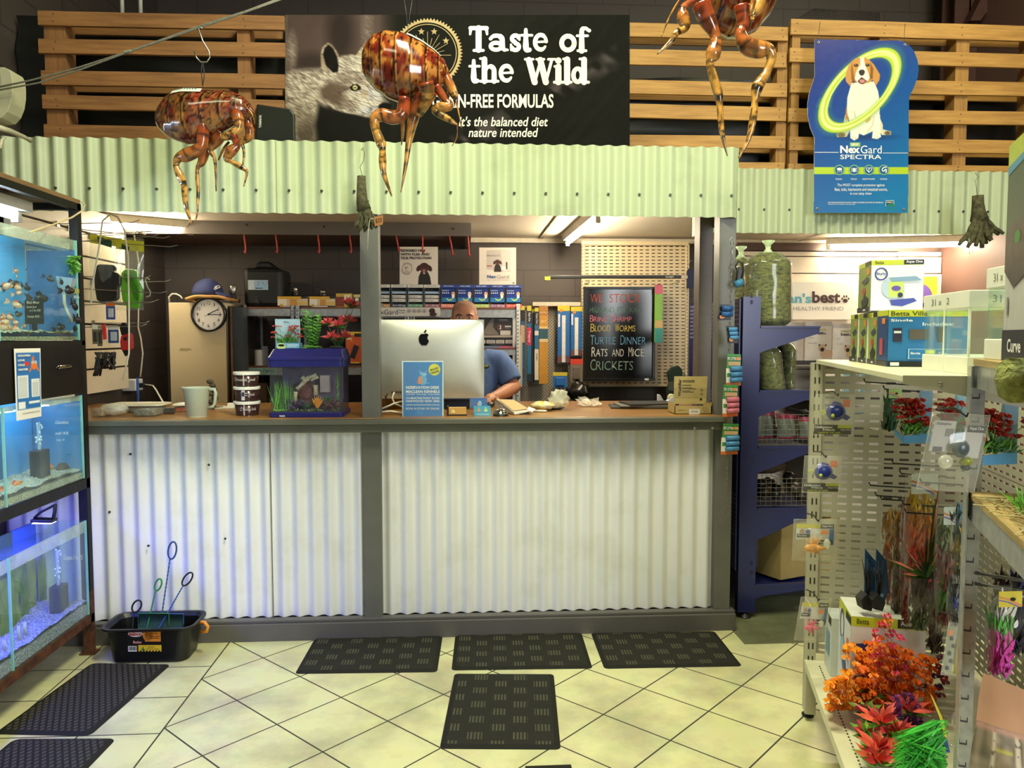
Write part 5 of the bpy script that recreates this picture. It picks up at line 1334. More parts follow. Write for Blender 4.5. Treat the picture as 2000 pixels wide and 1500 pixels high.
for x0,y0,x1,y1,lab in((1086,757,1112,778,'black bagged part hanging lowest on the pegboard'),(1112,748,1150,784,'dark plastic bag of black parts hanging below the chalkboard corner')):
 q0,q1=P(x0,y0,5.76),P(x1,y1,5.76);mb=MB(M('#1a1815',.25,var=.5));mb.ell((q0+q1)/2,(q1.x-q0.x)/2,.05,(q0.z-q1.z)/2,16,10,lambda d:1+.55*noise.noise(d*2.2+V((x0,0,0)))+.2*noise.noise(d*7+V((x0,3,0))));o=mb.build('black_bag');tag(o,lab,'bag')
t=thing('mesh_bag','dark green cloth bag hung by the slotted panel behind the soap box','bag',P(1320,790,5.77))
mb=MB(M('#1d2f25',.9,bmp=.3,scale=40));mb.prism([P(x,y,5.77)for x,y in((1304,728),(1312,718),(1326,714),(1334,722),(1334,760),(1330,790),(1306,788),(1303,762),(1308,748))],(0,.05,0));mb.build('bag',t,bevel=.012)
mb=MB(M('#49524a',.9));mb.prism([P(x,y,5.765)for x,y in((1306,748),(1314,744),(1318,752),(1314,764),(1306,762))],(0,.01,0));mb.build('patch',t)
for i,x in enumerate((478,540,622,684)):
 mb=MB(M('#b5372f',.5));mb.tube([P(x,455,5.22),P(x-1,463,5.2),P(x+1,476,5.2),P(x+2,490,5.2),P(x+1,494,5.18),P(x-1,490,5.18)],.005,6);o=mb.build('red_hook');tag(o,'red plastic hook under the bulkhead, %s from the cabinet side'%('first','second','third','fourth')[i],'hook')
for i,(x,x2,y2)in enumerate(((774,779,490),(825,826,494),(878,884,499),(914,916,501))):
 mb=MB(M('#b5372f',.5));mb.tube([P(x,455,5.22),P(x,463,5.2),P((x+x2)/2,476,5.2),P(x2,y2,5.2),P(x2+2,y2-3,5.17)],.005,6);o=mb.build('red_hook');tag(o,'red plastic hook under the bulkhead past the middle post, %s of four'%('first','second','third','last')[i],'hook')
 # ================================================================== on the counter, and the man behind it
def zpx(px,py):return PZ(px,py,ZW)
def tub(label,px0,px1,pyt,pyb,Y,d,body,fill,lid,name='plastic_tub',n=20,power=.35,group=None):
 a,b=P(px0,pyt,Y),P(px1,pyt,Y)
 cx,w=(a.x+b.x)/2,(b.x-a.x)/2
 h=a.z-ZW
 t=thing(name,label,'tub',(cx,Y+d/2,ZW),group=group)
 mb=MB(body);mb.lathe([(.86,0),(.9,.004),(1.0,h-.008),(1.0,h-.008)],(cx,Y+d/2,ZW+.001),32,sx=w,sy=d/2,power=power);mb.build('tub',t)
 if fill:
  mb=MB(M(fill,.8,var=.5,scale=90,bmp=.6));mb.lathe([(.80,.004),(.88,h*.55),(.6,h*.62),(0,h*.66)],(cx,Y+d/2,ZW+.002),28,sx=w*.98,sy=d/2*.98,power=power);mb.build('contents',t)
 if lid:
  mb=MB(M(lid,.35));mb.lathe([(1.04,h-.008),(1.06,h-.002),(1.0,h),(.95,h-.003),(0,h-.003)],(cx,Y+d/2,ZW+.001),32,sx=w,sy=d/2,power=power);mb.build('lid',t)
 return t
CT=clear((.95,.95,.9),.05,.15)
tub('clear plastic tub of brown pellets half hidden by the tank rack on the counter',172,203,792,818,3.92,.16,CT,'#9a7f5c',None)
tub('clear shallow tub with a cloudy rim holding metal parts, in front on the counter',250,304,794,816,3.92,.16,CT,'#6a665c',None)
t=tub('long clear tub behind the bagged tub at the counter end',203,312,791,812,4.12,.18,CT,'#7f786a','#d6cfb8')
mb=MB(clear((1,1,.95),.35,.2));q=P(224,806,3.98);mb.ell(q,.065,.05,.03,22,14,lambda d:1+.25*noise.noise(d*3.5));o=mb.build('plastic_bag');tag(o,'crumpled clear plastic bag between the two clear tubs at the counter end','bag')
for q in(o,):q.location.z=ZW+.003
tub('small clear tub of orange pellets with a white lid behind the jug',335,366,790,815,4.15,.12,CT,'#c25a38','#e4dfd2')
t=thing('power_board','small dark power block where the white lead ends on the counter','power block',zpx(331,806));q=zpx(331,808);mb=MB(M('#35322b',.5));mb.cbox((q.x,q.y,ZW+.017),.05,.05,.032,rz=.2);mb.build('block',t,bevel=.004)
jg=thing('measuring_jug','cloudy plastic measuring jug on the counter before the cream cabinet','jug',(zpx(385,820).x,3.94,ZW))
YJ=3.94;c=P(385,820,YJ);k=YJ/F
JM=M('#c3c8b4',.3,var=.03);m,nt,b_=newmat('cloudy_plastic');b_.inputs['Base Color'].default_value=(*lin('#ccd3c0'),1);b_.inputs['Roughness'].default_value=.35;b_.inputs['Transmission Weight'].default_value=.25;b_.inputs['IOR'].default_value=1.2
n=noise_tex(nt,8);bump(nt,b_,n.outputs[0],.05,.01)
H=P(385,756,YJ).z-ZW
mb=MB(m);mb.lathe([(18*k,0),(19*k,.004),(23.5*k,H-.012),(25*k,H-.004),(25*k,H),(24*k,H),(22.5*k,H-.014),(18*k,.006),(0,.006)],(c.x,YJ,ZW),32);mb.build('body',jg)
mb=MB(m);mb.prism([V((c.x-24*k,YJ-.02,ZW+H)),V((c.x-29*k,YJ,ZW+H+.002)),V((c.x-24*k,YJ+.02,ZW+H)),V((c.x-24*k,YJ,ZW+H-.03))],(0,0,-.002));mb.build('spout',jg)
mb=MB(m);mb.tube([(c.x+22*k,YJ,ZW+H-.012),(c.x+34*k,YJ,ZW+H-.012),(c.x+36*k,YJ,ZW+H-.03),(c.x+34*k,YJ,ZW+H*.45),(c.x+31*k,YJ,ZW+H*.33),(c.x+20.5*k,YJ,ZW+H*.3)],[.009,.009,.009,.008,.008,.006],8);mb.build('handle',jg)
mb=MB(M('#d8d2c2',.6));q=zpx(440,797);mb.cbox((q.x-.03,q.y,ZW+.004),.16,.12,.006,rz=.2);mb.mat(M('#555048',.6));mb.cbox((q.x-.05,q.y-.02,ZW+.009),.07,.05,.003,rz=-.3);o=mb.build('papers');tag(o,'loose papers on the counter between the jug and the round tubs','papers')
mb=MB(WHITE);q=zpx(460,795);mb.cbox((q.x,q.y-.02,ZW+.013),.07,.05,.024,rz=.1);o=mb.build('white_box',bevel=.004);tag(o,'small white box behind the stacked round tubs','box')
mb=MB(M('#463f2e',.7,var=.4));q=zpx(418,800)
for i in range(7):mb.ell((q.x+random.uniform(-.02,.02),q.y,ZW+.02+i*.022),.02,.015,.014,8,6)
o=mb.build('wood_ornament');tag(o,'small knobbly brown ornament behind the jug handle','ornament')
hs=(735,763,790,816)
for i in range(3):
 yb,yt=hs[3-i],hs[2-i]
 Y=3.99;z0,z1_=P(483,yb,Y).z,P(483,yt+1,Y).z
 c=P(483,800,Y);
 z0=ZW+i*.0735;z1_=z0+.072
 w=(24.5-i*.1)*Y/F
 t=thing('treat_tub','dark round treat tub with a white lid, %s of the stack of three'%('bottom','middle','top')[i],'tub',(c.x,Y,z0),group='stacked round treat tubs')
 mb=MB(M('#3a2524',.2,var=.25,scale=60));mb.lathe([(w*.84,0),(w*.86,.003),(w*.95,.060)],(c.x,Y,z0),32);mb.build('tub',t)
 mb=MB(M('#e9e7e2',.3));mb.lathe([(w*1.0,.058),(w*1.03,.062),(w*1.03,.070),(w,.0725),(w*.9,.0715),(0,.0715)],(c.x,Y,z0),32);mb.build('lid',t)
 def cyl(off,w=w,c=c,z0=z0,Y=Y):return lambda u,v:V((c.x+(w*.93+off)*math.sin(u),Y-(w*.93+off)*math.cos(u),z0+v))
 mb=MB(M('#d9d2d0',.5));f=cyl(.003)
 vs,fs,asp=glyphs('Woodies Small' if i!=1 else 'Wood',0,0)
 a0,a1=((-.75,.95),(.35,.85),(-.1,.95))[2-i]
 mb.add([f(a0+(a1-a0)*x,.028+.014*y)for x,y in vs],fs,False)
 mb.line(f,[(a0-.22,.03),(a0-.22,.04),(a0-.06,.04),(a0-.06,.03),(a0-.22,.03)],.003)
 mb.build('lettering',t)
 if i==1:
  mb=MB(M('#c9c6d4',.5));mb.sheet(cyl(.0022),4,2,-.18,.1,.006,.056);mb.mat(M('#33303c',.5));mb.sheet(cyl(.003),4,2,-.15,.07,.026,.046);mb.build('sticker',t)
 else:
  mb=MB(M('#b9a4a0',.4));mb.sheet(cyl(.0018),2,2,-.04,.08,.004,.058);mb.build('side_strip',t)
  # ---- plastic plants
def leaf(mb,base,tip,width,droop=0.0,n=5,fold=.25,up_=V((.2,-.75,.65))):
 base,tip=V(base),V(tip);d=tip-base;s=d.cross(up_)
 if s.length<1e-6:s=d.cross(V((1,0,0)))
 s.normalize();nrm=s.cross(d).normalized()
 vs=[]
 for i in range(n+1):
  w=i/n;q=base+d*w+V((0,0,-droop*w*w));wd=width*(math.sin(PI*min(.98,.12+w*.88))**.8)*(1 if w<.6 else(1-w)/.4*.9+.1)
  if i==n:wd=0.0003
  vs+=[q-s*wd+nrm*wd*fold,q,q+s*wd+nrm*wd*fold]
 fs=[]
 for i in range(n):
  a=3*i;fs+=[(a,a+1,a+4,a+3),(a+1,a+2,a+5,a+4)]
 return mb.add(vs,fs,True)
def rosette(mb,c,r,n,tilt,wd,rr,mats,up_=V((0,0,1)),droop=.0):
 for i in range(n):
  a=2*PI*i/n+rr.uniform(-.3,.3);e=tilt+rr.uniform(-.25,.25)
  d=V((math.cos(a)*math.cos(e),math.sin(a)*math.cos(e),math.sin(e)))
  L=r*rr.uniform(.75,1.1)
  mb.mat(mats[i%len(mats)]);leaf(mb,V(c)+d*.004,V(c)+d*L,wd*rr.uniform(.8,1.1),droop*L)
def twotone(c1,c2,z0,z1_,key):
 """leaf plastic that is dyed from one colour at the foot to another at the tips"""
 k=('dye',c1,c2,z0,z1_,key)
 if k in _mats:return _mats[k]
 m,nt,b=newmat('dyed_leaf');x,y,z=xyz(nt)
 f=((z-z0)/(z1_-z0)).min(1.0).max(0.0)
 nt.links.new(mixc(nt,f,lin(c1),lin(c2)),b.inputs['Base Color']);b.inputs['Roughness'].default_value=.45
 _mats[k]=m;return m
REDL=M('#c23a44',.45,var=.25,scale=40);REDL2=M('#d4565c',.45,var=.2);GRNL=M('#4c8a2c',.45,var=.3,scale=50);GRNL2=M('#6aa53c',.45,var=.3,scale=50);DKG=M('#2f6a2c',.5,var=.3)
# ---- small blue hooded aquarium with plants standing on it
YA=3.86
aq=thing('plant_aquarium','small planted aquarium with a royal blue hood and base beside the middle post','aquarium',(P(603,817,YA).x,YA+.11,ZW))
a,b=P(525,780,YA),P(669,780,YA);xa,xb=a.x,b.x;yb_=YA+.26
zt1,zg=P(600,717,YA).z,ZW+.022
BLUE=M('#25266f',.28,var=.06)
mb=MB(BLUE)
def rrect(x0,x1,y0,y1,r,z,n=5):
 pts=[]
 for cx,cy,a0 in((x0+r,y0+r,180),(x1-r,y0+r,270),(x1-r,y1-r,0),(x0+r,y1-r,90)):
  pts+=[V((cx+r*math.cos(R(a0+90*i/n)),cy+r*math.sin(R(a0+90*i/n)),z))for i in range(n+1)]
 return pts
def slab(mb,x0,x1,y0,y1,z0,z1_,r=.02):return mb.prism(rrect(x0,x1,y0,y1,r,z0),(0,0,z1_-z0))
slab(mb,xa-.003,xb+.003,YA-.002,yb_,ZW,ZW+.024);mb.build('base',aq,bevel=.003)
mb=MB(WHITE);mb.text(at(YA-.002,.003),'aqua',546,811,557,815,bold=.02);mb.build('badge',aq)
mb=MB(BLUE);zh0,zh1,zh2=zt1,P(600,699,YA).z,P(600,681,YA+.06).z
slab(mb,xa-.004,xb+.006,YA-.003,yb_,zh0,zh1)
slab(mb,xa-.006,xb+.008,YA-.006,yb_,zh1-.012,zh1+.002)
A_=rrect(xa-.004,xb+.004,YA-.003,yb_,.02,zh1+.002);B_=rrect(xa+.012,xb-.008,YA+.05,yb_,.02,zh2)
n=len(A_);mb.add(A_+B_,[(i,(i+1)%n,n+(i+1)%n,n+i)for i in range(n)]+[tuple(range(n,2*n))],False)
mb.build('hood',aq,bevel=.003)
mb=MB(clear((.97,1,.98),.02));pts=rrect(xa+.002,xb-.002,YA+.002,yb_-.004,.02,zg);n=len(pts)
mb.add(pts+[p+V((0,0,zh0-zg))for p in pts],[(i,(i+1)%n,n+(i+1)%n,n+i)for i in range(n)],True);mb.build('glass_tank',aq)
mb=MB(M('#4a4180',.5,var=.5,scale=5,two='#9a86a8'));mb.box(xa+.01,xb-.01,yb_-.008,yb_-.005,zg,zh0);mb.build('back_print',aq)
mb=MB(M('#231d26',.9,var=.6,scale=160,bmp=1,two='#3d3150'));mb.sheet(lambda u,v:V((xa+.01+(xb-xa-.02)*u,YA+.008+.235*v,zg+.006+.02*v+.006*noise.noise(V((u*8,v*8,1))))),20,14)
mb.sheet(lambda u,v:V((xa+.01+(xb-xa-.02)*u,YA+.008,zg+(.006+.006*noise.noise(V((u*8,0,1))))*v)),20,1);mb.build('gravel',aq)
rr=random.Random(3)
mb=MB(GRNL)
for i in range(70):
 x=P(rr.uniform(536,566),800,YA+.05).x;y=YA+rr.uniform(.03,.09)
 e=V((x+rr.gauss(0,.018),y+rr.uniform(-.01,.02),zg+rr.uniform(.10,.165)))
 mb.mat(rr.choice((GRNL,GRNL2,DKG)));leaf(mb,(x,y,zg+.01),e,.0022,.0,4)
tag(mb.build('grass_plant'),'grassy green plastic plant inside the blue hooded aquarium','aquarium plant')
mb=MB(M('#c9bfa6',.7,var=.2))
def bone(x0,y0,x1,y1,r,dy=.09):mb.tube([P(x0,y0,YA+dy),P((x0+x1)/2,(y0+y1)/2,YA+dy),P(x1,y1,YA+dy)],[r*1.1,r*.8,r*1.1],8)
for l in((577,785,577,765,.011),(580,760,592,748,.010),(592,748,602,738,.012),(600,738,618,732,.010),(616,752,617,772,.012),(590,736,597,744,.012),(608,742,622,736,.008)):bone(*l)
tag(mb.build('bone_ornament'),'pale bone arch ornament inside the blue hooded aquarium','ornament')
mb=MB(M('#7d4a4a',.8,var=.4,scale=60));mb.ell(P(602,765,YA+.14),.055,.03,.05,16,10,lambda d:1+.2*noise.noise(d*4));mb.mat(M('#5a2f3c',.8,var=.4));mb.ell(P(596,787,YA+.12),.06,.03,.025,14,8,lambda d:1+.2*noise.noise(d*4));tag(mb.build('rock_ornament'),'reddish rock mound inside the blue hooded aquarium','ornament')
mb=MB(M('#d8c6cc',.4));mb.pbox(625,733,643,766,YA+.17,.05);tag(mb.build('filter_box'),'pale pink filter box inside the blue hooded aquarium','filter')
for x0,x1,c_,lab in((555,594,'#3d1c5a','purple_plant'),(632,664,'#5a2136','crimson_plant')):
 mb=MB(M(c_,.6,var=.5,scale=80));rr=random.Random(x0)
 for i in range(80):
  q=P(rr.uniform(x0,x1),rr.uniform(784,800),YA+rr.uniform(.03,.1));d=V((rr.uniform(-1,1),rr.uniform(-1,.2),rr.uniform(0,1))).normalized();leaf(mb,q,q+d*.016,.005,0,3)
 tag(mb.build(lab),lab.split('_')[0]+' bushy plant inside the blue hooded aquarium','aquarium plant')
mb=MB(M('#e0791f',.4,var=.3,scale=40,two='#f0b03a'))
for a0 in(-.75,-.4,-.1,.15,.45,.8):leaf(mb,P(620,797,YA+.05),P(620+16*math.sin(a0),797-25*math.cos(a0*.9),YA+.03+.02*a0*a0),.0075,0,5,.5)
tag(mb.build('orange_leaf_plant'),'orange striped leaf plant inside the blue hooded aquarium','aquarium plant')
mb=MB(GRNL2);rr=random.Random(9)
for i in range(150):
 x=rr.choice((rr.uniform(532,560),rr.uniform(578,612),rr.uniform(600,665)));q=P(x,rr.uniform(802,809),YA+rr.uniform(.012,.05));leaf(mb,q,q+V((rr.uniform(-.02,.02),rr.uniform(-.005,.01),rr.uniform(.0,.014))),.0016,0,3)
for i in range(40):
 q=P(rr.uniform(588,604),rr.uniform(783,796),YA+.06);mb.mat(DKG);leaf(mb,q,q+V((rr.uniform(-.012,.012),-.004,rr.uniform(-.004,.012))),.003,0,3)
for i in range(60):
 q=P(rr.uniform(632,650),rr.uniform(776,788),YA+.08);leaf(mb,q,q+V((rr.uniform(-.015,.015),-.004,rr.uniform(-.004,.014))),.004,0,3)
tag(mb.build('moss_plant'),'low mossy green plants along the gravel of the blue hooded aquarium','aquarium plant')
mb=MB(GRNL);
for i in range(60):
 q=P(660,rr.uniform(735,800),YA+rr.uniform(.06,.2));leaf(mb,q,q+V((rr.uniform(-.012,.006),rr.uniform(-.01,.01),rr.uniform(.004,.025))),.004,0,3)
tag(mb.build('tall_plant'),'tall green plant at the post side inside the blue hooded aquarium','aquarium plant')
zhd=zh2
pc=thing('boxed_plant','red leaved plastic plant in a pale blue card tray on the blue aquarium hood','plastic plant',(P(561,680,YA+.1).x,YA+.10,zhd))
YB_=YA+.075
mb=MB(M('#a9c6d8',.5));a,b=P(537,623,YB_+.05),P(586,623,YB_+.05);mb.box(a.x,b.x,YB_+.05,YB_+.052,zhd,a.z);mb.build('backing_card',pc)
a,b=P(537.5,670,YB_),P(586,670,YB_);mb=MB(M('#6fa8cf',.5));mb.box(a.x,b.x,YB_,YB_+.002,zhd,a.z);mb.box(a.x,a.x+.002,YB_,YB_+.05,zhd,a.z);mb.box(b.x-.002,b.x,YB_,YB_+.05,zhd,a.z);mb.box(a.x,b.x,YB_,YB_+.05,zhd,zhd+.002);mb.build('card_tray',pc)
fq=at(YB_,.001);mb=MB(M('#cfe08a',.5));mb.disc(fq,549.5,676.5,8.5,6.5,20);mb.mat(BLACK);mb.disc(lambda x,y:fq(x,y)+V((0,-.0006,0)),549.5,674.5,6.5,2.4,16);mb.mat(M('#c7dbe8',.5));mb.rect(fq,561,673,583,675);mb.rect(fq,561,676.5,579,678);mb.build('badge',pc)
mb=MB(M('#33424f',.5));mb.text(at(YB_+.05,.001),'REAL',554,627,565,631);mb.build('lettering',pc)
rr=random.Random(11);mb=MB(REDL)
RED3=M('#a92c24',.45,var=.35,scale=60)
for i in range(26):
 base=P(561+rr.uniform(-14,14),668,YB_+.025);tip=P(561+rr.uniform(-30,30),rr.uniform(636,660),YB_+rr.uniform(-.015,.045));mb.mat(GRNL);mb.tube([base,base.lerp(tip,.5)+V((0,0,.004)),tip],.0009,4)
 mb.mat(RED3 if i%3 else REDL);rosette(mb,tip,.013,7,.35,.005,rr,(RED3,REDL)if i%2 else(RED3,))
mb.build('red_leaves',pc)
mb=MB(GRNL)
for i in range(160):
 q=P(561+rr.uniform(-21,21),rr.uniform(662,672),YB_+rr.uniform(.006,.045));leaf(mb,q,q+V((rr.uniform(-.012,.012),rr.uniform(-.008,.004),rr.uniform(.004,.018))),.0018,0,3)
mb.build('green_base',pc)
fp=thing('plastic_plant','green fern-like plastic plant standing on the blue aquarium hood','plastic plant',(P(610,680,YA+.13).x,YA+.13,zhd))
mb=MB(DKG);c0=V((P(610,680,YA+.13).x,YA+.13,zhd))
mb.cbox(c0+V((0,0,.004)),.05,.04,.008);rr=random.Random(5);mb.build('plant_base',fp,bevel=.003)
for i in range(13):
 a=2*PI*i/13;lean=rr.uniform(.015,.06);h=rr.uniform(.11,.185)
 mb=MB(GRNL if i%2 else DKG);tipv=c0+V((math.cos(a)*lean,math.sin(a)*lean*.6,h));pth=[c0.lerp(tipv,w)+V((math.cos(a),math.sin(a)*.6,0))*(.012*math.sin(PI*w))for w in[j/10 for j in range(11)]]
 mb.tube(pth,.0012,4)
 for j in range(1,11):
  for s_ in(-1,1):
   d=V((-math.sin(a)*s_,math.cos(a)*s_*.8,.55)).normalized();mb.mat(rr.choice((GRNL,DKG,GRNL2)));leaf(mb,pth[j],pth[j]+d*(.036*(1-.6*j/11)),.0042,.004,3)
 leaf(mb,pth[-1],pth[-1]+V((0,0,.015)),.004,0,3);mb.build('frond',fp)
mb=MB(GRNL2)
for i in range(24):leaf(mb,c0+V((rr.uniform(-.02,.02),-.02,.01)),c0+V((rr.uniform(-.06,.06),-.04,rr.uniform(.0,.02))),.002,0,3)
mb.build('low_leaves',fp)
rp=thing('plastic_plant','tall red and green plastic plant with three star heads on the blue aquarium hood','plastic plant',(P(660,680,YA+.15).x,YA+.15,zhd))
c0=V((P(657,680,YA+.15).x,YA+.15,zhd));mb=MB(M('#1f2320',.6));mb.ell(c0+V((0,0,.006)),.035,.025,.010,12,6);mb.build('plant_base',rp)
rr=random.Random(8)
DYE=[M('#c84850',.42,var=.2,scale=50),M('#d25a5a',.42,var=.2),M('#b83a42',.42,var=.3)]
for hx,hy,r_,up0 in((647,655,.055,.5),(672,654,.055,.55),(660,632,.062,.35),(640,626,.05,.3),(677,622,.062,.4),(690,594,.058,.45),(680,588,.05,.6),(662,660,.04,.5)):
 h=P(hx,hy+8,YA+.13+rr.uniform(-.03,.03));mb=MB(DKG);mb.tube([c0+V((0,0,.01)),c0.lerp(h,.5)+V((.004,0,0)),h],.0018,5)
 rosette(mb,h,r_*.62,9,up0,.0055,rr,(GRNL,DKG),droop=.1);rosette(mb,h+V((0,0,.006)),r_,9,up0,.0085,rr,DYE,droop=.15);rosette(mb,h+V((0,0,.012)),r_*.75,6,up0+.5,.007,rr,DYE)
 mb.build('star_head',rp)
 # ---- all-in-one computer seen from behind
YM=4.15
im=thing('desktop_computer','large silver all-in-one computer seen from behind with a black fruit logo','computer',(P(828,800,YM).x,YM+.05,ZW))
ALU=M('#c9cac2',.40,.7,var=.02)
xl,xr_=P(712,700,YM).x,P(945.5,700,YM).x;zt_,zb_=P(828,624,YM).z,P(828,778,YM).z
cxm,czm=(xl+xr_)/2,(zt_+zb_)/2
mb=MB(ALU)
def sq(u,v):
 x=xl+(xr_-xl)*u;z=zt_+(zb_-zt_)*v
 e=1-max(abs(2*u-1)**3.2,abs(2*v-1)**3.2)
 s_=(1-abs(2*u-1)**2.2)*(1-abs(2*v-1)**2.2)
 return V((x,YM+.004-.042*s_**.75,z))
mb.sheet(sq,40,30);mb.box(xl,xr_,YM+.003,YM+.012,zb_,zt_);mb.build('back_shell',im)
mb=MB(M('#0c0c0d',.2));mb.box(xl,xr_,YM+.012,YM+.014,zb_,zt_);mb.build('screen',im)
f0=lambda x,y:V((P(x,y,YM-.036).x,YM-.0395+0.0000,P(x,y,YM-.036).z))
mb=MB(M('#060607',.1,var=0.0));ap=[(828,652.5),(832,651),(836,652.5),(837.3,655),(835,657.5),(834.6,661),(836.3,664),(838,665.2),(836.6,669),(833.8,673.2),(831.2,674.6),(828.2,673.6),(825.2,674.6),(822.2,672.6),(819.6,668.6),(818,663.6),(818.2,658.4),(820.3,654.2),(823.5,652),(826,652)]
mb.flat(f0,ap);mb.flat(f0,[(828,650.6),(828.4,647.6),(830.2,645),(833.2,643.6),(833,646.6),(831,649.6)]);mb.build('logo',im)
mb=MB(M('#a9aaa3',.35,.8));mb.box(P(800,780,YM).x,P(858,780,YM).x,YM-.03,YM-.026,ZW,zb_+.05);mb.box(P(795,780,YM).x,P(863,780,YM).x,YM-.08,YM+.11,ZW,ZW+.008);mb.build('stand',im,bevel=.002)
mb=MB(BLACK);
for i in range(7):mb.rect(lambda x,y:V((P(x,y,YM).x,sq(.3,.93).y-.004,P(x,y,YM).z)),765+i*4.2,764,767.6+i*4.2,767)
mb.build('port',im)
for i,(pts,m_,lab)in enumerate((([(757,768),(753,775),(758,790),(752,800),(744,801)],BLACK,'black cable dropping from the computer ports'),([(770,766),(766,777),(770,788),(786,795)],WHITE,'white cable looping from the computer ports behind the blue sign'),([(742,800),(770,788),(800,780)],WHITE,'white cable running up to the computer along the counter'),([(742,805),(765,803),(788,810)],WHITE,'white cable lying flat in front of the computer foot'))):
 mb=MB(m_);mb.tube([(lambda q:V((q.x,q.y,max(q.z,ZW+.006))))(P(x,y,4.0 if i<2 else 3.96))for x,y in pts],.0045,8);o=mb.build('computer_cable');tag(o,lab,'cable')
mb=MB(M('#b98a3a',.6));q=zpx(765,797);mb.box(P(746,790,4.3).x,P(790,790,4.3).x,4.28,4.34,ZW,P(768,778,4.3).z);o=mb.build('wooden_block');tag(o,'orange wooden block on the counter behind the computer cables','block')
mb=MB(M('#23324f',.5));mb.box(P(866,780,4.3).x,P(918,780,4.3).x,4.27,4.33,ZW,P(890,779,4.3).z);o=mb.build('blue_box');tag(o,'dark blue box on the counter under the computer edge','box')
YG=3.87
sn=thing('counter_sign','blue kennel reservation sign in a clear upright holder on the counter','sign',(P(826,816,YG).x,YG+.02,ZW))
mb=MB(M('#e4ebf0',.4));mb.pbox(785.5,705,866,814.5,YG,.002)
mb.build('sheet',sn)
cv=Cv(787.5,707,864,813,120,160,'#2d7cc4');nn=cv.nz(40,40,4);cv.put(nn-.4,'#2a70b6',.5)
cv.ell(826.5,742,7,10,'#6fa8d8',0,.5);cv.ell(823,729.5,4,3.5,'#6fa8d8',0,.5);cv.ell(829,731,4.5,3,'#8fc0e4',0,.5);cv.ell(820.5,744,4.5,6.5,'#e08a5c',0,.5);cv.ell(820.5,738,3.2,3,'#e08a5c',0,.5);cv.line([(812,746),(817,749)],1,'#e08a5c');cv.line([(832,748),(838,748)],1.2,'#7fb4de');cv.line([(819,724),(822,726)],1,'#8fc0e4');cv.line([(831,726),(833,724)],1,'#8fc0e4')
st=[(848.5+(12.2 if i%2 else 10.6)*math.cos(PI*i/18),722+(12.2 if i%2 else 10.6)*math.sin(PI*i/18))for i in range(36)];cv.poly(st,'#e2d62f',.3)
cv.ell(820,805,8,5,'#3a86cc',0,1);
cv.mesh('picture',at(YG,.001),sn,printmat(.3))
fw_=at(YG,.0022)
mb=MB(WHITE)
for s_,x0,y0,x1,y1,bo_ in(('RESERVATION DESK',793,754,858.5,759.5,.02),('MACLEAN KENNELS',793,762,858.5,767.5,.02),('CATTERY - DAYCARE - DOG WASH',793,769,858.5,771.5,0),('314 MARTINS POINT ROAD',793,775.5,858.5,779.5,.01),('HARWOOD NSW 2465',793,781,858.5,785.5,.01),('www.macleankennels.com.au',793,788.5,858,792,0),('BOOK IN STORE OR ONLINE',793,796,858,800,0)):mb.text(fw_,s_,x0,y0,x1,y1,bold=bo_)
mb.mat(M('#4f5a1c',.5));
g=quad(P(840,721,YG),P(856,716,YG),P(857,720,YG),P(841,725,YG),.003);mb.text(g,'BOOK',0,0,1,1,bold=.02);g=quad(P(841,727,YG),P(857,722,YG),P(858,726,YG),P(842,731,YG),.003);mb.text(g,'ONLINE',0,0,1,1,bold=.02)
mb.build('lettering',sn)
mb=MB(clear((.98,1,1),.03));a,b=P(785,704,YG-.003),P(867,704,YG-.003);mb.box(a.x,b.x,YG-.004,YG-.002,ZW,a.z);mb.box(a.x,b.x,YG-.004,YG+.06,ZW,ZW+.002);mb.build('clear_holder',sn)
ch=thing('card_holder','wooden fronted card holder on the counter beside the blue sign','card holder',(P(892,813,3.89).x,3.91,ZW))
mb=MB(wood('#d0a660','#b4853f',0,.4));q=P(893,803,3.89);mb.pbox(876,795,911,810,3.89,.012);mb.build('front_board',ch,bevel=.003)
mb=MB(M('#151310',.4));mb.pbox(873,794,876,813.5,3.885,.06);mb.pbox(873,809.5,912,813.5,3.888,.05);mb.build('frame',ch,bevel=.001)
mb=MB(M('#e2cf96',.4));mb.disc(at(3.889,.001),885,803.5,4,3.6,14);mb.build('emblem',ch)
bh=thing('card_stand','clear two-tier stand of blue business cards on the counter','card stand',(P(938,813,3.86).x,3.9,ZW))
mb=MB(clear((.9,1,1),.06));mb.pbox(925,794,960,814.5,3.85,.03);mb.pbox(917,780,952,797,3.90,.03);mb.build('clear_stand',bh)
for x0,y0,x1,y1,Y,c_ in((925,793,957,814,3.858,'#2f97c2'),(919,778,951,796,3.908,'#28509a')):
 g=quad(P(x0,y0,Y+.012),P(x1,y0-.5,Y+.012),P(x1+2,y1,Y),P(x0+2,y1,Y));mb=MB(M(c_,.4));mb.prism([g(0,0),g(1,0),g(1,1),g(0,1)],(0,.012,0));mb.build('cards',bh)
 mb=MB(M('#e0935c',.5));h=lambda u,v:g(u,v)+V((0,-.0015,0))
 if c_=='#2f97c2':
  for u in(.3,.72):mb.mat(M('#e0935c' if u<.5 else '#d9d56a',.5));mb.disc(h,u,.42,.11,.13,14);mb.disc(h,u,.22,.06,.1,10);mb.mat(M('#5fae5a',.5));mb.disc(lambda a,b:h(a,b)+V((0,-.0004,0)),u,.25,.03,.05,8)
  mb.mat(WHITE);mb.text(h,'TURTLES & SQUIDS',.12,.72,.9,.86,bold=.02)
 else:
  mb.mat(M('#7fb4de',.5));mb.disc(h,.55,.55,.1,.3,14);mb.mat(M('#e0935c',.5));mb.disc(lambda a,b:h(a,b)+V((0,-.0004,0)),.45,.65,.07,.22,12)
 mb.build('card_print',bh)
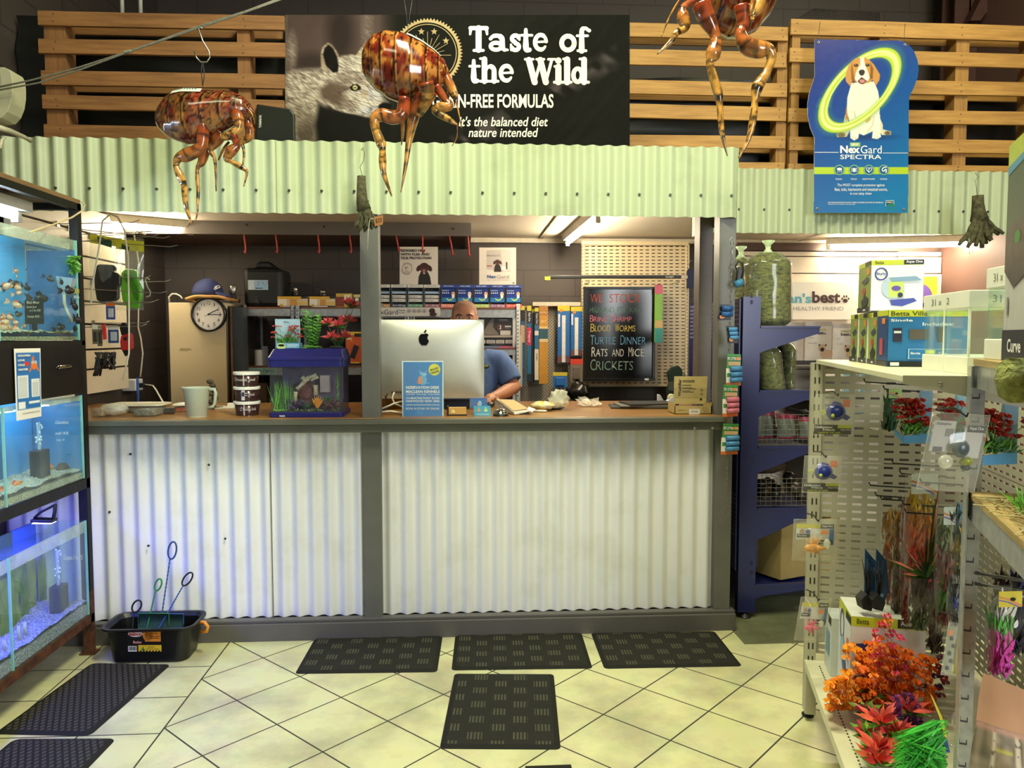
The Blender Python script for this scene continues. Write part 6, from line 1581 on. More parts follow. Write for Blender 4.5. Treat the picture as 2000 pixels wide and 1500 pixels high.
bl=thing('desk_bell','chrome desk bell on the counter in front of the payment tablet','bell',(P(978,812,3.86).x,3.87,ZW))
c=V((P(978,812,3.87).x,3.87,ZW));mb=MB(M('#c9c9c4',.08,1.0,var=.02));mb.lathe([(.036,.012),(.035,.018),(.028,.03),(.016,.036),(.005,.038)],c,28);mb.build('dome',bl)
mb=MB(M('#191919',.4));mb.lathe([(.038,0),(.039,.004),(.037,.012),(.0,.012)],c,24);mb.build('base',bl)
mb=MB(M('#c9c9c4',.1,1.0));mb.lathe([(.0035,.037),(.0035,.046),(.006,.048),(.005,.052),(0,.053)],c,12);mb.build('button',bl)
YT=3.98
pt=thing('payment_terminal','white wedge payment tablet tilted on the counter by the bell','terminal',(P(1005,808,YT).x,YT,ZW))
A=[P(966,779,4.12),P(1003,780,4.10),P(1040,802,3.95),P(1004,808,3.90)]
low=[V((q.x,q.y,max(ZW+.001,q.z-(.045 if i<2 else.014))))for i,q in enumerate(A)]
mb=MB(M('#c9c2b4',.3));mb.add(A+low,[(0,1,2,3),(7,6,5,4),(0,4,5,1),(1,5,6,2),(2,6,7,3),(3,7,4,0)],False);mb.build('body',pt,bevel=.004)
g=quad(*A);up2=V((0,-.002,.003));mb=MB(M('#d8b787',.15));mb.add([g(.12,.08)+up2,g(.9,.08)+up2,g(.9,.86)+up2,g(.12,.86)+up2],[(0,1,2,3)]);mb.build('screen',pt)
mb=MB(BLACK);mb.add([g(.3,.97)+up2+V((0,-.003,-.006)),g(.8,.97)+up2+V((0,-.003,-.006)),g(.8,1.02)+V((0,-.004,-.012)),g(.3,1.02)+V((0,-.004,-.012))],[(0,1,2,3)]);mb.tube([g(0,0)+up2,g(0,1)+up2],.0015,6);mb.build('card_slot',pt)
mb=MB(WHITE);mb.prism([P(1032,794,3.93),P(1046,799,3.93),P(1040,804,3.9),P(1030,801,3.9)],(0,0,-.002));o=mb.build('receipt');tag(o,'white receipt curling from the payment tablet','receipt')
mb=MB(clear((1,1,.92),.42,.3));mb.ell(P(1092,788,4.2),.055,.04,.042,24,14,lambda d:1+.4*noise.noise(d*3+V((5,1,0)))+(.35 if d.z>.75 else 0));o=mb.build('knotted_bag');tag(o,'knotted clear bag on the counter beyond the payment tablet','bag');o.location.z=ZW+.002
mb=MB(M('#d8c94a',.35,var=.4,scale=30,two='#e8e6d0'));mb.ell(P(1060,797,4.12),.062,.05,.022,22,12,lambda d:1+.35*noise.noise(d*4+V((0,2,0))));o=mb.build('yellow_packet');tag(o,'crumpled yellow and white packet on the counter beside the payment tablet','packet');o.location.z=ZW+.002
t=thing('plastic_tray','small black oval tray on the counter in front of the knotted bag','tray',zpx(1084,801));q=zpx(1085,800);mb=MB(BLACK);mb.lathe([(.03,.003),(.046,.008),(.05,.012),(.047,.012),(.03,.006),(0,.006)],(q.x,q.y,ZW),24,sy=.7);mb.build('tray',t)
mb=MB(M('#d9d6c6',.3));q=zpx(1052,805);mb.tube([(q.x-.04,q.y+.01,ZW+.007),(q.x+.04,q.y-.02,ZW+.007)],.006,8);o=mb.build('marker_pen');tag(o,'white marker pen lying before the yellow packet','pen')
mb=MB(clear((1,.97,.92),.5,.3));q=zpx(1155,794)
for i in range(9):
 rr=random.Random(i+40);b0=V((q.x+rr.uniform(-.04,.04),q.y+rr.uniform(-.02,.02),ZW+.004));leaf(mb,b0,b0+V((rr.uniform(-.08,.08),rr.uniform(-.03,.03),rr.uniform(.015,.06))),.022,.01,5,.6)
o=mb.build('shell_ornament');tag(o,'pearly crumpled plastic ornament on the counter under the chalkboard','ornament');o.location.z=ZW+.002
for i in range(3):
 q=zpx(1252+8*i,796);mb=MB(M(('#3a3a3a','#77756c','#26262a')[i],.35));mb.cbox((q.x,q.y+.02,ZW+.006+i*.009),.34-.03*i,.2,.008,rz=-.12+.12*i);tag(mb.build('document_folder',bevel=.002),('dark folder at the bottom of the flat stack by the soap box','grey folder in the middle of the flat stack by the soap box','black folder topping the flat stack by the soap box')[i],'folder')
td=thing('tape_dispenser','white desk tape dispenser behind the soap box','tape dispenser',zpx(1301,790))
YD=4.40;mb=MB(M('#c7cdd6',.35));mb.prism([P(x,y,YD)for x,y in((1287,771),(1290,771),(1296,782),(1304,784),(1311,777),(1322,772),(1326,778),(1326,790),(1287,790))],(0,.05,0));mb.build('body',td,bevel=.003)
c=P(1313,777,YD+.01);mb=MB(M('#d9d0a8',.4));mb.lathe([(.012,0),(.022,0),(.022,.03),(.012,.03),(.012,0)],c,20,'Y');mb.build('tape_roll',td)
YX=3.90
KR=M('#b7a268',.7,var=.06,scale=30);KRD=M('#9d8a58',.75)
wb=thing('soap_display_box','open brown card display box of dog soap bars at the counter end','display box',(P(1352,812,YX).x,YX+.05,ZW))
a,b=P(1318,786,YX),P(1390,786,YX);yb2=YX+.13
zf=P(1350,788,YX).z
mb=MB(KR);mb.box(a.x,b.x,YX,YX+.003,ZW,P(1350,793,YX).z);mb.box(a.x,b.x,YX,yb2,ZW,ZW+.003)
mb.prism([V((a.x,YX,P(0,793,YX).z)),V((a.x,YX,zf)),V((P(1326,790,YX).x,YX,zf)),V((P(1337,793,YX).x,YX,P(0,793,YX).z))],(0,.003,0));mb.prism([V((b.x,YX,P(0,793,YX).z)),V((P(1378,793,YX).x,YX,P(0,793,YX).z)),V((P(1384,785,YX).x,YX,zf+.008)),V((b.x,YX,zf))],(0,.003,0))
mb.box(a.x,a.x+.003,YX,yb2,ZW,zf);mb.box(b.x-.003,b.x,YX,yb2,ZW,zf);mb.build('tray',wb)
Yb3=YX+.11;g=quad(P(1317,735,Yb3+.02),P(1382,735,Yb3+.02),P(1379,789,Yb3),P(1316,789,Yb3));mb=MB(KR);mb.prism([g(0,0),g(1,0),g(1,1),g(0,1)],(0,.003,0));mb.mat(M('#a89560',.7));h1=lambda u,v:g(u,v)+V((0,-.001,0));mb.rect(h1,0,.42,1,.78);mb.build('header_flap',wb)
mb=MB(M('#26221a',.7));h=lambda u,v:g(u,v)+V((0,-.002,0));gg=lambda u,v:h(.12+.09*v,.72-.62*u)
mb.text(gg,'WashBar',0,0,1,1,bold=.02)
for y,w in((.14,.38),(.19,.38),(.31,.28),(.40,.3),(.44,.42),(.52,.25),(.56,.36)):mb.rect(h,.24,y,.24+w,y+.018)
mb.ring(h,.84,.5,.028,.04,16);mb.ring(h,.84,.64,.028,.04,16);mb.disc(h,.83,.83,.04,.04,10);mb.build('lettering',wb)
mb=MB(M('#5a5035',.7));f=at(YX,.001);mb.text(f,'washbar.nz',1324,799.5,1340,802);
dogl=[(1372,797),(1376,795),(1380,797),(1383,801),(1380,804),(1376,803),(1374,800),(1372,797)];mb.line(f,dogl,.5);mb.line(f,[(1376,803),(1374,811)],.5);mb.line(f,[(1381,804),(1386,807),(1388,812)],.5);mb.line(f,[(1378,806),(1379,811)],.5);mb.disc(f,1378,799,.5,.5,8);mb.build('box_print',wb)
mb=MB(WHITE);mb.pbox(1346,799,1367,808.5,YX-.001,.001);mb.mat(M('#4a4a4a',.5));mb.text(at(YX-.001,.001),'DOG SOAP',1350,800.5,1362,802.5);mb.rect(at(YX-.001,.001),1349,804,1364,804.8);mb.build('sticker',wb)
# ================================================================== the man
YH=4.85
H0=P(907,625,YH);kx=YH/F
mn=thing('person','man with cropped grey hair in a blue polo shirt standing behind the computer','person',(H0.x+.01,YH,0))
SKIN=M('#b27a5c',.5,var=.08,scale=20,sss=.12)
hz=P(907,587,YH).z
hx=H0.x
def loft(mb,rings,n=20):
 vs,fs=[],[]
 for(cx,cy,cz,rx,ry)in rings:
  for j in range(n):
   w=2*PI*j/n;cs,sn_=math.cos(w),math.sin(w)
   vs.append((cx+rx*math.copysign(abs(cs)**.85,cs),cy+ry*math.copysign(abs(sn_)**.85,sn_),cz))
 k=len(rings)
 for i in range(k-1):
  for j in range(n):fs.append((i*n+j,i*n+(j+1)%n,(i+1)*n+(j+1)%n,(i+1)*n+j))
 fs+=[tuple(range(n)),tuple((k-1)*n+j for j in range(n))]
 return mb.add(vs,fs,True)
zc=hz-.115
mb=MB(SKIN)
loft(mb,[(hx,YH-.075,zc-.118,.022,.018),(hx,YH-.062,zc-.105,.045,.045),(hx,YH-.045,zc-.075,.060,.07),(hx,YH-.028,zc-.035,.070,.088),(hx,YH-.015,zc,.0755,.097),(hx,YH-.008,zc+.035,.0775,.099),(hx,YH-.002,zc+.07,.073,.092),(hx,YH+.002,zc+.095,.058,.072),(hx,YH+.004,zc+.110,.034,.042),(hx,YH+.004,zc+.1155,.008,.010)],28)
mb.ell((hx,YH-.112,zc-.03),.016,.02,.018,12,8);mb.tube([(hx,YH-.100,zc+.012),(hx,YH-.112,zc-.012),(hx,YH-.118,zc-.03)],[.008,.010,.012],8)
for s_ in(-1,1):
 mb.tube([(hx+s_*.012,YH-.103,zc+.020),(hx+s_*.032,YH-.104,zc+.024),(hx+s_*.055,YH-.086,zc+.018)],[.008,.009,.006],8)
 mb.ell((hx+s_*.079,YH+.006,zc-.01),.009,.02,.033,10,8)
 mb.ell((hx+s_*.04,YH-.085,zc-.035),.022,.016,.02,10,8)
mb.ell((hx,YH-.098,zc-.068),.024,.012,.010,10,6)
loft(mb,[(hx,YH+.02,zc-.07,.055,.06),(hx,YH+.025,zc-.14,.058,.06),(hx,YH+.03,zc-.19,.085,.07),(hx,YH+.035,zc-.225,.17,.09),(hx,YH+.035,zc-.30,.185,.105),(hx,YH+.03,zc-.5,.165,.115),(hx,YH+.03,zc-.68,.16,.12),(hx,YH+.03,zc-.80,.165,.12)],24)
sh=zc-.255
rel={}
for s_ in(-1,1):
 S=V((hx+s_*.205,YH+.03,sh));E=V((P(1004,757,YH-.03).x if s_>0 else hx-.30,YH-.03,P(1004,757,YH-.03).z));Wr=V((P(962,781,4.47).x if s_>0 else hx-.18,4.47,ZW+.045))
 rel[s_]=(S,E,Wr)
 mb.tube([S+V((-s_*.05,0,.005)),S,S.lerp(E,.5),E,E.lerp(Wr,.35),E.lerp(Wr,.7),Wr],[.055,.056,.048,.044,.042,.033,.027],14)
 hd=(Wr-E).normalized();hd=V((hd.x,hd.y,-.05)).normalized();sd_=V((hd.y,-hd.x,0)).normalized()
 pc_=Wr+hd*.05+V((0,0,-.006));
 mb.tube([Wr,pc_,pc_+hd*.035],[.026,.034,.030],12,squash=(1,1,.6))if False else mb.tube([Wr,Wr+hd*.03,pc_,pc_+hd*.03],[.024,.03,.032,.026],12)
 for i_,(off,L)in enumerate(((-.028,.062),(-.010,.073),(.009,.069),(.027,.052))):
  b0=pc_+hd*.025+sd_*off;m1=b0+hd*L*.5+V((0,0,.010));e1=b0+hd*L+V((0,0,-.018));mb.tube([b0,m1,e1],[.0105,.0095,.0078],8)
 b0=Wr+hd*.025-sd_*(.02*s_);mb.tube([b0,b0+hd*.03-sd_*(.032*s_),b0+hd*.06-sd_*(.036*s_)+V((0,0,-.012))],[.014,.012,.009],8)
hip=zc-.80
for s_ in(-1,1):mb.tube([(hx+s_*.085,YH+.03,hip+.03),(hx+s_*.09,YH+.02,hip*.55),(hx+s_*.095,YH+.04,.10),(hx+s_*.095,YH+.03,.05)],[.085,.06,.04,.04],14);mb.tube([(hx+s_*.095,YH+.07,.045),(hx+s_*.10,YH-.10,.035)],[.04,.032],10)
body=mb.build('body',mn,mods=[('REMESH',dict(mode='VOXEL',voxel_size=.005,use_smooth_shade=True)),('SMOOTH',dict(factor=.5,iterations=4))])
mb=MB(M('#96705a',.85,var=.3,scale=300,bmp=.3))
vs,fs=[],[]
def scalp(w,t):
 front=max(0,-math.sin(w));zz=zc+.1165-t*(.040+.095*(1-front)**1.0)
 tab=[(zc-.035,.070,.088,-.028),(zc,.0755,.097,-.015),(zc+.035,.0775,.099,-.008),(zc+.07,.073,.092,-.002),(zc+.095,.058,.072,.002),(zc+.110,.034,.042,.004),(zc+.1165,.004,.005,.004)]
 zs_=[q[0]for q in tab];rx,ry,cy=(np.interp(zz,zs_,[q[i]for q in tab])for i in(1,2,3))
 return V((hx+(rx+.0012)*math.copysign(abs(math.cos(w))**.85,math.cos(w)),YH+cy+(ry+.0012)*math.copysign(abs(math.sin(w))**.85,math.sin(w)),zz))
mb.sheet(lambda u,v:scalp(2*PI*u,v),44,14);mb.build('cropped_hair',mn)
for s_ in(-1,1):
 mb=MB(M('#3a2a22',.9));mb.tube([(hx+s_*.013,YH-.1125,zc+.021),(hx+s_*.032,YH-.1145,zc+.027),(hx+s_*.053,YH-.098,zc+.020)],[.003,.0042,.002],6);mb.build('eyebrow',mn)
 mb=MB(M('#d8cec6',.3));mb.ell((hx+s_*.031,YH-.1045,zc+.007),.0135,.010,.0075,14,8);mb.mat(M('#2b1d15',.2));mb.ell((hx+s_*.031,YH-.1118,zc+.007),.0060,.0035,.0058,12,8);mb.build('eye',mn)
 mb=MB(M('#a56c50',.5));mb.tube([(hx+s_*.016,YH-.109,zc+.009),(hx+s_*.031,YH-.1125,zc+.0145),(hx+s_*.047,YH-.103,zc+.008)],[.002,.0036,.002],6);mb.build('eyelid',mn)
mb=MB(M('#9a5d50',.45));mb.tube([(hx-.024,YH-.108,zc-.069),(hx-.01,YH-.1165,zc-.066),(hx,YH-.1175,zc-.067),(hx+.01,YH-.1165,zc-.066),(hx+.024,YH-.108,zc-.069)],[.0015,.0035,.003,.0035,.0015],8);mb.tube([(hx-.02,YH-.109,zc-.071),(hx,YH-.118,zc-.074),(hx+.02,YH-.109,zc-.071)],[.0015,.0045,.0015],8);mb.build('lips',mn)
POLO=M('#5672a4',.85,var=.10,scale=30,bmp=.12)
mb=MB(POLO)
loft(mb,[(hx,YH+.03,zc-.175,.075,.075),(hx,YH+.035,zc-.20,.13,.088),(hx,YH+.035,zc-.235,.19,.105),(hx,YH+.035,zc-.30,.212,.122),(hx,YH+.03,zc-.40,.205,.135),(hx,YH+.028,zc-.55,.196,.145),(hx,YH+.028,zc-.70,.19,.145),(hx,YH+.03,zc-.84,.195,.15)],28)
for s_ in(-1,1):
 S,E,Wr=rel[s_];e2=S.lerp(E,.80);mb.tube([S+V((-s_*.08,0,.0)),S+V((s_*.012,0,-.012)),S.lerp(E,.35)+V((s_*.012,0,0)),e2+V((s_*.002,0,0))],[.075,.080,.076,.073],18)
mb.build('polo_shirt',mn,mods=[('REMESH',dict(mode='VOXEL',voxel_size=.007,use_smooth_shade=True)),('SMOOTH',dict(factor=.5,iterations=6))])
mb=MB(POLO);mb.tube([(hx+.062*math.cos(w),YH+.022+.066*math.sin(w),zc-.158-.012*max(0,-math.sin(w)))for w in[2*PI*i/24 for i in range(24)]],.014,8,closed=True);mb.build('collar',mn)
mb=MB(M('#39553a',.8));q=P(949,716,YH-.125);mb.ell(q,.022,.004,.014,12,8);mb.mat(M('#c9c27a',.8));mb.ell(q+V((0,-.003,.004)),.012,.003,.005,10,6);mb.build('shirt_emblem',mn)
mb=MB(M('#2c2d33',.9));loft(mb,[(hx,YH+.03,hip+.1,.178,.135),(hx,YH+.03,hip,.182,.138),(hx,YH+.03,hip-.06,.175,.13)],20)
for s_ in(-1,1):mb.tube([(hx+s_*.088,YH+.03,hip),(hx+s_*.092,YH+.025,.5),(hx+s_*.097,YH+.04,.09)],[.095,.078,.062],14)
mb.build('trousers',mn)
for s_ in(-1,1):mb=MB(BLACK);mb.tube([(hx+s_*.097,YH+.09,.045),(hx+s_*.099,YH+.02,.05),(hx+s_*.103,YH-.12,.036)],[.043,.05,.036],12);mb.build('shoe',mn)
mb=MB(BLACK);q=P(955,786,4.36);mb.ell((q.x,4.365,ZW+.016),.032,.055,.016,14,8);o=mb.build('computer_mouse');tag(o,'black computer mouse under the hand of the man','mouse')
# ================================================================== fish tank rack on the left
XT=-1.75;XBK=-1.98;YE=3.70;YN=2.2
IRON=M('#17140f',.55,.3,var=.3,scale=30,bmp=.2);RUST=M('#3a2317',.75,.2,var=.5,scale=25,bmp=.4,two='#6b3f25')
GLASS=clear((.93,1,.98),.02)
rk=thing('aquarium_rack','tall black iron rack holding three tiers of fish tanks along the side wall','aquarium rack',(-1.96,3.0,0))
for xx,yy in((XT-.02,YE),(XT-.02,YN),(-2.19,YE),(-2.19,YN)):
 mb=MB(RUST if 0 else IRON);mb.box(xx-.02,xx+.02,yy,yy+.035,.3,2.1);mb.mat(RUST);mb.box(xx-.02,xx+.02,yy,yy+.035,.006,.3);mb.box(xx-.035,xx+.035,yy-.015,yy+.05,0,.006);mb.build('post',rk)
mb=MB(IRON)
for z0,z1,m_ in((2.07,2.10,IRON),(1.455,1.475,IRON),(.79,.835,IRON),(.15,.19,RUST)):
 mb=MB(m_)
 mb.box(XT-.03,XT,YN,YE+.03,z0,z1);mb.box(-2.2,-2.17,YN,YE+.03,z0,z1);mb.box(-2.2,XT,YE,YE+.03,z0,z1);mb.build('rail',rk)
mb=MB(wood('#8a6a45','#6b4f33',1));mb.box(-2.2,XT,YN,YE+.03,2.1,2.118);mb.build('top_board',rk)
pn=MB(M('#0f0d0b',.4,var=.3));pn.box(XT-.015,XT,YN,YE,1.235,1.455);pnl=pn.build('cabinet_panel',rk)
q=PXp(125,717,XT+.006);mb=MB(M('#c9c6bb',.15,1));mb.tube([PXp(113,719,XT),PXp(114,717,XT+.02),PXp(137,715,XT+.02),PXp(138,717,XT)],.007,8);mb.build('handle',pnl)
def gravel(c1,c2):return M(c1,.8,var=.5,scale=120,bmp=1.0,two=c2)
def tank(label,z0,zr,zw,zg,back,grav,water,div=3.075):
 t=thing('fish_tank',label,'fish tank',(-1.87,3.0,z0))
 mb=MB(GLASS);mb.box(XT-.012,XT-.006,YN,YE-.004,z0,zr);mb.build('front_glass',t)
 mb=MB(GLASS);mb.box(XBK,XT-.012,YE-.012,YE-.006,z0,zr);mb.build('end_glass',t)
 for y0,y1 in((div,div+.006),(YE-.010,YE-.004)):mb=MB(M('#8fd0cc',.2));mb.box(XT-.014,XT-.005,y0,y1,z0,zr);mb.build('silicone_seam',t)
 mb=MB(back);mb.box(XBK-.008,XBK,YN,YE-.012,z0,zr);mb.build('back_panel',t)
 mb=MB(clear((1,.97,.92),.3,.2));mb.box(XT-.0125,XT-.0122,YN,YE-.012,zw,zr);mb.build('limescale_band',t)
 mb=MB(grav);mb.sheet(lambda u,v:V((XBK+(XT-.013-XBK)*u,YN+(YE-.013-YN)*v,zg+.012*noise.noise(V((u*4,v*14,z0)))+.008*noise.noise(V((u*40,v*160,z0))))),24,120);mb.box(XBK,XT-.0125,YN,YE-.013,z0+.002,zg-.02);mb.build('gravel_bed',t)
 mb=MB(water);mb.sheet(lambda u,v:V((XBK+(XT-.014-XBK)*u,YN+(YE-.014-YN)*v,zw+.004*noise.noise(V((u*6,v*30,1))))),16,60);mb.build('water_surface',t)
 return t
def blueback(c1,c2,split):
 m,nt,b=newmat('blue_backing');x,y,z=xyz(nt)
 n=noise_tex(nt,4);w=(((y+z)*120+300).frac().lt(.45))*(((y-z)*120+300).frac().lt(.6));c=mixc(nt,w,lin(c2),tuple(q*.45 for q in lin(c2)))
 nt.links.new(mixc(nt,y.gt(split-2.95),c,mixc(nt,N(nt,n.outputs[0])*.6,lin(c1),tuple(min(1,q*1.3)for q in lin(c1)))),b.inputs['Base Color']);b.inputs['Roughness'].default_value=.5
 return m
WATER=clear((.75,.9,1),.12,.05)
t1=tank('top fish tank with a bright blue back, black and orange goldfish',1.478,1.93,1.885,1.515,blueback('#4fb0ee','#3a78ba',3.34),gravel('#5f5b40','#d2cfae'),WATER)
t2=tank('middle fish tank with a blue back, a black filter and pale gravel',.838,1.225,1.20,.885,blueback('#46a6e6','#3570aa',3.4),gravel('#8d8570','#dad4bd'),WATER)
t3=tank('bottom fish tank lit violet blue with green algae and open top',.193,.64,.585,.262,blueback('#4f78e0','#5a7a5a',3.45),gravel('#6f6a84','#d8d2e6'),WATER)
EN=M('#4a78b0',.4,var=.1);mb=MB(EN);mb.box(XBK,XT-.014,YE-.006,YE-.003,1.48,1.885);mb.build('end_panel',t1)
mb=MB(M('#4a90cc',.4,var=.1));mb.box(XBK,XT-.014,YE-.006,YE-.003,.84,1.20);mb.build('end_panel',t2)
mb=MB(M('#e4f3ff',.4,var=.01,emit=45));mb.tube([(-1.885,YN,2.0),(-1.885,3.44,2.0)],.014,8)
lt=thing('tank_light','white fluorescent tube above the top fish tank','light',(-1.885,2.9,2.0));mb.build('tube',lt)
mb=MB(M('#b7b2a2',.5));mb.box(-1.95,-1.84,YN,3.5,2.025,2.068);mb.cbox((-1.885,3.455,2.0),.03,.03,.045);mb.build('housing',lt)
lt=thing('tank_light','slim light bar under the black panel above the middle tank','light',(-1.87,2.9,1.226));mb=MB(M('#bfe0ff',.4,var=.01,emit=32));mb.box(-1.90,-1.88,YN,YE-.05,1.229,1.233);mb.build('tube',lt)
lt=thing('tank_light','black clip-on lamp shining blue over the bottom tank','light',P(88,1010,3.4));YL=3.42
mb=MB(M('#101018',.4));mb.tube([P(108,985,YL),P(107,1000,YL),P(104,1014,YL)],.008,8);mb.cbox(P(86,1016,YL),.09,.05,.014,ry=.05);mb.tube([P(66,1012,YL),P(80,1000,YL),P(106,987,YL)],.006,6);mb.build('lamp_body',lt,bevel=.003)
mb=MB(M('#5f62ff',.4,var=.01,emit=120));q=P(86,1016,YL);mb.box(q.x-.04,q.x+.04,YL-.02,YL+.02,q.z-.011,q.z-.009);mb.box(-1.93,-1.90,YN,3.3,.775,.779);mb.build('led_panel',lt)
def fish_proto(name,label,cat,group,col,col2,L=.055):
 t=thing(name,label,cat,(0,0,0),group=group)
 mb=MB(M(col,.35,var=.3,scale=60,two=col2));mb.ell((0,0,0),L*.5,L*.17,L*.27,16,10,lambda d:1-.25*max(0,-d.x)+.08*d.x);mb.build('body',t,world=False)
 mb=MB(M(col,.4,two=col2));mb.prism([V(p)*L for p in((-.42,0,.02),(-.62,.01,.22),(-.95,.02,.30),(-.80,.02,.05),(-.93,.02,-.28),(-.62,.01,-.18))],(0,.0015,0));mb.build('tail_fin',t,world=False)
 mb=MB(M(col,.4));mb.prism([V(p)*L for p in((.2,0,.24),(.02,0,.48),(-.28,0,.34),(-.2,0,.2))],(0,.0012,0));mb.build('dorsal_fin',t,world=False)
 for s_ in(-1,1):mb=MB(M('#0a0a0a',.2));mb.ell((L*.36,s_*L*.12,L*.06),L*.05,L*.03,L*.05,8,6);mb.build('eye',t,world=False)
 return t
def school(proto,spots,L=.055):
 for i,(x,y,X,ang,s_)in enumerate(spots):
  q=PXp(x,y,X);q=P(x,y,3.57)if q.y>3.6 else q;m_=Matrix.Translation(q)@Matrix.Rotation(R(ang),4,'Z')@Matrix.Rotation(R((i*37)%50-25),4,'Y')@Matrix.Scale(s_,4)
  if i==0:proto.matrix_basis=m_
  else:dup(proto,None,mat=m_)
school(fish_proto('goldfish','orange and white goldfish swimming in the top tank','fish','orange and white goldfish in the top tank','#c0662c','#e6cdb0',.046),[(12,560,-1.86,60,1.0),(34,562,-1.84,70,.9),(32,530,-1.85,100,.8),(36,573,-1.9,40,.7),(30,595,-1.86,20,1.0),(18,620,-1.85,80,.9),(8,630,-1.83,60,1.0),(20,642,-1.9,110,1.1),(30,643,-1.84,75,1.1),(29,630,-1.9,30,.7),(5,622,-1.9,90,.9),(48,636,-1.85,90,.6),(33,541,-1.9,120,.6),(6,640,-1.8,70,1.0)])
school(fish_proto('goldfish','black moor goldfish swimming in the top tank','fish','black goldfish in the top tank','#14131a','#26242c'),[(25,556,-1.86,60,1.0),(52,562,-1.86,90,.9),(78,583,-1.86,60,1.3),(35,615,-1.86,60,.7),(97,545,-1.94,20,.7),(120,551,-1.9,110,.8),(134,568,-1.85,60,1.0),(118,640,-1.86,70,.9),(146,598,-1.82,100,1.1),(152,625,-1.84,100,1.2),(147,642,-1.84,120,1.0),(40,596,-1.85,60,.6)])
school(fish_proto('goldfish','bright orange goldfish low in the middle tank','fish','orange goldfish in the middle tank','#d9621f','#e8933f'),[(32,948,-1.83,70,1.0),(4,962,-1.83,60,1.0),(4,972,-1.86,80,.8),(48,953,-1.86,80,.6),(98,912,-1.88,70,.7)])
t=thing('price_board','small black price board with white writing standing in the top tank','price board',PXp(68,645,-1.84))
f=lambda x,y:PXp(x,y,-1.84);mb=MB(M('#0f0f12',.5));mb.prism([f(50,586),f(85,586),f(86,633),f(51,633)],(-.004,0,0));mb.prism([f(64,633),f(73,633),f(73,648),f(65,648)],(-.004,0,0));mb.build('board',t)
mb=MB(WHITE);h=lambda x,y:PXp(x,y,-1.836)
for s_,x0,y0,x1,y1 in(('Black Moor',52,588,77,593),('Small $10',52,598,71,602),('or 2 for $20',58,604,79,609),('Large $30',54,616,77,621)):mb.text(h,s_,x0,y0,x1,y1,bold=.01)
mb.build('lettering',t)
mb=MB(M('#c9bf3a',.5));h=lambda x,y:PXp(x,y,XT-.004);mb.text(h,'FANCY',142,563,162,574,bold=.03);mb.mat(M('#b9cfd8',.5));mb.text(h,'80ct',144,577,160,583);mb.build('glass_marker',t1)
mb=MB(M('#c5d6dd',.5));
for s_,x0,y0,x1,y1 in(('Goldfish',108,822,134,828),('small 14.95',108,843,134,849),('large 15',110,857,126,862)):mb.text(h,s_,x0,y0,x1,y1,shear=.2)
mb.build('glass_marker',t2)
mb=MB(M('#c5d6dd',.5));mb.text(h,'Guppies 5 for 15',124,1084,161,1096,shear=.2);mb.build('glass_marker',t3)
mb=MB(GRNL2);rr=random.Random(2)
for i in range(170):
 q=P(rr.uniform(138,150),rr.uniform(500,530),3.62+rr.uniform(-.02,.04));d=V((rr.uniform(-1,1),rr.uniform(-1,1),rr.uniform(-1,.3))).normalized();mb.mat(rr.choice((GRNL,GRNL2)));leaf(mb,q,q+d*.026,.005,0,3)
o=mb.build('floating_weed');tag(o,'clump of green weed floating at the far end of the top tank','water plant')
t=thing('breeder_box','white funnel with a pale hose inside the far end of the top tank','funnel',P(125,575,3.6));f=lambda x,y:P(x,y,3.62)
mb=MB(M('#9fb4c0',.4));mb.prism([f(109,539),f(142,543),f(138,558),(f(128,575)),f(121,575),f(112,557)],(0,.04,0));mb.build('funnel',t)
mb=MB(M('#bfc0a8',.5));mb.tube([f(125,575),f(126,592),f(131,608),f(142,630)],.007,8);mb.build('hose',t)
for x,y,X,lab,tk in((78,905,-1.84,'black box filter standing in the middle tank',.885),(115,1168,-1.83,'dark grey box filter standing in the bottom tank',.262)):
 q=PXp(x,y,X);t=thing('tank_filter',lab,'filter',(q.x,q.y,tk));mb=MB(M('#191a1c' if tk>.5 else '#3b3d44',.5));mb.cbox(q,.05,.075,.12);mb.tube([(q.x,q.y,q.z),(q.x,q.y,tk-.01)],.012,8);mb.build('box',t,bevel=.004)
 mb=MB(clear((1,1,1),.3));mb.tube([q,q+V((0,0,.18 if tk>.5 else.22))],.008,8);mb.mat(M('#e8f4fb',.3));rr=random.Random(4)
 for i in range(22):mb.ell(q+V((rr.uniform(-.012,.012),rr.uniform(-.012,.012),.07+.11*rr.random()*(1 if tk>.5 else 1.5))),.004,.004,.005,6,4)
 mb.build('air_lift',t)
mb=MB(M('#4a3a26',.8,var=.4));q=PXp(124,916,-1.85);mb.ell((q.x,q.y,q.z),.03,.035,.03,14,10,lambda d:1+.15*noise.noise(d*3));o=mb.build('rock');tag(o,'brown round rock on the gravel of the middle tank','rock')
mb=MB(M('#4a6b2a',.7,var=.5,scale=12,two='#8f9a4a'))
for x,y0,y1,X in((10,1130,1230,-1.90),(30,1110,1240,-1.92),(48,1100,1225,-1.94),(64,1085,1210,-1.955),(84,1090,1190,-1.96)):q=PXp(x,y1,X);mb.sheet(lambda u,v:V((X+.012*noise.noise(V((u*3,v*4,x))),q.y-.03+.07*u,.262+(PXp(x,y0,X).z-.262)*v)),6,12)
o=mb.build('algae');o['kind']='stuff';tag(o,'green algae growing in curtains down the back of the bottom tank','algae')
for x,y,h_ in((8,1268,.03),(37,1250,.05),(49,1240,.05)):q=PXp(x,y,-1.81);mb=MB(M('#cfc8bb',.6));mb.tube([(q.x,q.y,.262),(q.x,q.y,.27+h_)],.007,6);tag(mb.build('stone_peg'),'pale upright stone peg in the gravel of the bottom tank','stone','stone pegs in the bottom tank')
po=thing('paper_poster','white and blue goldfish care poster taped to the black rack panel','poster',PXp(55,818,XT+.006))
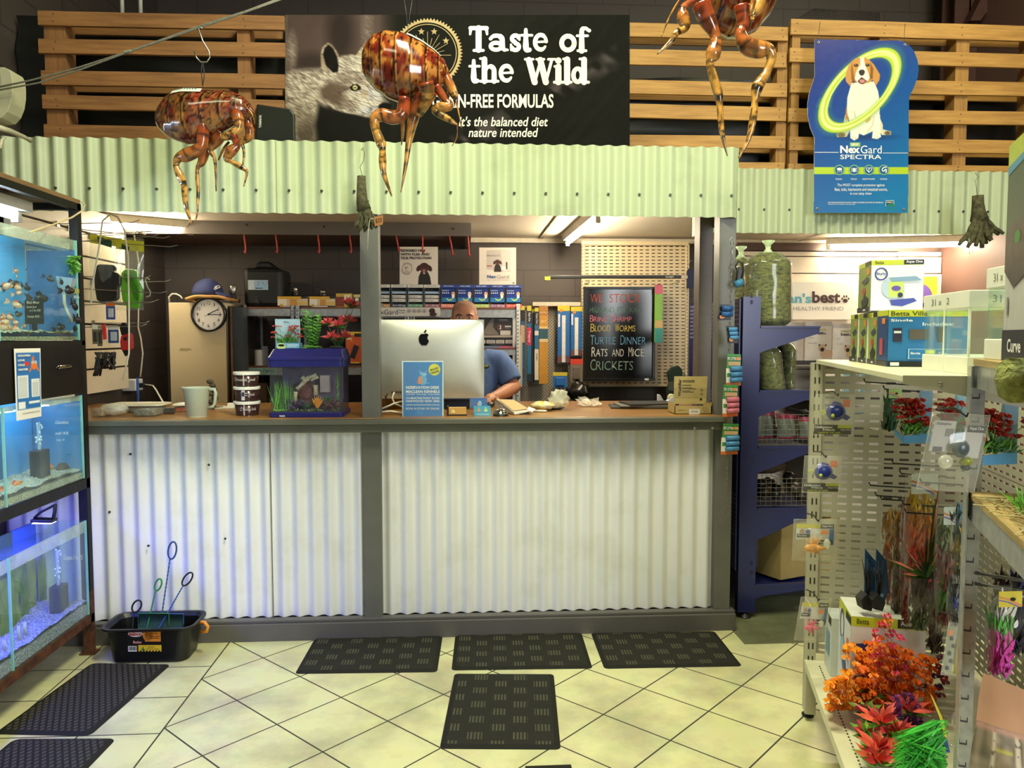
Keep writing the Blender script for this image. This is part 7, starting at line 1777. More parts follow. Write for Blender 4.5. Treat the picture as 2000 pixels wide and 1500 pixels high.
g4=[PXp(x,y,XT+.006)for x,y in((27,681),(79,680),(81,813),(32,822))];g=quad(*g4);n_=V((1,0,0))
cv=Cv(0,0,1,1,60,140,'#eeeae4');cv.rect(.06,.06,.97,.86,'#2a6fb8')
cv.rect(.10,.38,.50,.70,'#eceff2');cv.rect(.62,.44,.94,.70,'#eceff2');cv.rect(.10,.75,.36,.85,'#eceff2');cv.rect(.50,.755,.94,.79,'#eceff2')
for i in range(12):cv.rect(.13,.43+i*.022,.46,.437+i*.022,'#8a9099');cv.rect(.65,.49+i*.017,.90,.496+i*.017,'#8a9099')
cv.ell(.74,.25,.13,.055,'#e0702c');cv.ell(.70,.15,.05,.04,'#e0702c');cv.ell(.88,.30,.07,.02,'#e0702c',.5);cv.ell(.60,.30,.07,.02,'#e0702c',-.5);cv.ell(.68,.20,.045,.02,'#f4f4f0');cv.ell(.80,.20,.045,.02,'#f4f4f0');cv.ell(.68,.20,.015,.008,'#111111');cv.ell(.80,.20,.015,.008,'#111111')
cv.ell(.41,.21,.055,.024,'#d8342f');cv.ell(.50,.21,.055,.024,'#d8342f');cv.poly([(.36,.22),(.55,.22),(.455,.265)],'#d8342f')
cv.mesh('sheet',lambda u,v:g(u,v)+n_*(.004*math.sin(PI*u)*(v>.6)*(v-.6)),po,printmat(.5))
h=lambda u,v:g(u,v)+n_*.004;mb=MB(WHITE)
for s_,x0,y0,x1,y1 in(('GOLDFISH',.09,.085,.56,.115),('LOVE',.09,.15,.34,.18),('COLD',.09,.215,.35,.245),('WATER',.09,.28,.47,.31)):mb.text(h,s_,x0,y0,x1,y1,bold=.05)
mb.mat(BLACK);mb.text(h,'FEEDING RATIOS',.13,.40,.42,.415);mb.text(h,'DID YOU KNOW',.65,.46,.88,.472);mb.text(h,'www.banglingquarries.com.au',.2,.905,.9,.925,bold=.02);mb.build('lettering',po)
mb=MB(M('#cbb98a',.5));mb.tube([P(60,453,3.1),PXp(100,440,XT+.01),PXp(140,425,XT+.01),PXp(160,412,XT+.012),PXp(166,400,XT+.014),PXp(160,394,XT+.012)],.004,8);o=mb.build('air_hose');tag(o,'cream air hose tied at the top corner of the tank rack','hose')
# ================================================================== mats, bucket and nets on the floor
def matmat(kind):
 m,nt,b=newmat('rubber_'+kind);x,y,z=xyz(nt)
 if kind=='weave':
  bx,by=((x+10)/.085),((y+10)/.062)
  par=((bx._m('FLOOR')+by._m('FLOOR'))/2).frac().gt(.25)
  rx=((x+10)*75).frac().gt(.45);dg=(((x+y+10)*62).frac().gt(.5))
  inb=((bx.frac()-.5).abs().lt(.33))*((by.frac()-.5).abs().lt(.42))
  hgt=par*inb*rx+(par*inb*-1.0+1.0)*dg*.35
  c=mixc(nt,par*inb*rx,lin('#26251f'),lin('#4d4c3d'))
 else:
  u,v=(x+y*.58+10)/.026,(x-y*.58+10)/.026
  hgt=(((u.frac()-.5).abs().lt(.3))*((v.frac()-.5).abs().lt(.3)))*-1.0+1.0
  c=mixc(nt,hgt,lin('#4a4637'),lin('#1f1e1a'))
 nt.links.new(c,b.inputs['Base Color']);b.inputs['Roughness'].default_value=.8;b.inputs['Specular IOR Level'].default_value=.25;bump(nt,b,hgt.s,.8,.004);return m
MW,MH=matmat('weave'),matmat('hex')
RUB=M('#201f1b',.8,spec=.25)
def fmat(label,pts,m_,w,d,r=.01):
 q=[PZ(x,y,0)for x,y in pts];c=sum(q,V())/4;e=(q[1]-q[0])+(q[2]-q[3]);ang=math.atan2(e.y,e.x)
 t=thing('door_mat',label,'mat',(c.x,c.y,.001),ang)
 mb=MB(m_);slab(mb,-w/2+.02,w/2-.02,-d/2+.02,d/2-.02,.0,.008,r);mb.build('tread',t,world=False)
 mb=MB(RUB);o_=rrect(-w/2,w/2,-d/2,d/2,r+.01,0);i_=rrect(-w/2+.02,w/2-.02,-d/2+.02,d/2-.02,r,.0085);n=len(o_);mb.add(o_+i_,[(i,(i+1)%n,n+(i+1)%n,n+i)for i in range(n)],False);mb.build('border',t,world=False)
fmat('woven pattern rubber mat along the counter at the bucket end',((618,1244),(862,1243),(858,1312),(573,1318)),MW,.63,.42)
fmat('woven pattern rubber mat along the counter, between two others',((881,1241),(1146,1239),(1157,1303),(880,1308)),MW,.635,.42)
fmat('woven pattern rubber mat along the counter at the blue rack end',((1152,1240),(1397,1236),(1450,1298),(1180,1303)),MW,.63,.42)
fmat('woven pattern rubber mat lying alone on the tiles in front of the others',((893,1320),(1081,1320),(1086,1460),(862,1457)),MW,.44,.63)
fmat('ridged black rubber mat beside the tank rack below the bucket',((175,1298),(333,1299),(178,1437),(-6,1430)),MH,.37,.64,.02)
fmat('ridged black rubber mat mostly out of frame at the picture corner',((3,1455),(204,1453),(50,1640),(-190,1640)),MH,.38,.62,.02)
mb=MB(RUB);q=PZ(1060,1503,0);mb.box(q.x-.06,q.x+.1,q.y-.3,q.y+.012,.001,.008);o=mb.build('door_mat');tag(o,'black mat edge just showing at the bottom of the picture','mat')
bk=thing('plastic_tub','black rectangular builders bucket holding fish nets before the counter','bucket',(-1.44,3.67,0))
PLA=M('#0f0f0f',.38,var=.15)
def ring_(sx,sy,z,r,n=6):return rrect(-1.448-sx,-1.448+sx,3.672-sy,3.672+sy,r,z,n)
mb=MB(PLA);rs_=[ring_(.172,.095,.008,.05),ring_(.19,.103,.15,.05),ring_(.20,.112,.152,.055),ring_(.212,.122,.160,.06),ring_(.212,.122,.168,.06),ring_(.198,.108,.168,.05),ring_(.185,.098,.15,.048),ring_(.168,.09,.016,.045)]
n=len(rs_[0]);mb.add([p for r_ in rs_ for p in r_],[(k*n+i,k*n+(i+1)%n,(k+1)*n+(i+1)%n,(k+1)*n+i)for k in range(7)for i in range(n)]+[tuple(range(n)),tuple(range(7*n,8*n))],False)
for xx in(-1.54,-1.36):mb.box(xx-.012,xx+.012,3.60,3.74,0,.01)
mb.build('bucket',bk)
mb=MB(M('#e08a24',.4));q=V((-1.235,3.66,.13));mb.tube([q+V((-.01,0,.025)),q+V((.02,-.01,.03)),q+V((.038,-.015,.01)),q+V((.03,-.01,-.015)),q+V((.0,0,-.022))],.008,8);mb.build('handle_grip',bk)
ya=lambda z:3.672-.095-(.008)*(z-.008)/.142-.0015
fB=lambda x,y:(lambda q:V((q.x,ya(q.z),q.z)))(P(x,y,3.575))
mb=MB(M('#181410',.4));mb.rect(fB,248,1228,316,1273);mb.build('label',bk);
mb=MB();k_=lambda e:(lambda x,y:fB(x,y)+V((0,-e,0)))
mb.mat(M('#e0872a',.4));mb.rect(k_(.0006),284,1229,315,1252);mb.disc(k_(.0006),290,1240,10,11,16);mb.mat(M('#d9b62c',.4));mb.rect(k_(.0008),271,1259,316,1272);mb.mat(WHITE);mb.disc(k_(.001),266,1237,14.5,6,24);mb.rect(k_(.001),251,1261,268,1272)
mb.mat(M('#c8372c',.4));mb.text(k_(.0016),'sabco',253,1233,279,1240.5,bold=.04);mb.text(k_(.0016),'Bucket',262,1251,278,1256,bold=.02);mb.mat(WHITE);mb.text(k_(.0016),'Bucket',261.5,1250.5,277.5,1255.5,bold=.0)
mb.mat(M('#3c7a3a',.4));mb.flat(k_(.0012),[(276,1270),(280,1262),(284,1270)]);mb.mat(BLACK)
for i in range(8):mb.rect(k_(.0014),252+i*2,1262,253+i*2+(i%3)*.3,1270)
for i in range(7):mb.flat(k_(.0012),[(273+i*6,1272.5),(275+i*6,1269.5),(278+i*6,1269.5),(276+i*6,1272.5)])
mb.text(k_(.0012),'PROUDLY',290,1261.5,304,1264);mb.text(k_(.0012),'AUSTRALIAN OWNED',286,1265.5,311,1268)
for y,x1 in((1232,306),(1235,309),(1242,313),(1245,312),(1255,300)):mb.rect(k_(.0014),294,y,x1,y+.9)
mb.build('label_print',bk)
def net(label,loop,shaft,col,Y0,Y1,lc,bagpx=None):
 t=thing('fish_net',label,'fish net',P(shaft[-1][0],shaft[-1][1],Y1))
 a,b=P(*shaft[0],Y0),P(*shaft[-1],Y1);d=b-a
 mb=MB(M(col,.4));m_=40
 for ph in(0,PI):mb.tube([a.lerp(b,i/m_)+V((math.cos(i*1.3+ph)*.0022,math.sin(i*1.3+ph)*.0022,0))for i in range(m_+1)],.0022,5)
 mb.build('twisted_handle',t)
 cx,cy,rx,ry,tilt=loop;mb=MB(M(lc,.45))
 mb.tube([P(cx+rx*math.cos(w)*math.cos(tilt)-ry*math.sin(w)*math.sin(tilt),cy+rx*math.cos(w)*math.sin(tilt)+ry*math.sin(w)*math.cos(tilt),Y0)for w in[2*PI*i/20 for i in range(20)]],.0042,8,closed=True);mb.build('hand_loop',t)
 if bagpx:
  x0,y0,x1,y1=bagpx;mb=MB(M('#1d3a35',.9,var=.3,scale=200));mb.sheet(lambda u,v:(lambda q:V((q.x,q.y+.015*math.sin(PI*v),max(.03,q.z))))(P(x0+(x1-x0)*u,y0+(y1-y0)*v,Y1)),8,6);mb.mat(M(col,.4));mb.tube([P(x0,y0,Y1),P(x1,y0,Y1),P(x1,y1,Y1),P(x0,y1,Y1)],.002,6,closed=True);mb.build('net_bag',t)
net('black handled fish net at the near end of the bucket',(267,1184,8,12.5,.5),[(261,1195),(259,1232)],'#141414',3.66,3.64,'#141414')
net('green twisted fish net with a small loop in the bucket',(309,1142,6,12,.35),[(304,1153),(286,1232)],'#2f8a4e',3.70,3.66,'#2f8a4e',(270,1198,330,1228))
net('tallest blue twisted fish net standing in the bucket',(336.5,1075,8,17,.15),[(332,1092),(316,1205),(313,1222)],'#2a5aa8',3.74,3.68,'#20457f',(300,1199,358,1226))
net('blue twisted fish net with a black loop leaning out of the bucket',(366,1131,7,15,.62),[(357,1145),(309,1230)],'#2a5aa8',3.72,3.65,'#141414')
# ================================================================== right side: waste bag packs on the chain, blue rack, pet food wall
CHN=M('#8e8c82',.35,.8)
ch=thing('hanging_chain','grey chain hooked on the end post carrying packs of waste bags','chain',P(1418,1005,3.74))
mb=MB(CHN);y=472;i=0
while y<1005:
 x=1429-(y-472)*.022;a,b=P(x,y,3.745),P(x,y+13,3.745);w=.005
 o_=V((w,0,0))if i%2 else V((0,w,0))
 mb.tube([a+o_,b+o_,b-V((0,0,.004)),b-o_,a-o_,a+V((0,0,.004))],.0014,5,closed=True);y+=10.5;i+=1
mb.build('chain_links',ch)
mb=MB(STEEL);mb.tube([P(x,y,3.76)for x,y in((1428,476),(1425,468),(1430,463),(1434,468),(1432,478))],.002,6);mb.build('top_hook',ch)
def rolls(label,pts,n,col,backs,Y,lean=0):
 (x0,y0,x1,y1)=pts;t=thing('waste_bag_pack',label,'waste bag pack',P((x0+x1)/2,y1,Y))
 g=quad(P(x0+lean,y0,Y),P(x1+lean,y0+1,Y),P(x1-lean*.3,y1,Y),P(x0-lean*.3,y1+1,Y))
 mb=MB(M(backs[0],.45));mb.prism([g(.08,0),g(1,0),g(1,1),g(0,1)],(0,.002,0));mb.build('backing_card',t)
 mb=MB();h=lambda e:(lambda u,v:g(u,v)+V((0,-e,0)))
 for k,(c_,r_)in enumerate(backs[1:]):mb.mat(M(c_,.45));mb.rect(h(.0008+k*.0004),*r_)
 if n==3 and len(backs)>3:mb.mat(WHITE);mb.text(h(.003),'PET LITTER BAGS',.1,.1,.98,.19,bold=.02);mb.mat(M('#e8862c',.4));mb.disc(h(.0036),.8,.14,.12,.05,12)
 else:mb.mat(M('#e8862c',.4));mb.disc(h(.012),.3,.78,.2,.12,12)
 mb.build('card_print',t)
 v0,v1=(.38,.9)if len(backs)>3 else(.08,.8)
 for k in range(n):
  v=v0+(v1-v0)*(k+.5)/n;r_=(y1-y0)*(v1-v0)/n*.47*Y/F;a,b=g(.24,v)+V((0,-r_,0)),g(1.0,v-.02)+V((0,-r_,0))
  mb=MB(M(col,.35,var=.2,scale=60,bmp=.2));mb.tube([a,a.lerp(b,.5),b],[r_,r_*1.02,r_],12);mb.mat(M('#1c2a3a',.6));mb.tube([a+V((-.0008,0,0)),a+V((.001,0,0))],r_*.35,8);mb.build('bag_roll',t)
 return t
GC=['#3f9140',('#2f7a34',(.08,.06,1,.22)),('#e9e4d8',(0,.45,.3,.9)),('#c9a27a',(.15,.24,.95,.36)),('#d96a2c',(0,.9,1,1)),('#3f9140',(.05,.6,.24,.72))]
rolls('green card of three blue waste bag rolls above the pink one on the chain',(1418,691,1447,753),3,'#4a86b8',GC,3.735)
rolls('green card of three pink waste bag rolls on the chain',(1411,751,1441,813),3,'#cc7086',GC,3.72)
rolls('green card of three blue waste bag rolls, lowest on the chain',(1408,827,1441,887),3,'#4a86b8',GC,3.735,2)
DC=['#16181c',('#0f1114',(0,.7,1,1))]
rolls('dark pack of two blue waste bag rolls hung beside the chain on the post',(1401,594,1428,625),2,'#2b5f9c',DC,3.72,2)
rolls('clear pack of three light blue waste bag rolls twisted on the chain',(1420,636,1441,670),3,'#5598cc',DC,3.72,-4)
t=thing('bag_dispenser','black and light blue clip-on waste bag dispenser high on the chain','bag dispenser',P(1442,568,3.76));
mb=MB(M('#3f86ad',.4));a,b=P(1436,556,3.78),P(1450,550,3.78);mb.tube([a,b],.018,14);mb.build('roll_case',t)
mb=MB(BLACK);mb.tube([P(x,y,3.78)for x,y in((1438,548),(1440,530),(1437,520),(1442,510),(1450,514),(1452,528),(1448,545))],.005,8);mb.prism([P(x,y,3.78)for x,y in((1438,546),(1444,520),(1450,530),(1449,546))],(0,.01,0));mb.build('strap',t)
# ---- blue steel rack
NAVY=M('#0d1650',.3,.1,var=.12,scale=12);YK2=3.97
x0,x1=P(1446,900,YK2).x,P(1480,900,YK2).x;BX=P(1598,640,YK2).x+.01
br=thing('storage_rack','navy blue steel rack of sloping brackets and shelves beside the counter','rack',((x0+x1)/2,4.4,0))
for yy in(YK2,4.86):
 mb=MB(NAVY);mb.box(x0,x1,yy,yy+.045,.03,1.70);mb.mat(M('#0a0e2c',.5))
 if yy<4:
  for py in(578,590,900,1100,1118):q=P(1468,py,yy);mb.cbox((q.x,yy-.0005,q.z),.012,.002,.022)
 mb.mat(BLACK);mb.lathe([(.03,0),(.03,.012),(.012,.02),(.012,.03)],((x0+x1)/2,yy+.02,0),14);mb.build('upright',br)
m,nt,b_=newmat('perforated_navy');x,y,z=xyz(nt)
hh=(((y*42+100).frac()-.5).abs().lt(.22))*(((z*42+100).frac()-.5).abs().lt(.22))*((z*1.9+.2+10).frac().lt(.45))
nt.links.new(mixc(nt,hh,lin('#141b4e'),lin('#8d8f9c')),b_.inputs['Base Color']);b_.inputs['Roughness'].default_value=.35
mb=MB(m);mb.box(x0-.012,x0-.004,YK2+.02,4.88,.25,1.69);mb.build('back_panel',br)
LV=[]
for top,tip,low in((637,651,690),(762,774,815),(872,880,925),(992,1004,1056),(1140,1152,1172)):
 zt_,ztip,zlow=(P(1485,q,YK2).z for q in(top,tip,low));LV.append(zt_)
 for yy in(YK2+.004,4.87):
  mb=MB(NAVY);mb.prism([V((x1-.002,yy,zt_)),V((BX,yy,zt_-.004)),V((BX,yy,ztip)),V((x1+.05,yy,zlow+.02)),V((x1-.002,yy,zlow))],(0,.006,0));mb.box(x1,BX,yy-.012,yy+.012,zt_-.01,zt_);mb.build('bracket',br)
 mb=MB(NAVY);mb.box(x1-.01,BX,YK2+.01,4.87,zt_-.03,zt_-.012);mb.build('shelf_tray',br)
HAY=M('#76823f',.8,var=.5,scale=70,bmp=.9,two='#3f4f1c')
m,nt,b_=newmat('hay');n=noise_tex(nt,34,6,stretch(nt,1,1,2.2),.72);ramp=nt.nodes.new('ShaderNodeValToRGB');nt.links.new(n.outputs[0],ramp.inputs[0]);e=ramp.color_ramp.elements
e[0].position=.36;e[0].color=(*lin('#2b3512'),1);e[1].position=.66;e[1].color=(*lin('#979d52'),1);nt.links.new(ramp.outputs[0],b_.inputs['Base Color']);b_.inputs['Roughness'].default_value=.8;bump(nt,b_,n.outputs[0],.8,.02);HAY=m
FILM=clear((1,1,.96),.04,.12)
def haybag(label,x0,y0,x1,y1,Y,knot,lean=0,d=.11):
 t=thing('hay_bag',label,'hay bag',P((x0+x1)/2,y1,Y+d));c0,c1=P((x0+x1)/2+lean,y0,Y+d),P((x0+x1)/2,y1,Y+d);w=(x1-x0)/2*(Y+d)/F
 def f(off):return lambda u,v:(lambda q,s_,wb:q+V((math.cos(2*PI*u)*(w*s_+off)*wb,math.sin(2*PI*u)*(d*s_+off)*wb,0)))(c0.lerp(c1,v),(min(1,(v/.16))**.45 if v<.16 else 1.0 if v<.95 else 1-(v-.95)*4),1+.05*noise.noise(V((math.cos(2*PI*u)*2,v*5,x0+math.sin(2*PI*u)*2))))
 mb=MB(HAY);mb.sheet(f(-.004),32,30,0,1,.03,1);mb.build('hay_fill',t)
 mb=MB(FILM);mb.sheet(f(.003),32,30,0,1,0,1);mb.build('clear_bag',t)
 if knot:
  mb=MB(clear((.92,1,.82),.5,.25));k0=c0+V((0,0,.0));mb.lathe([(.035,-.02),(.012,.012),(.016,.03),(.034,.052),(.03,.055)],k0,14);mb.build('tied_neck',t)
haybag('tall tied clear bag of green hay on the top shelf of the blue rack',1455,490,1545,636,4.0,True)
haybag('clear bag of hay behind the tall one, beside the end post',1432,500,1462,636,4.35,True,0,.09)
haybag('leaning clear bag of hay on the second shelf of the blue rack',1478,672,1532,764,4.0,False,-12,.10)
haybag('darker bag of hay behind the leaning one on the second shelf',1515,668,1548,764,4.3,False,4,.10)
def basket(label,x0,x1,yt,z,contents):
 a,b=P(x0,900,4.0).x,P(x1,900,4.0).x;zt_=P(1530,yt,4.0).z;t=thing('wire_basket',label,'wire basket',((a+b)/2,4.3,z));mb=MB(M('#7d7c6c',.4,.6));nx,ny=12,6
 for Y in(4.0,4.62):
  for i in range(nx+1):x=a+(b-a)*i/nx;mb.tube([(x,Y,z+.005),(x,Y,zt_)],.0013,4,caps=False)
  for j in range(ny+1):zz=z+.005+(zt_-z-.005)*j/ny;mb.tube([(a,Y,zz),(b,Y,zz)],.0013,4,caps=False)
 for i in range(nx+1):x=a+(b-a)*i/nx;mb.tube([(x,4.0,z+.006),(x,4.62,z+.006)],.0013,4,caps=False)
 for x in(a,b):
  for j in range(ny+1):zz=z+.005+(zt_-z-.005)*j/ny;mb.tube([(x,4.0,zz),(x,4.62,zz)],.0013,4,caps=False)
 mb.build('wire_frame',t);return a,b,zt_
a,b,zt_=basket('wire basket of red-topped treat bags on the third shelf of the blue rack',1477,1597,810,LV[2],0)
for i in range(5):
 t=thing('treat_bag','silver and red treat bag in the wire basket, %s from the blue upright'%('first','second','third','fourth','fifth')[i],'treat bag',(a+.035+i*.062,4.12+.04*i,LV[2]+.01))
 x,yy=a+.035+i*.062,4.10+.05*(i%2);f=lambda u,v:V((x-.03+.075*u+.05*v*.6*(i>0),yy-.022*math.sin(PI*u)*math.sin(PI*(.1+.8*v))-.03*(1-v),zt_+.02-.01*i-(zt_+.01-LV[2]-.012-.01*i)*v))
 mb=MB(M('#8f9685',.3,.2,var=.2));mb.sheet(f,10,10,0,1,.2,.93);mb.sheet(lambda u,v:f(u,v)+V((0,.035*math.sin(PI*u)*math.sin(PI*v),0)),8,8,0,1,.2,.93);mb.build('bag',t)
 mb=MB(M('#a52a45',.4,var=.15));mb.sheet(f,10,3,0,1,0,.2);mb.sheet(f,10,2,0,1,.93,1);mb.build('red_band',t)
a,b,zt_=basket('wire basket of dark chews on the fourth shelf of the blue rack',1477,1597,935,LV[3],0)
rr=random.Random(1)
for i in range(14):
 q=V((a+.03+(b-a-.06)*rr.random(),4.06+.22*rr.random(),LV[3]+.04+.1*rr.random()));mb=MB(M(('#2a2116','#3a3122','#1c1a14')[i%3],.35,var=.4));mb.ell(q,.035,.03,.03,10,8,lambda d:1+.35*noise.noise(d*2+V((i,0,0))));o=mb.build('dried_chew');tag(o,'dark dried chew in clear film heaped in the wire basket','chew','dark chews heaped in the fourth shelf basket')
mb=MB(M('#3a2a18',.8,var=.4));mb.tube([(a+.02,4.2,zt_+.01),((a+b)/2,4.2,zt_+.02),(b-.1,4.2,zt_+.045)],[.02,.028,.03],10);o=mb.build('wood_log');tag(o,'brown wooden log lying across the fourth shelf basket','log')
t=thing('cardboard_box','open brown cardboard box with a white notice, bottom shelf of the blue rack','cardboard box',(1.72,4.25,LV[4]));KB=M('#9a8654',.8,var=.06)
P0,P1,P2=V((1.50,4.42,0)),V((1.70,4.02,0)),V((2.1,4.18,0));P3=P0+P2-P1;h_=.30;z0=LV[4]+.002
mb=MB(KB)
for A_,B_ in((P0,P1),(P1,P2),(P2,P3),(P3,P0)):mb.add([A_+V((0,0,z0)),B_+V((0,0,z0)),B_+V((0,0,z0+h_)),A_+V((0,0,z0+h_))],[(0,1,2,3)])
mb.add([q+V((0,0,z0+.002))for q in(P0,P1,P2,P3)],[(0,1,2,3)]);mb.build('box',t,solid=.005)
mb=MB(M('#7d6d45',.8));d_=(P0-P1).normalized();mb.add([P0+V((0,0,z0+h_)),P1+V((0,0,z0+h_)),P1+V((.08,.07,z0+h_-.05)),P0+V((.08,.07,z0+h_-.05))],[(0,1,2,3)]);mb.build('flap',t,solid=.004)
g=quad(P0.lerp(P1,.06)+V((0,0,z0+h_-.02)),P0.lerp(P1,.66)+V((0,0,z0+h_-.02)),P0.lerp(P1,.66)+V((0,0,z0+.03)),P0.lerp(P1,.06)+V((0,0,z0+.03)),.006);mb=MB(M('#a9a9ac',.6));mb.rect(g,0,0,1,1);mb.mat(M('#3a3a40',.6))
for i in range(9):mb.rect(lambda u,v:g(u,v)+V((-.001,-.001,0)),.2+.1*(i%2),.08+i*.1,.8-.08*(i%3),.11+i*.1)
mb.build('notice',t)
mb=MB(M('#15130f',.7));mb.box(1.5,2.0,4.3,4.5,0,.16);o=mb.build('dark_crate');tag(o,'dark crate on the floor under the blue rack','crate')
YW2=5.93;PW=M('#e6d9c4',.5,var=.02)
t=thing('wall_panelling','white slatted panelling with a dark groove on the rear wall of the pet food bay','wall panel',P(1660,1000,YW2))
for y0,y1 in((492,500),(502,533),(535,720),(722,1050)):
 for xa,xb in((1452,1752),(1755,1838)):mb=MB(PW);mb.pbox(xa,y0,xb,y1,YW2,.05);mb.build('board',t)
mb=MB(M('#5a463e',.5));mb.pbox(1440,475,1845,490,5.96,.03);mb.build('top_strip',t)
t=thing('brand_sign','bright white pet food sign with teal and brown lettering and a paw','sign',P(1590,625,5.88));mb=MB(M('#f6f1e2',.5,var=.01));mb.pbox(1490,551,1668,624,5.86,.06);mb.build('board',t)
f=at(5.86,.003);mb=MB(M('#59a9bd',.5));mb.text(f,"man's",1515,573,1584,592,bold=.03);mb.mat(M('#4a3029',.5));mb.text(f,'best',1586,569,1641,592,bold=.035)
mb.disc(f,1650.5,587.5,5,4,14)
for dx,dy in((-6.2,-3.5),(-2.3,-8),(2.6,-8),(6.4,-3.5)):mb.disc(f,1650.5+dx,587+dy,1.7,2.4,10)
mb.mat(M('#8d8a84',.5));mb.text(f,'FOR A HEALTHY FRIEND',1510,599,1647,606.5);mb.build('lettering',t)
mb=MB(M('#2b2421',.5));mb.pbox(1440,705,1750,712,5.5,.42);mb.mat(M('#b9a88e',.5));mb.pbox(1440,712,1750,715,5.51,.42);o=mb.build('wall_shelf');tag(o,'dark edged wall shelf carrying white pet food bags','shelf')
t=thing('shelf_unit','dark lower wall shelves of pet food bags behind the perforated stand','shelving',P(1600,1000,5.6));DK=M('#3a332c',.6)
for y0 in(776,850):mb=MB(DK);mb.pbox(1440,y0,1750,y0+6,5.4,.5);mb.build('shelf',t)
for x0_,y0 in((1590,776),(1800,715)):mb=MB(DK);mb.box(P(x0_,900,5.4).x,P(x0_+6,900,5.4).x,5.45,5.9,0,P(1590,y0,5.4).z);mb.build('divider',t)
zsh=P(1600,705,5.5).z
def petbag(label,x0,x1,yt,items,pug):
 a,b=P(x0,yt,5.58),P(x1,yt,5.58);t=thing('pet_food_bag',label,'pet food bag',((a.x+b.x)/2,5.66,zsh));f=lambda u,v:V((a.x+(b.x-a.x)*u,5.58-.02*math.sin(PI*u)*math.sin(PI*(.15+.8*v)),a.z+(zsh+.002-a.z)*v))
 mb=MB(M('#ded2c2',.4,var=.04));mb.sheet(f,10,10);mb.sheet(lambda u,v:V((a.x+(b.x-a.x)*u,5.62+.12*min(1,v*1.4),a.z+(zsh+.002-a.z)*v)),4,4);mb.box(a.x,b.x,5.58,5.74,zsh+.001,zsh+.003);mb.mat(M('#b7aca0',.4));mb.sheet(lambda u,v:f(u,v)+V((0,-.001,0)),8,2,0,1,0,.12);mb.build('bag',t);h=lambda u,v:f(u,v)+V((0,-.003,0))
 mb=MB(M('#b5ae4c',.5));mb.text(h,"man's",.3,.16,.75,.24,bold=.02);mb.mat(M('#3a2722',.5));mb.text(h,'best',.3,.25,.66,.33,bold=.03);mb.disc(h,.71,.31,.03,.02,8);mb.mat(M('#a39b90',.5));mb.text(h,'ADULT',.12,.40,.3,.43);mb.text(h,'SMALL BREED',.12,.54,.4,.57);mb.build('lettering',t)
 if pug:
  mb=MB(M('#cfa987',.6));mb.disc(h,.8,.84,.36*.7,.12,18);mb.disc(h,.62,.68,.15,.1,18);mb.mat(M('#2a211e',.6));h2=lambda u,v:h(u,v)+V((0,-.0008,0));mb.disc(h2,.62,.72,.08,.055,14);mb.flat(h2,[(.46,.63),(.50,.57),(.55,.62)]);mb.flat(h2,[(.70,.61),(.77,.57),(.78,.64)]);mb.build('dog_print',t)
petbag('white pet food bag showing a pug, centre of the wall shelf',1573,1625,628,0,True)
petbag('white pet food bag at the shelf end behind the betta boxes',1627,1672,632,0,True)
petbag('white pet food bag on the wall shelf half hidden by the hay',1536,1570,630,0,False)
for i,(y,x,lab)in enumerate(((718,1625,'white pet food bag lying on its side under the wall shelf, top of the pile'),(748,1622,'white pet food bag lying on its side, bottom of the pile under the wall shelf'),(790,1600,'white pet food bag lying on the lower dark shelf'))):
 t=thing('pet_food_bag',lab,'pet food bag',P(x+40,y+26,5.42));q0,q1=P(x-20,y+4,5.45),P(x+110,y+(26 if i!=1 else 27),5.45);mb=MB(M('#d6cabb',.45,var=.06));mb.ell((q0+q1)/2+V((0,.12,0)),(q1.x-q0.x)/2,.14,(q0.z-q1.z)/2,24,12,lambda d:1+.10*noise.noise(d*3+V((i,0,0))));mb.build('bag',t)
 mb=MB(M('#4a94ad',.5));f=at(5.42,.006);mb.text(f,"man's best",x+22,y+10,x+82,y+17,bold=.03);mb.build('lettering',t)
t=thing('mountain_sign','yellow sign with purple hills and a snowy peak behind the betta boxes','sign',P(1806,600,5.86));mb=MB(M('#d8b32f',.5));mb.pbox(1782,540,1830,615,5.86,.03);mb.build('board',t)
f=at(5.86,.002);mb=MB(M('#6a4f9c',.5));mb.disc(f,1797,582,24,28,24,PI,2*PI);f2=at(5.86,.003);mb.mat(BLACK);mb.flat(f2,[(1783,600),(1783,568),(1788,563),(1796,574),(1808,588),(1815,600)]);mb.mat(WHITE);mb.flat(at(5.86,.004),[(1784,569),(1788,563),(1795,573),(1790,572),(1787,575)]);mb.mat(M('#efe6cf',.5));mb.text(at(5.86,.005),'Highland',1748,582,1805,594,bold=.01);mb.build('print',t)
# ================================================================== white perforated gondola of aquarium goods
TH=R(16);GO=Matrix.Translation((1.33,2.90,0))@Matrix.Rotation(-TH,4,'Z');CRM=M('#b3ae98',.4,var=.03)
gd=thing('gondola_shelving','white perforated metal display unit with shelves along the picture edge','display shelving',None,mat=GO)
def gbox(name,x0,x1,y0,y1,z0,z1,m_,bevel=.002,holes=None):
 mb=MB(m_);mb.box(x0,x1,y0,y1,z0,z1)
 if holes:mb.mat(M('#2b2a22',.6));[mb.box(*h)for h in holes]
 return mb.build(name,gd,world=False,bevel=0 if holes else bevel)
HT=1.395;ps=[(x,x+.005,-.0012,.001,.12+k*.052,.12+k*.052+.024)for k in range(25)for x in(.012,.027)]
gbox('post',0,.042,0,.03,.03,HT,CRM,holes=ps)
mb=MB(BLACK);mb.lathe([(.022,0),(.024,.008),(.01,.014),(.008,.04)],(.02,.015,0),14);mb.build('foot',gd,world=False)
mb=MB(CRM)
for k in range(3):
 z0,z1=.255+.38*k,.255+.38*(k+1)-.004;slotted(mb,lambda u,v:V((.044+.54*u,.016,z1+(z0-z1)*v)),10,13,.62,.30)
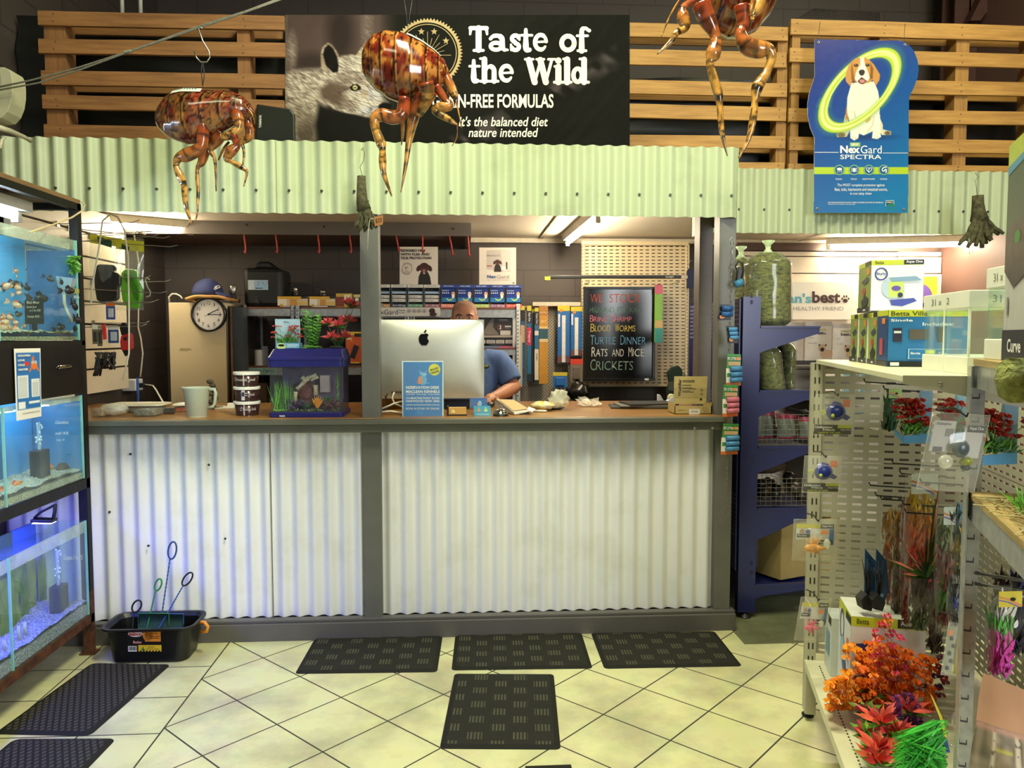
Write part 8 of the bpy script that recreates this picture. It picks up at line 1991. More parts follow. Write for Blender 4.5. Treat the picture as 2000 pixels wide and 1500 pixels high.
mb.build('end_panel',gd,world=False,solid=.0015)
mb=MB(CRM)
for k in range(3):
 z0,z1=.255+.38*k,.255+.38*(k+1)-.004;slotted(mb,lambda u,v:V((.60,.0-1.15*u,z1+(z0-z1)*v)),22,13,.62,.30)
mb.build('back_panel',gd,world=False,solid=.0015)
gbox('bottom_shelf',0,.60,-1.15,0,.20,.232,M('#d8d4b2',.4,var=.03),holes=[(.045,.05,-1.1+k*.02,-1.09+k*.02,.2315,.2325)for k in range(53)])  # same paint as the panels, lightened: light from above put into the colour
gbox('kick_leg',0,.04,-.04,-.002,.03,.2,CRM)
gbox('top_shelf',.02,.40,-1.19,.02,HT-.004,HT+.012,M('#d8d4b2',.4,var=.03))  # lightened like the bottom shelf, overhead light put into the paint colour
mb=MB(CRM);mb.prism([V((.02,-1.195,HT+.012)),V((.58,-1.195,HT+.012)),V((.58,-1.195,HT-.12)),V((.02,-1.195,HT-.008))],(0,.004,0));mb.mat(STEEL);mb.lathe([(.005,0),(.004,-.002),(0,-.002)],(.10,-1.195,HT-.006),8,'Y');mb.build('shelf_bracket',gd,world=False)
gbox('rear_upright',.585,.625,-1.2,-1.16,0,1.39,GALV)
ZG=HT+.012;GW=lambda x,y,z:GO@V((x,y,z))
def gcarton(label,x0,x1,y0,y1,h,col,front,side,name='aquarium_carton',z=None):
 """carton standing on the gondola: front faces the camera, side faces the aisle"""
 z=ZG if z is None else z;t=thing(name,label,'carton',GW((x0+x1)/2,(y0+y1)/2,z));t.matrix_basis=Matrix.Translation(t.location)@Matrix.Rotation(-TH,4,'Z')
 hx,hy=(x1-x0)/2,(y1-y0)/2;mb=MB(M(col,.4,var=.03));mb.box(-hx,hx,-hy,hy,0,h);mb.build('carton',t,world=False,bevel=.0012)
 for nm,items,f in(('front_print',front,lambda e:lambda u,v:V((-hx+2*hx*u,-hy-e,h*(1-v)))),('side_print',side,lambda e:lambda u,v:V((-hx-e,hy-2*hy*u,h*(1-v))))):
  if not items:continue
  mb=MB()
  for k,it in enumerate(items):
   mb.mat(M(it[0],.4,var=.02));g=f(.0008+.0004*k)
   if isinstance(it[1],str):mb.text(g,*it[1:6],bold=.02)
   elif len(it)==5:mb.rect(g,*it[1:5])
   elif it[1]==0:mb.disc(g,*it[2:])
   elif it[1]==1:mb.ring(g,*it[2:])
   else:mb.flat(g,it[2])
  mb.build(nm,t,world=False)
 return t
AQ=[('#c9cf2e',0,0,1,.1),('#151515',.62,.0,1,.09),('#f2f2ee','Aqua One',.66,.015,.97,.075),('#5a5f20','Betta',.07,.02,.24,.075)]
BET=[('#e9ebe6',0,.1,1,.98)]+AQ+[('#3a3f8a',1,.19,.27,.10,.125,24),('#3a3f8a','Style',.1,.24,.28,.3),('#b9c9d2',0,.42,.55,.22,.2,16),('#c9d860',.34,.42,.62,.72),('#86a6b8',2,[(.34,.34),(.85,.32),(.97,.4),(.4,.42)]),('#6a4fa0',0,.48,.55,.09,.05,12),('#3f4a9c',2,[(.36,.78),(.82,.74),(.88,.8),(.6,.9),(.4,.88)]),('#2a2f45',0,.56,.68,.05,.05,10),('#151515',0,.98,1,1)]
BSD=[('#8a9a45',0,.1,1,.9),('#c9cf2e',0,0,1,.1),('#151515',.55,0,1,.09),('#e8862c',.7,.14,.92,.26),('#3c4148',2,[(.3,.38),(.75,.3),(.95,.38),(.5,.46)]),('#b9424a',0,.5,.58,.14,.08,12),('#1d2028',2,[(.3,.78),(.6,.66),(.9,.74),(.75,.88),(.4,.9)]),('#151515',0,.9,1,1),('#e8e8e4',.5,.94,.7,.97)]
def gx(px,y):
 d=ray(px,700);n_=V((math.sin(TH),math.cos(TH),0));o=GO@V((0,y,0));q=CAM+d*((o-CAM).dot(n_)/d.dot(n_));return(GO.inverted()@q).x
yb=-.52
x0,x1=gx(1698,yb),gx(1786,yb);hL=.215
gcarton('blue villa carton with white lettering facing the aisle front',gx(1733,-.66),gx(1733,-.66)+.22,-.66,-.53,.168,'#1f6fae',[('#c9cf2e',0,0,1,.12),('#4a4f1c','Betta Villa',.03,.025,.48,.105),('#e9eef2','Single',.03,.16,.3,.22),('#e9eef2','Includes:',.42,.22,.8,.28),('#2a2140',.06,.32,.17,.56),('#e9e9ee',.07,.37,.16,.41),('#5a5148',.26,.34,.5,.52),('#10131c',2,[(.58,.3),(.7,.3),(.67,.57),(.61,.57)]),('#9cc4e0',.25,.68,.98,.86),('#1f6fae',.265,.69,.965,.85),('#e9eef2','Single',.28,.74,.4,.79),('#d9d95a',.46,.70,.58,.77),('#e9eef2','Twin',.62,.74,.72,.79),('#10131a',0,.9,1,1),('#e9eef2','Aqua One',.42,.935,.62,.965),('#e9eef2',.03,.92,.14,.98)],[('#1a3f74',0,.1,1,.9),('#c9cf2e',0,0,1,.1),('#10131a',0,.9,1,1),('#b94a52',.3,.5,.6,.8),('#e8862c',.5,.14,.8,.24)])
for i,(px,yy)in enumerate(((1712,-.515),(1692,-.38),(1674,-.24))):
 gcarton(('betta carton directly behind the blue villa carton, pale front','betta carton second behind the blue villa carton','betta carton last in the row on the top shelf')[i],gx(px,yy),gx(px,yy)+.15,yy,yy+.115,.166,'#dfe2da',BET,BSD)
t=gcarton('white betta carton on top of the other cartons showing a purple fish bowl',gx(1697,-.44),gx(1697,-.44)+.155,-.44,-.26,.165,'#dfe2da',BET,BSD,z=ZG+.169)
def saletank(label,M4,w,d,h,rim,txt):
 t=thing('glass_tank',label,'glass tank',None,mat=M4)
 WR=M('#e1e2d2',.35,var=.02)
 for z0,z1,nm in((0,rim,'bottom_rim'),(h-rim,h,'top_rim')):
  mb=MB(WR);mb.box(0,w,0,.006,z0,z1);mb.box(0,w,d-.006,d,z0,z1);mb.box(0,.006,.006,d-.006,z0,z1);mb.box(w-.006,w,.006,d-.006,z0,z1)
  if z0==0:mb.box(.006,w-.006,.006,d-.006,0,.004)
  else:mb.mat(M('#6f6f68',.5));mb.text(lambda u,v:V((w*u,-.001,h-rim*v)),txt,.3,.3,.75,.7);mb.text(lambda u,v:V((-.001,d*(1-u),h-rim*v)),txt,.2,.3,.6,.7)
  mb.build(nm,t,world=False,bevel=.002)
 mb=MB(clear((.95,1,.95),.03));mb.box(.004,w-.004,.004,.006,rim,h-rim);mb.box(.004,.006,.006,d-.004,rim,h-rim);mb.box(w-.006,w-.004,.006,d-.004,rim,h-rim);mb.box(.004,w-.004,d-.006,d-.004,rim,h-rim);mb.build('panes',t,world=False)
 mb=MB(M('#dfe0cc',.4));mb.box(.001,.006,.001,.006,rim,h-rim);mb.build('corner_seam',t,world=False);mb=MB(BLACK);mb.box(w-.006,w-.001,.001,.006,rim,h-rim);mb.build('corner_seam',t,world=False);return t
xa_,xb_=gx(1889,-1.12),gx(1803,-.84);st_=saletank('white rimmed glass tank with a taped front at the near end of the top shelf',GO@Matrix.Translation((xa_,-1.12,ZG))@Matrix.Rotation(-math.atan2(xb_-xa_,.28),4,'Z'),.17,.29,.20,.042,'31 x 12')
mb=MB(M('#e9e9da',.4));mb.box(-.0015,0,.14,.146,0,.2);mb.build('tape_strip',st_,world=False)
# ---- galvanised rack nearer the camera
TB=R(24);BO=Matrix.Translation((1.145,1.70,0))@Matrix.Rotation(-TB,4,'Z')
gr=thing('galvanised_rack','galvanised slotted rack with chipboard shelves at the picture edge','rack',None,mat=BO)
ZB1,ZB2=1.437,1.135
mb=MB(GALV);mb.box(0,.003,-.04,0,0,1.43);mb.box(0,.036,0,.003,0,1.43);mb.mat(M('#39393a',.5))
for k in range(25):mb.box(.011,.024,-.0006,.0005,.06+k*.054,.064+k*.054);mb.box(.009,.011,-.0006,.0005,.06+k*.054,.072+k*.054);mb.box(.024,.026,-.0006,.0005,.06+k*.054,.072+k*.054)
mb.build('upright',gr,world=False)
for z in(ZB1,ZB2):
 mb=MB(GALV);mb.box(.012,.016,-1.2,-.004,z-.055,z-.004);mb.box(.012,.5,-.006,-.003,z-.055,z-.004);mb.build('beam',gr,world=False);mb=MB(wood('#b39a62','#8a7444',1));mb.box(.010,.5,-1.2,-.002,z-.004,z+.010);mb.build('shelf_board',gr,world=False)
BW=lambda x,y,z:BO@V((x,y,z))
saletank('white rimmed glass tank on the galvanised rack beside the tall carton',BO@Matrix.Translation((.06,-.22,ZB1+.01))@Matrix.Rotation(R(10),4,'Z'),.17,.20,.20,.045,'31 x 12')
t=thing('tall_carton','tall white and dark tank carton cut by the picture edge','carton',None,mat=BO@Matrix.Translation((.016,-.42,ZB1+.01)));mb=MB(M('#b9b6b0',.4,var=.05));mb.box(0,.25,0,.18,0,.42);mb.build('carton',t,world=False,bevel=.002)
mb=MB(M('#2f3326',.4));
for s_ in(lambda u,v:V((-.001,.18-.18*u,.42*(1-v))),lambda u,v:V((.25*u,-.001,.42*(1-v)))):
 e_=lambda k:(lambda u,v:s_(u,v)+V((-k,-k,0)))
 mb.mat(M('#35402f',.4));mb.rect(s_,0,.1,1,.46);mb.mat(M('#a3ad3a',.4));mb.rect(e_(.0006),0,0,1,.1);mb.mat(M('#3d7c9c',.4));mb.flat(e_(.0007),[(0,.1),(1,.07),(1,.1),(0,.14)]);mb.mat(M('#3a2a20',.4,var=.5,scale=40));mb.flat(e_(.0006),[(0,.40),(1,.34),(1,.60),(.4,.66),(0,.58)]);mb.mat(M('#3f7a32',.5));mb.disc(e_(.001),.5,.44,.12,.03,12);mb.mat(M('#1c1614',.4));mb.rect(e_(.0006),0,.85,1,.99);mb.mat(WHITE);mb.text(e_(.0012),'Curve',.25,.89,.8,.95,bold=.02);mb.mat(M('#7a7872',.5));mb.rect(e_(.0006),.15,.70,.22,.78)
mb.build('carton_print',t,world=False)
mb=MB(M('#83884a',.9,var=.5,scale=60,bmp=1.0));q=P(1985,745,1.27);mb.lathe([(.016,.040),(.03,.026),(.032,.0),(.026,-.026),(.012,-.036),(0,-.037)],q,20);o=mb.build('coconut_hide');tag(o,'mossy woven coconut hide hanging at the picture edge under the tall carton','fish hide')
t=thing('grass_mat','bright green plastic grass mat on the middle shelf of the galvanised rack','plastic plant',BW(.12,-.28,ZB2+.01));rr=random.Random(12);mb=MB()
for i in range(420):
 q=BW(rr.uniform(.06,.28),rr.uniform(-.34,-.15),ZB2+.012);mb.mat(rr.choice((M('#5fc22f',.4,var=.3),M('#7fd23c',.4,var=.2),GRNL2)));leaf(mb,q,q+V((rr.uniform(-.03,.03),rr.uniform(-.03,.03),rr.uniform(.02,.05))),.002,.005,3)
mb.build('blades',t)
t=thing('coral_ornament','pale tan spiky coral ornament behind the green grass mat','ornament',BW(.25,-.14,ZB2+.01));mb=MB(M('#8f8a58',.8,var=.3))
for i in range(16):q=BW(.14+.2*rr.random(),-.13+.05*rr.random(),ZB2+.011);mb.tube([q,q+V((rr.uniform(-.02,.02),0,.04)),q+V((rr.uniform(-.03,.03),0,rr.uniform(.06,.10)))],[.014,.011,.004],7)
mb.build('spikes',t)
mb=MB(M('#b9ad7c',.9));
for i in range(60):q=BW(rr.uniform(.02,.10),rr.uniform(-.5,-.1),ZB2+.012);mb.tube([q,q+V((rr.uniform(-.02,.02),rr.uniform(-.03,.03),.006)),q+V((rr.uniform(-.04,.04),rr.uniform(-.05,.05),.001))],.0012,4)
o=mb.build('straw_litter');o['kind']='stuff';tag(o,'dry straw wisps along the edge of the middle galvanised shelf','straw')
for i,z in enumerate((.955,.93)):mb=MB(M('#8c8c8c',.3,.8));mb.tube([BW(.03,.0,z),BW(.6,-.15,z-.004)],.004,8);o=mb.build('steel_rod');tag(o,'steel rod crossing behind the galvanised upright, %s of the two'%('upper','lower')[i],'rod')
# ---- goods hung and stacked on the gondola
HKM=M('#1a1a18',.4,.4)
def ghook(x,y,z,L,label='black display hook on the perforated gondola back',to_left=True):
 mb=MB(HKM);a=GW(x,y,z);b=a+(GO.to_3x3()@V((-L if to_left else 0,0 if to_left else-L,0)));mb.tube([a,a.lerp(b,.5),b,b+V((-.004,0,.012))],.0026,6);o=mb.build('display_hook');tag(o,label,'hook','black display hooks on the gondola')
for px,py,Y in((1690,746,2.7),(1728,760,2.6),(1745,905,2.45),(1700,948,2.6),(1712,968,2.55),(1722,975,2.5),(1760,925,2.4),(1765,985,2.35),(1770,1001,2.3),(1800,942,2.3),(1850,1010,2.1)):
 a=P(px,py,Y);b=P(px+90,py+6,Y-.03);mb=MB(HKM);mb.tube([a+V((-.006,0,.012)),a,a.lerp(b,.5),b],.0026,6);o=mb.build('display_hook');tag(o,'black wire display hook jutting from the gondola back panel','hook','black display hooks on the gondola')
def blister(label,x0,y0,x1,y1,Y,lean,fill,card):
 t=thing('blister_pack',label,'blister pack',P((x0+x1)/2,y1,Y));g=quad(P(x0+lean,y0,Y),P(x1+lean,y0+lean*.4,Y),P(x1-lean,y1+lean*.4,Y),P(x0-lean,y1,Y));k=(x1-x0)*Y/F
 mb=MB(clear((1,1,.97),.10,.05));mb.sheet(lambda u,v:g(u,v)+V((0,-k*.16*(max(0,1-abs(2*u-1)**3)*max(0,1-abs(2*v-1)**3)),0)),14,14);mb.sheet(lambda u,v:g(u,v)+V((0,.003,0)),1,1);mb.tube([g(0,0),g(1,0),g(1,1),g(0,1)],.0015,6,closed=True);mb.build('clear_shell',t)
 mb=MB();
 for i,(c_,*r_)in enumerate(card):
  h=(lambda e:lambda u,v:g(u,v)+V((0,e,0)))(.0022-.0005*i);mb.mat(M(c_,.45,var=.02))
  if isinstance(r_[0],str):mb.text(h,*r_[:5],bold=.02)
  elif len(r_)==4:mb.rect(h,*r_)
  else:mb.disc(h,*r_[1:])
 mb.build('card',t)
 mb=MB();fill(mb,g,k);mb.build('product',t)
 mb=MB(HKM);q=g(.5,.06);mb.tube([q+V((.0,.08,.012)),q+V((0,.02,.02)),q+V((0,-.02,.006)),q+V((0,-.024,.014))],.0022,6);o=mb.build('display_hook');tag(o,'black display hook holding a blister pack on the gondola post','hook','black display hooks on the gondola')
def bluefish(mb,g,k):
 mb.mat(M('#20307f',.25,var=.2));mb.ell(g(.5,.42)+V((0,-k*.08,0)),k*.26,k*.1,k*.22,20,12);mb.prism([g(.72,.45)+V((0,-k*.08,0)),g(.88,.54)+V((0,-k*.08,0)),g(.8,.62)+V((0,-k*.08,0)),g(.66,.56)+V((0,-k*.08,0))],(0,.006,0));mb.prism([g(.3,.3)+V((0,-k*.08,0)),g(.45,.15)+V((0,-k*.08,0)),g(.62,.2)+V((0,-k*.08,0)),g(.66,.34)+V((0,-k*.08,0))],(0,.006,0));mb.mat(M('#b9c24a',.4));mb.prism([g(.1,.4)+V((0,-k*.06,0)),g(.24,.36)+V((0,-k*.06,0)),g(.22,.52)+V((0,-k*.06,0))],(0,.004,0));mb.ell(g(.4,.5)+V((0,-k*.16,0)),k*.05,k*.03,k*.05,10,8)
BC=[('#101210',.03,.74,.97,.97),('#c9cf2e',.62,.74,.97,.82),('#e9e9e4','Underwater',.05,.76,.5,.83),('#e9e9e4','Friends',.25,.83,.55,.89),('#c9cf2e','GLOW IN THE DARK',.14,.91,.7,.955),('#e2722c',.7,.12,.88,.3),('#e9e9e4','Aqua One',.68,.835,.95,.88)]
blister('blister pack of a blue fish toy, topmost on the gondola post',1590,770,1668,850,2.72,3,bluefish,BC)
blister('blister pack of a blue fish toy with two price dots, second on the gondola post',1569,890,1642,962,2.68,3,bluefish,BC)
def lionfish(c1,c2):
 def f(mb,g,k):
  mb.mat(M(c1,.4,var=.25,scale=80,two=c2));o_=V((0,-k*.07,0));mb.ell(g(.42,.68)+o_,k*.2,k*.07,k*.11,16,10);mb.tube([g(.5,.68)+o_,g(.62,.69)+o_,g(.74,.69)+o_],[k*.09,k*.05,k*.02],10)
  rr=random.Random(3)
  for i in range(18):a=g(.32+.2*rr.random(),.64)+o_;mb.tube([a,a+V((rr.uniform(-.1,.1)*k*1.6,-.004,rr.uniform(.05,.2)*k*1.3))],[k*.025,k*.006],6)
  for i in range(6):a=g(.35+.2*rr.random(),.74)+o_;mb.tube([a,a+V((rr.uniform(-.05,.05)*k,-.004,-.1*k))],[k*.02,k*.005],6)
  mb.mat(clear((1,1,.95),.4,.1));mb.ell(g(.75,.58)+o_,k*.09,k*.06,k*.12,12,8)
 return f
LC=[('#dfe3e2',.07,.14,.93,.5),('#d6cf3a',.07,.12,.93,.22),('#131313',.62,.12,.93,.22),('#e9e9e4','Aqua One',.65,.14,.9,.2),('#b98a6a',0,.2,.29,.06,.05,10),('#4a5fa8',0,.33,.3,.06,.05,10),('#2a6aa8',.82,.24,.93,.62),('#131a20',.08,.36,.38,.44),('#131a20',.58,.5,.9,.6),('#e9e9e4','Floating',.1,.375,.3,.42),('#e9e9e4','Lionfish',.62,.525,.86,.575),('#e88a2c',.62,.26,.8,.36)]
blister('blister pack of an orange floating lionfish, third on the gondola post',1549,1014,1634,1094,2.66,2,lionfish('#e2953a','#f0b860'),LC)
blister('blister pack of a pink floating lionfish, lowest on the gondola post',1558,1166,1618,1250,2.62,7,lionfish('#e0507a','#f08aa0'),LC)
def bigfill(mb,g,k):
 mb.mat(M('#57636a',.3,var=.2));mb.ell(g(.56,.44)+V((0,-k*.08,0)),k*.16,k*.1,k*.17,16,10);mb.mat(clear((1,1,.95),.35,.1));mb.ell(g(.35,.62)+V((0,-k*.08,0)),k*.14,k*.08,k*.13,14,10);mb.mat(M('#a9b03a',.3,var=.4));mb.ell(g(.70,.60)+V((0,-k*.08,0)),k*.13,k*.08,k*.08,14,8,lambda d:1+.4*noise.noise(d*4));mb.mat(M('#39423f',.4));mb.ell(g(.72,.68)+V((0,-k*.07,0)),k*.09,k*.07,k*.06,12,8)
blister('large tilted clear blister pack of a grey diving ornament beside the galvanised upright',1806,805,1918,955,1.60,16,bigfill,[('#cfcdd0',.08,.1,.46,.5),('#8f8d92',.3,.2,.44,.3),('#55545a',.14,.44,.3,.5),('#d5d3d4',.62,.18,.95,.56),('#17171a',.66,.14,.98,.23),('#e9e9e9','Aqua One',.69,.155,.94,.21),('#4f4e55','Submarine',.12,.12,.36,.155)])
def traybush(label,x0,y0,x1,y1,Y,n=46):
 t=thing('boxed_plant',label,'plastic plant',P((x0+x1)/2,y1,Y));mb=MB(M('#4f92c4',.5));h=(y1-y0);d=.07
 a,b,c_,e_=P(x0,y1-h*.30,Y+d),P(x0+(x1-x0)*.26,y1-h*.15,Y-.02),P(x0+(x1-x0)*.26,y1,Y-.02),P(x0+2,y1-h*.18,Y+d)
 f_,g_=P(x1,y1-h*.22,Y+.01),P(x1,y1-h*.02,Y+.01);mb.add([a,b,c_,e_],[(0,1,2,3)]);mb.add([b,f_,g_,c_],[(0,1,2,3)]);mb.add([c_,g_,e_],[(0,1,2)]);mb.build('card_tray',t,solid=.002)
 mb=MB(M('#7fa3bd',.5));mb.add([P(x0+(x1-x0)*.7,y0-h*.1,Y+d),P(x1+4,y0-h*.08,Y+d-.02),P(x1,y1-h*.2,Y+.03),P(x0+(x1-x0)*.55,y1-h*.2,Y+d)],[(0,1,2,3)]);mb.build('backing_card',t,solid=.001)
 rr=random.Random(int(x0));mb=MB();RD=(M('#b3201f',.4,var=.3,scale=60),M('#8f1a1c',.45,var=.3));xm,ym=(x0+x1)/2,y1-h*.25
 for i in range(n):
  tip=P(xm+rr.gauss(0,.23)*(x1-x0),y0+h*(.12+.55*rr.random()**1.2),Y+rr.uniform(-.04,.05));bs=P(xm+rr.uniform(-12,12),ym,Y+.03);mb.mat(GRNL);mb.tube([bs,bs.lerp(tip,.5),tip],.001,4);rosette(mb,tip,.021,7,.35,.008,rr,RD)
 mb.build('red_leaves',t);mb=MB()
 for i in range(120):q=P(rr.uniform(x0+16,x1-4),ym+rr.uniform(-12,8),Y+rr.uniform(-.015,.04));mb.mat(rr.choice((GRNL,DKG,GRNL2)));leaf(mb,q,q+V((rr.uniform(-.02,.02),rr.uniform(-.02,.01),rr.uniform(.004,.03))),.003,0,3)
 mb.build('green_base',t)
traybush('red leaved plastic plant in a blue card tray high on the gondola',1746,772,1818,866,2.40)
traybush('dark red plastic plant in a blue card tray behind the galvanised upright',1894,790,1986,908,1.95,26)
def longpack(label,x0,y0,x1,y1,Y,cols,head,dens=150,top='#cfd8cf'):
 t=thing('plant_pack',label,'plant pack',P((x0+x1)/2,y1,Y));k=Y/F;w=(x1-x0)/2*k;c0,c1=P((x0+x1)/2,y0,Y),P((x0+x1)/2-4,y1,Y);rr=random.Random(int(x0+y0))
 mb=MB(clear((1,1,.97),.045,.08));mb.sheet(lambda u,v:c0.lerp(c1,v)+V((w*math.cos(2*PI*u)*(1+.06*math.sin(9*v+u*6)),.03*math.sin(2*PI*u)*math.sin(PI*min(1,.1+v)),0)),20,16);mb.build('clear_sleeve',t)
 if head:mb=MB(M(top,.45,var=.1));hh=head/(y1-y0);g=lambda u,v:c0.lerp(c1,v*hh)+V((w*(2*u-1),-.034,0));mb.sheet(g,2,2);mb.mat(M('#d98a5c',.5));mb.line(lambda u,v:g(u,v)+V((0,-.0006,0)),[(0,.35),(.4,.5),(1,.95)],.1);mb.mat(M('#7f6aa8',.5));mb.line(lambda u,v:g(u,v)+V((0,-.0006,0)),[(0,.55),(.4,.68),(.85,1)],.08);mb.mat(HKM);mb.disc(lambda u,v:g(u,v)+V((0,-.001,0)),.6,.5,.12,.12,10);mb.build('header_card',t)
 mb=MB();st=.06+(head or 0)/(y1-y0)
 for i in range(int(dens*1.9)):
  v=st+(.94-st)*rr.random();q=c0.lerp(c1,v)+V((w*.72*rr.uniform(-1,1),rr.uniform(-.024,.015),0));ci=cols[min(len(cols)-1,int((v-st)/(1-st)*len(cols)+rr.uniform(-.4,.4))if v>st else 0)];mb.mat(M(ci,.5,var=.3,scale=50));leaf(mb,q,q+V((rr.uniform(-.012,.012),rr.uniform(-.01,.004),rr.uniform(.012,.045))),.0052,0,3)
 mb.build('plant',t)
longpack('sleeve of orange and rust plastic plant first of the long packs from the gondola post',1718,990,1764,1292-20,2.58,('#b88a3a','#b8682a','#a2461f','#7d5a3a'),0,230)
longpack('slim sleeve of dark red and green plastic plant',1756,985,1778,1190,2.56,('#8a2a22','#6d3a2a','#7a2a1f'),0,110)
longpack('slim sleeve of pink stems between the rust and the orange packs',1762,965,1778,1235,2.42,('#b05a58','#a8484a','#8a3a2f'),0,110)
longpack('wide sleeve of yellow and coral plastic plant under a striped card',1766,922,1822,1150,2.36,('#d8b42f','#d98a2c','#d9623f','#d04f48','#c94a44'),38,260)
longpack('sleeve of muted brown plant low behind the striped leaf plant',1776,1115,1812,1235,2.25,('#6b4a44','#5d4438','#4f5a3a'),0,120)
longpack('sleeve of pink and green reed plant under a striped card',1828,985,1862,1235,2.12,('#7a8a5a','#8a5a58','#9a5a5c','#5f8a4f','#7a4448'),34,200)
longpack('sleeve of dark plum plant beside the reed plant',1846,1000,1876,1225,2.16,('#5a2a38','#4a2030','#5a2a30'),0,120)
longpack('narrow sleeve of blue and yellow trinkets hung before the upright',1862,995,1888,1140,1.90,('#6f8f9f','#c9b04a','#6d6a5a'),0,70)
longpack('grey sleeve with a blue plant inside near the upright',1852,1130,1888,1230,2.0,('#77787c','#2f3a8a','#6a6a72'),0,90)
longpack('green sleeve with an orange dot hanging high at the panel',1725,758,1752,848,2.62,('#3f7a52','#2f6a44','#27543a'),18,110,'#9fc06a')
longpack('sleeve with a pink flowering plant and white card at the picture edge',1928,1145,1978,1330,1.62,('#cfd0d0','#4fae3f','#c83fa0','#c23a9c','#b8389a'),30,170,'#d8c63a')
longpack('sleeve of dark green plant deep behind the striped leaf plant',1796,985,1830,1200,2.5,('#3a5a2a','#2a4423','#5a4a2a'),0,150)
longpack('sleeve of maroon plant low behind the reed plant',1808,1090,1842,1285,2.35,('#4a1f26','#5a2a30','#3a2a22'),0,150)
longpack('sleeve of olive plant near the low betta carton',1742,1080,1768,1240,2.5,('#6a6a2a','#7a4a26','#4a4a22'),0,120)
longpack('sleeve of plum and grey plant behind the forest sack',1936,1120,1970,1300,1.95,('#3a2438','#4a2a44','#2f2a3a'),0,120)
longpack('sleeve of navy plant behind the steel rods',1972,1125,2004,1290,1.9,('#23284f','#2a2f5f','#2f2a3a'),0,120)
traybush('dark red plastic plant in a blue card tray deep behind the large blister pack',1826,772,1884,862,2.5,30)
t=thing('striped_plant','green and pink striped broad-leaf plastic plant hung among the long packs','plastic plant',P(1800,1140,2.2));mb=MB();ST_=M('#35601f',.4,var=.3)
for x,y in((1732,1088),(1765,1068),(1785,1046),(1812,1042),(1836,1062),(1758,1118),(1842,1008),(1836,930),(1808,1035),(1780,1095)):
 b0,e0=P(1810,1128,2.2),P(x,y,2.16);mb.mat(ST_);leaf(mb,b0,e0,.011,.006,6,.2);mb.mat(M('#c26a55',.4,var=.2));o_=V((0,-.003,.002));leaf(mb,b0.lerp(e0,.35)+o_,b0.lerp(e0,.92)+o_,.005,.005,5,.2)
mb.mat(M('#20221c',.5));mb.tube([P(1810,1128,2.2),P(1800,1165,2.22)],.004,6);mb.build('leaves',t)
for i,(x,lab)in enumerate(((1690,'blue backed black coral pack standing on the low betta carton, nearer the post'),(1712,'blue backed black coral pack standing on the low betta carton, further from the post'))):
 t=thing('coral_pack',lab,'ornament pack',P(x+10,1190,2.52));mb=MB(M('#1f4a78',.45,var=.2));Y=2.50-.03*i;mb.prism([P(px,py,Y)for px,py in((x,1072),(x+20,1096),(x+24,1150),(x+16,1178),(x-2,1178))],(0,.004,0));mb.mat(M('#d8d24a',.5));mb.rect(at(Y,.001),x+2,1150,x+7,1156);mb.mat(M('#9fd0c8',.5));mb.text(at(Y,.001),'Lin',x+1,1157,x+13,1166,bold=.03);mb.build('backing_card',t)
 mb=MB(M('#15171a',.5));rr=random.Random(i);
 for k in range(12):b0=P(x+4,1165,Y-.03);mb.tube([b0,b0+V((rr.uniform(-.02,.008),rr.uniform(-.02,0),rr.uniform(.04,.09))),b0+V((rr.uniform(-.035,.012),rr.uniform(-.03,0),rr.uniform(.08,.13)))],[.003,.002,.001],5)
 mb.prism([P(px,py,Y-.04)for px,py in((x-8,1172),(x+4,1160),(x+18,1176),(x+12,1194),(x-4,1190))],(0,.04,0));mb.build('coral',t)
ZS=.233
LBX=[('#dfe0e2',0,.1,1,1)]+AQ+[('#2f3a7a',2,[(.06,.28),(.3,.26),(.26,.36),(.1,.36)]),('#2f3a7a',2,[(.06,.62),(.3,.58),(.28,.72),(.08,.72)]),('#c8489a',0,.55,.4,.1,.05,12),('#8a9ac0',.1,.5,.3,.58)]
xq=gx(1690,-.42);gcarton('white betta carton standing on the bottom shelf behind the orange plant',xq-.02,xq+.21,-.42,-.22,.33,'#d6d9cf',LBX,BSD[:0]+[('#dfe2e2',0,.1,1,.98),('#c9cf2e',0,0,1,.1),('#151515',.6,.02,1,.1),('#2f3a7a',1,.3,.24,.13,.17,20),('#9fbfd6',0,.4,.5,.2,.16,14),('#5a8ab8',2,[(.4,.36),(.7,.46),(.95,.56),(.55,.46)]),('#3a3f8a',0,.55,.62,.14,.1,12),('#e8862c',.72,.28,.88,.4),('#2f3f9a',2,[(.45,.75),(.9,.72),(.8,.95),(.5,.9)])],z=ZS)
gcarton('tilted betta carton at the panel behind the orange plant',.07,.25,-.14,-.02,.22,'#d6dcd8',[],[('#c9cf2e',0,0,1,.14),('#151515',.5,.0,1,.14),('#7fa3b8',.2,.3,.8,.7)],z=ZS)
def spx(px,py):return PZ(px,py,ZS)
OR_=(M('#f0781a',.4,var=.25,scale=50),M('#f59f2c',.4,var=.2),M('#e85a14',.4,var=.25))
t=thing('plastic_plant','large orange and yellow leaved plastic plant on the bottom gondola shelf','plastic plant',spx(1745,1400));rr=random.Random(21);b0=spx(1742,1400)+V((0,0,.004));b0.y+=.02
for br_ in range(7):
 mb=MB()
 for i in range(64):
  x,y=1618+(br_+rr.random())*29,1250+150*rr.random()**.8;y=max(y,1250+abs(x-1700)*.35+(0 if x>1650 else 60));q=P(x,min(y,1385),2.42+rr.uniform(-.08,.08));
  if i%6==0:mb.mat(OR_[2]);mb.tube([b0,b0.lerp(q,.5)+V((0,0,.02)),q],.0013,4)
  rosette(mb,q,.019,6,.5,.010,rr,OR_ if br_>1 else(OR_[1],M('#f0ab32',.4,var=.15),OR_[0]))
 mb.build('branch',t)
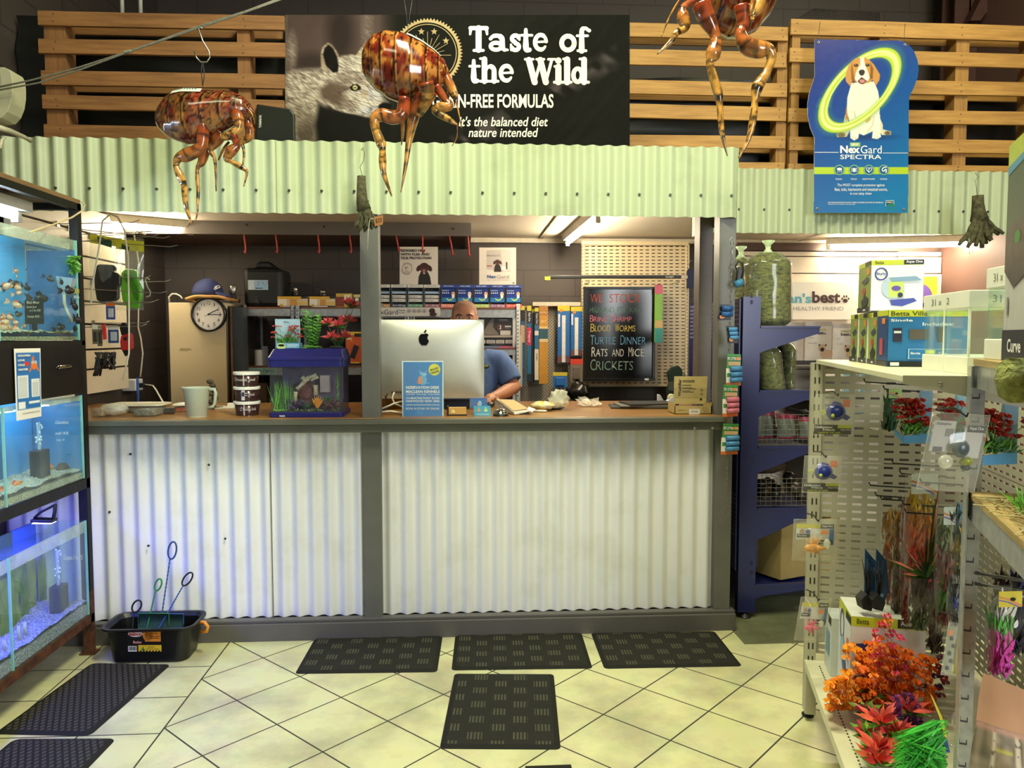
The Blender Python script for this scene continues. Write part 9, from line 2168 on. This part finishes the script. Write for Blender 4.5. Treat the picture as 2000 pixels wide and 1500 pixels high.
t=thing('plastic_plant','pink and orange stemmed plastic plant rising in front of the low betta carton','plastic plant',spx(1760,1390));mb=MB();PK=(M('#d8305f',.4,var=.2),M('#e2526a',.4,var=.2),M('#e0582c',.4,var=.2));b0=spx(1755,1385)
for i in range(42):
 q=P(rr.uniform(1700,1770),rr.uniform(1202,1330),2.36+rr.uniform(-.04,.05));mb.mat(PK[2])
 if i%3==0:mb.tube([b0,b0.lerp(q,.6)+V((.01,0,0)),q],.001,4)
 rosette(mb,q,.016,5,.2,.009,rr,PK if i%3 else(OR_[0],))
mb.build('stems',t)
def starplant(label,base,heads,mats,r_=.07):
 t=thing('plastic_plant',label,'plastic plant',spx(*base));b0=spx(*base)+V((0,0,.004))
 for hx_,hy_,Y in heads:
  h=P(hx_,hy_,Y);mb=MB();mb.mat(GRNL);mb.tube([b0,b0.lerp(h,.5),h],.002,5);rosette(mb,h,r_*.8,8,.3,.008,rr,(GRNL,GRNL2));rosette(mb,h+V((0,0,.008)),r_,9,.45,.010,rr,mats);rosette(mb,h+V((0,-.005,.014)),r_*.7,6,.9,.009,rr,mats);mb.build('star_head',t)
CO=(M('#e0533f',.4,var=.2),M('#ea6a4f',.4,var=.2),M('#c93f45',.4,var=.2))
starplant('coral star-headed plastic plant between the orange plant and the green grass',(1730,1450),((1718,1415,2.22),(1770,1392,2.30),(1752,1436,2.2)),CO,.085)
starplant('red and green star-headed plastic plant low at the shelf front',(1740,1500),((1714,1468,2.12),(1712,1492,2.08),(1746,1478,2.14)),CO,.075)
starplant('lime and red star-headed plastic plant between the coral star heads',(1738,1470),((1690,1440,2.2),(1700,1486,2.12)),(GRNL2,M('#8faf3f',.4,var=.2),CO[2]),.06)
starplant('green tipped maroon plastic plant behind the coral star plant',(1720,1430),((1700,1362,2.38),(1690,1395,2.32)),(M('#7d9f3f',.4,var=.2),M('#7a2438',.4,var=.2)),.06)
t=thing('plastic_plant','violet spiked plastic plant on the bottom shelf behind the green grass','plastic plant',spx(1790,1430));mb=MB();VI=(M('#7a2f72',.45,var=.3),M('#93406a',.45,var=.3),M('#5a2a6a',.45,var=.3))
for x in(1738,1752,1766,1780,1792):
 for k in range(15):q=P(x+rr.uniform(-2,2),1342+abs(x-1768)*.9+(x*7%13)+k*4.8,2.26+(x%3)*.03);rosette(mb,q,.011+.014*min(1,k/7),6,.5,.0045,rr,VI)
mb.build('spikes',t)
t=thing('plastic_plant','dark red and purple plastic plant in the shelf shadow behind the others','plastic plant',spx(1800,1380));mb=MB();DP=(M('#6d1f30',.5,var=.3),M('#3a1f4a',.5,var=.3),M('#a82a20',.5,var=.3))
for i in range(46):q=P(rr.uniform(1770,1850),rr.uniform(1255,1370),2.45+rr.uniform(-.05,.1));rosette(mb,q,.018,6,.3,.008,rr,(DP[i%3],))
mb.build('leaves',t)
t=thing('grass_pack','bright green plastic grass clump on a yellow edged card at the shelf front','plastic plant',spx(1810,1500));mb=MB();GG=(M('#2f9a2c',.4,var=.3),M('#49b83a',.4,var=.2),M('#22801f',.45,var=.3))
for i in range(520):
 b0=P(rr.uniform(1820,1852),1405+rr.random()*110,2.02+rr.uniform(-.05,.05));e0=P(1738+rr.random()*40+(0 if i%3 else 30),1420+(b0.z*0)+rr.random()*90,1.97+rr.uniform(-.06,.06));mid_=b0.lerp(e0,.5)+V((0,0,.02));mb.mat(GG[i%3]);leaf(mb,b0,e0,.0026,.012,5)
mb.build('blades',t)
mb=MB(M('#d9c32a',.45));mb.prism([P(x,y,2.0)for x,y in((1817,1354),(1822,1362),(1840,1400),(1850,1440),(1844,1440),(1836,1405))],(0,.003,0));mb.mat(M('#1f4f8f',.45));mb.prism([P(x,y,2.003)for x,y in((1817,1356),(1840,1402),(1856,1470),(1850,1470),(1836,1410))],(0,.003,0));mb.build('header_card',t)
blister('flat pack of black and yellow silhouettes with an orange dot before the upright',1846,1215,1880,1318,1.86,8,lambda mb,g,k:(mb.mat(M('#2a2c26',.5)),[mb.ell(g(.3+.15*(i%2),.3+.14*i),k*.1,.004,k*.14,10,6)for i in range(5)],mb.mat(M('#b9b03a',.4)),mb.tube([g(.75,.1),g(.7,.5),g(.8,.95)],.006,6)),[('#8f927c',.06,.08,.6,.95),('#e8782c',0,.2,.2,.13,.06,12)])
for i,(pts,Y,lab)in enumerate((([(1880,1150),(1884,1146),(1888,1150),(1892,1190),(1876,1200),(1872,1206)],1.85,'bent pale wire hook hanging on the galvanised upright'),([(1884,1392),(1872,1388),(1862,1396),(1860,1410),(1874,1440),(1876,1452),(1866,1460),(1856,1456)],1.8,'large bent steel hook low by the green grass clump'))):
 mb=MB(STEEL);mb.tube([P(x,y,Y)for x,y in pts],.003,8);o=mb.build('s_hook');tag(o,lab,'hook')
t=thing('paper_sack','brown topped paper sack printed with a pale forest at the picture corner','sack',P(1960,1600,1.35));YQ=1.35
sk=lambda u,v:(lambda q:q+V((0,-.03*math.sin(PI*u)*min(1,v*2)+.006*noise.noise(V((u*5,v*4,3))),0)))(quad(P(1921,1314,YQ),P(2060,1372,YQ),P(2080,1640,YQ),P(1868,1640,YQ))(u,v))
mb=MB(M('#b98a66',.7,var=.1,scale=6));mb.sheet(sk,16,8,0,1,0,.30);mb.sheet(lambda u,v:sk(u,v)+V((.05*min(1,v*3),.06*min(1,v*3),0)),8,6);mb.build('paper_top',t)
cv=Cv(0,.28,1,1,90,90,'#8a7a62');nn=cv.nz(.05,.12,3);cv.put(nn-.3,'#2f2f22',1.2);cv.put(cv.nz(.1,.05,8)-.5,'#b9a98a',1.0)
for x,w in((.18,.03),(.42,.06),(.63,.025),(.80,.04),(.97,.05)):cv.rect(x-w/2,.3,x+w/2,1,'#c9baa2',.02);cv.put((np.abs(cv.X-x)<w/2)*(cv.nz(.03,.02,5)>.66),'#4a4036',.7)
cv.rect(.2,.40,.36,.415,'#c9c23a',.02,.8);cv.rect(0,.28,1,.31,'#c48a78',.03,.8)
cv.mesh('forest_print',lambda u,v:sk(u,v)+V((0,-.001,0)),t,printmat(.35))
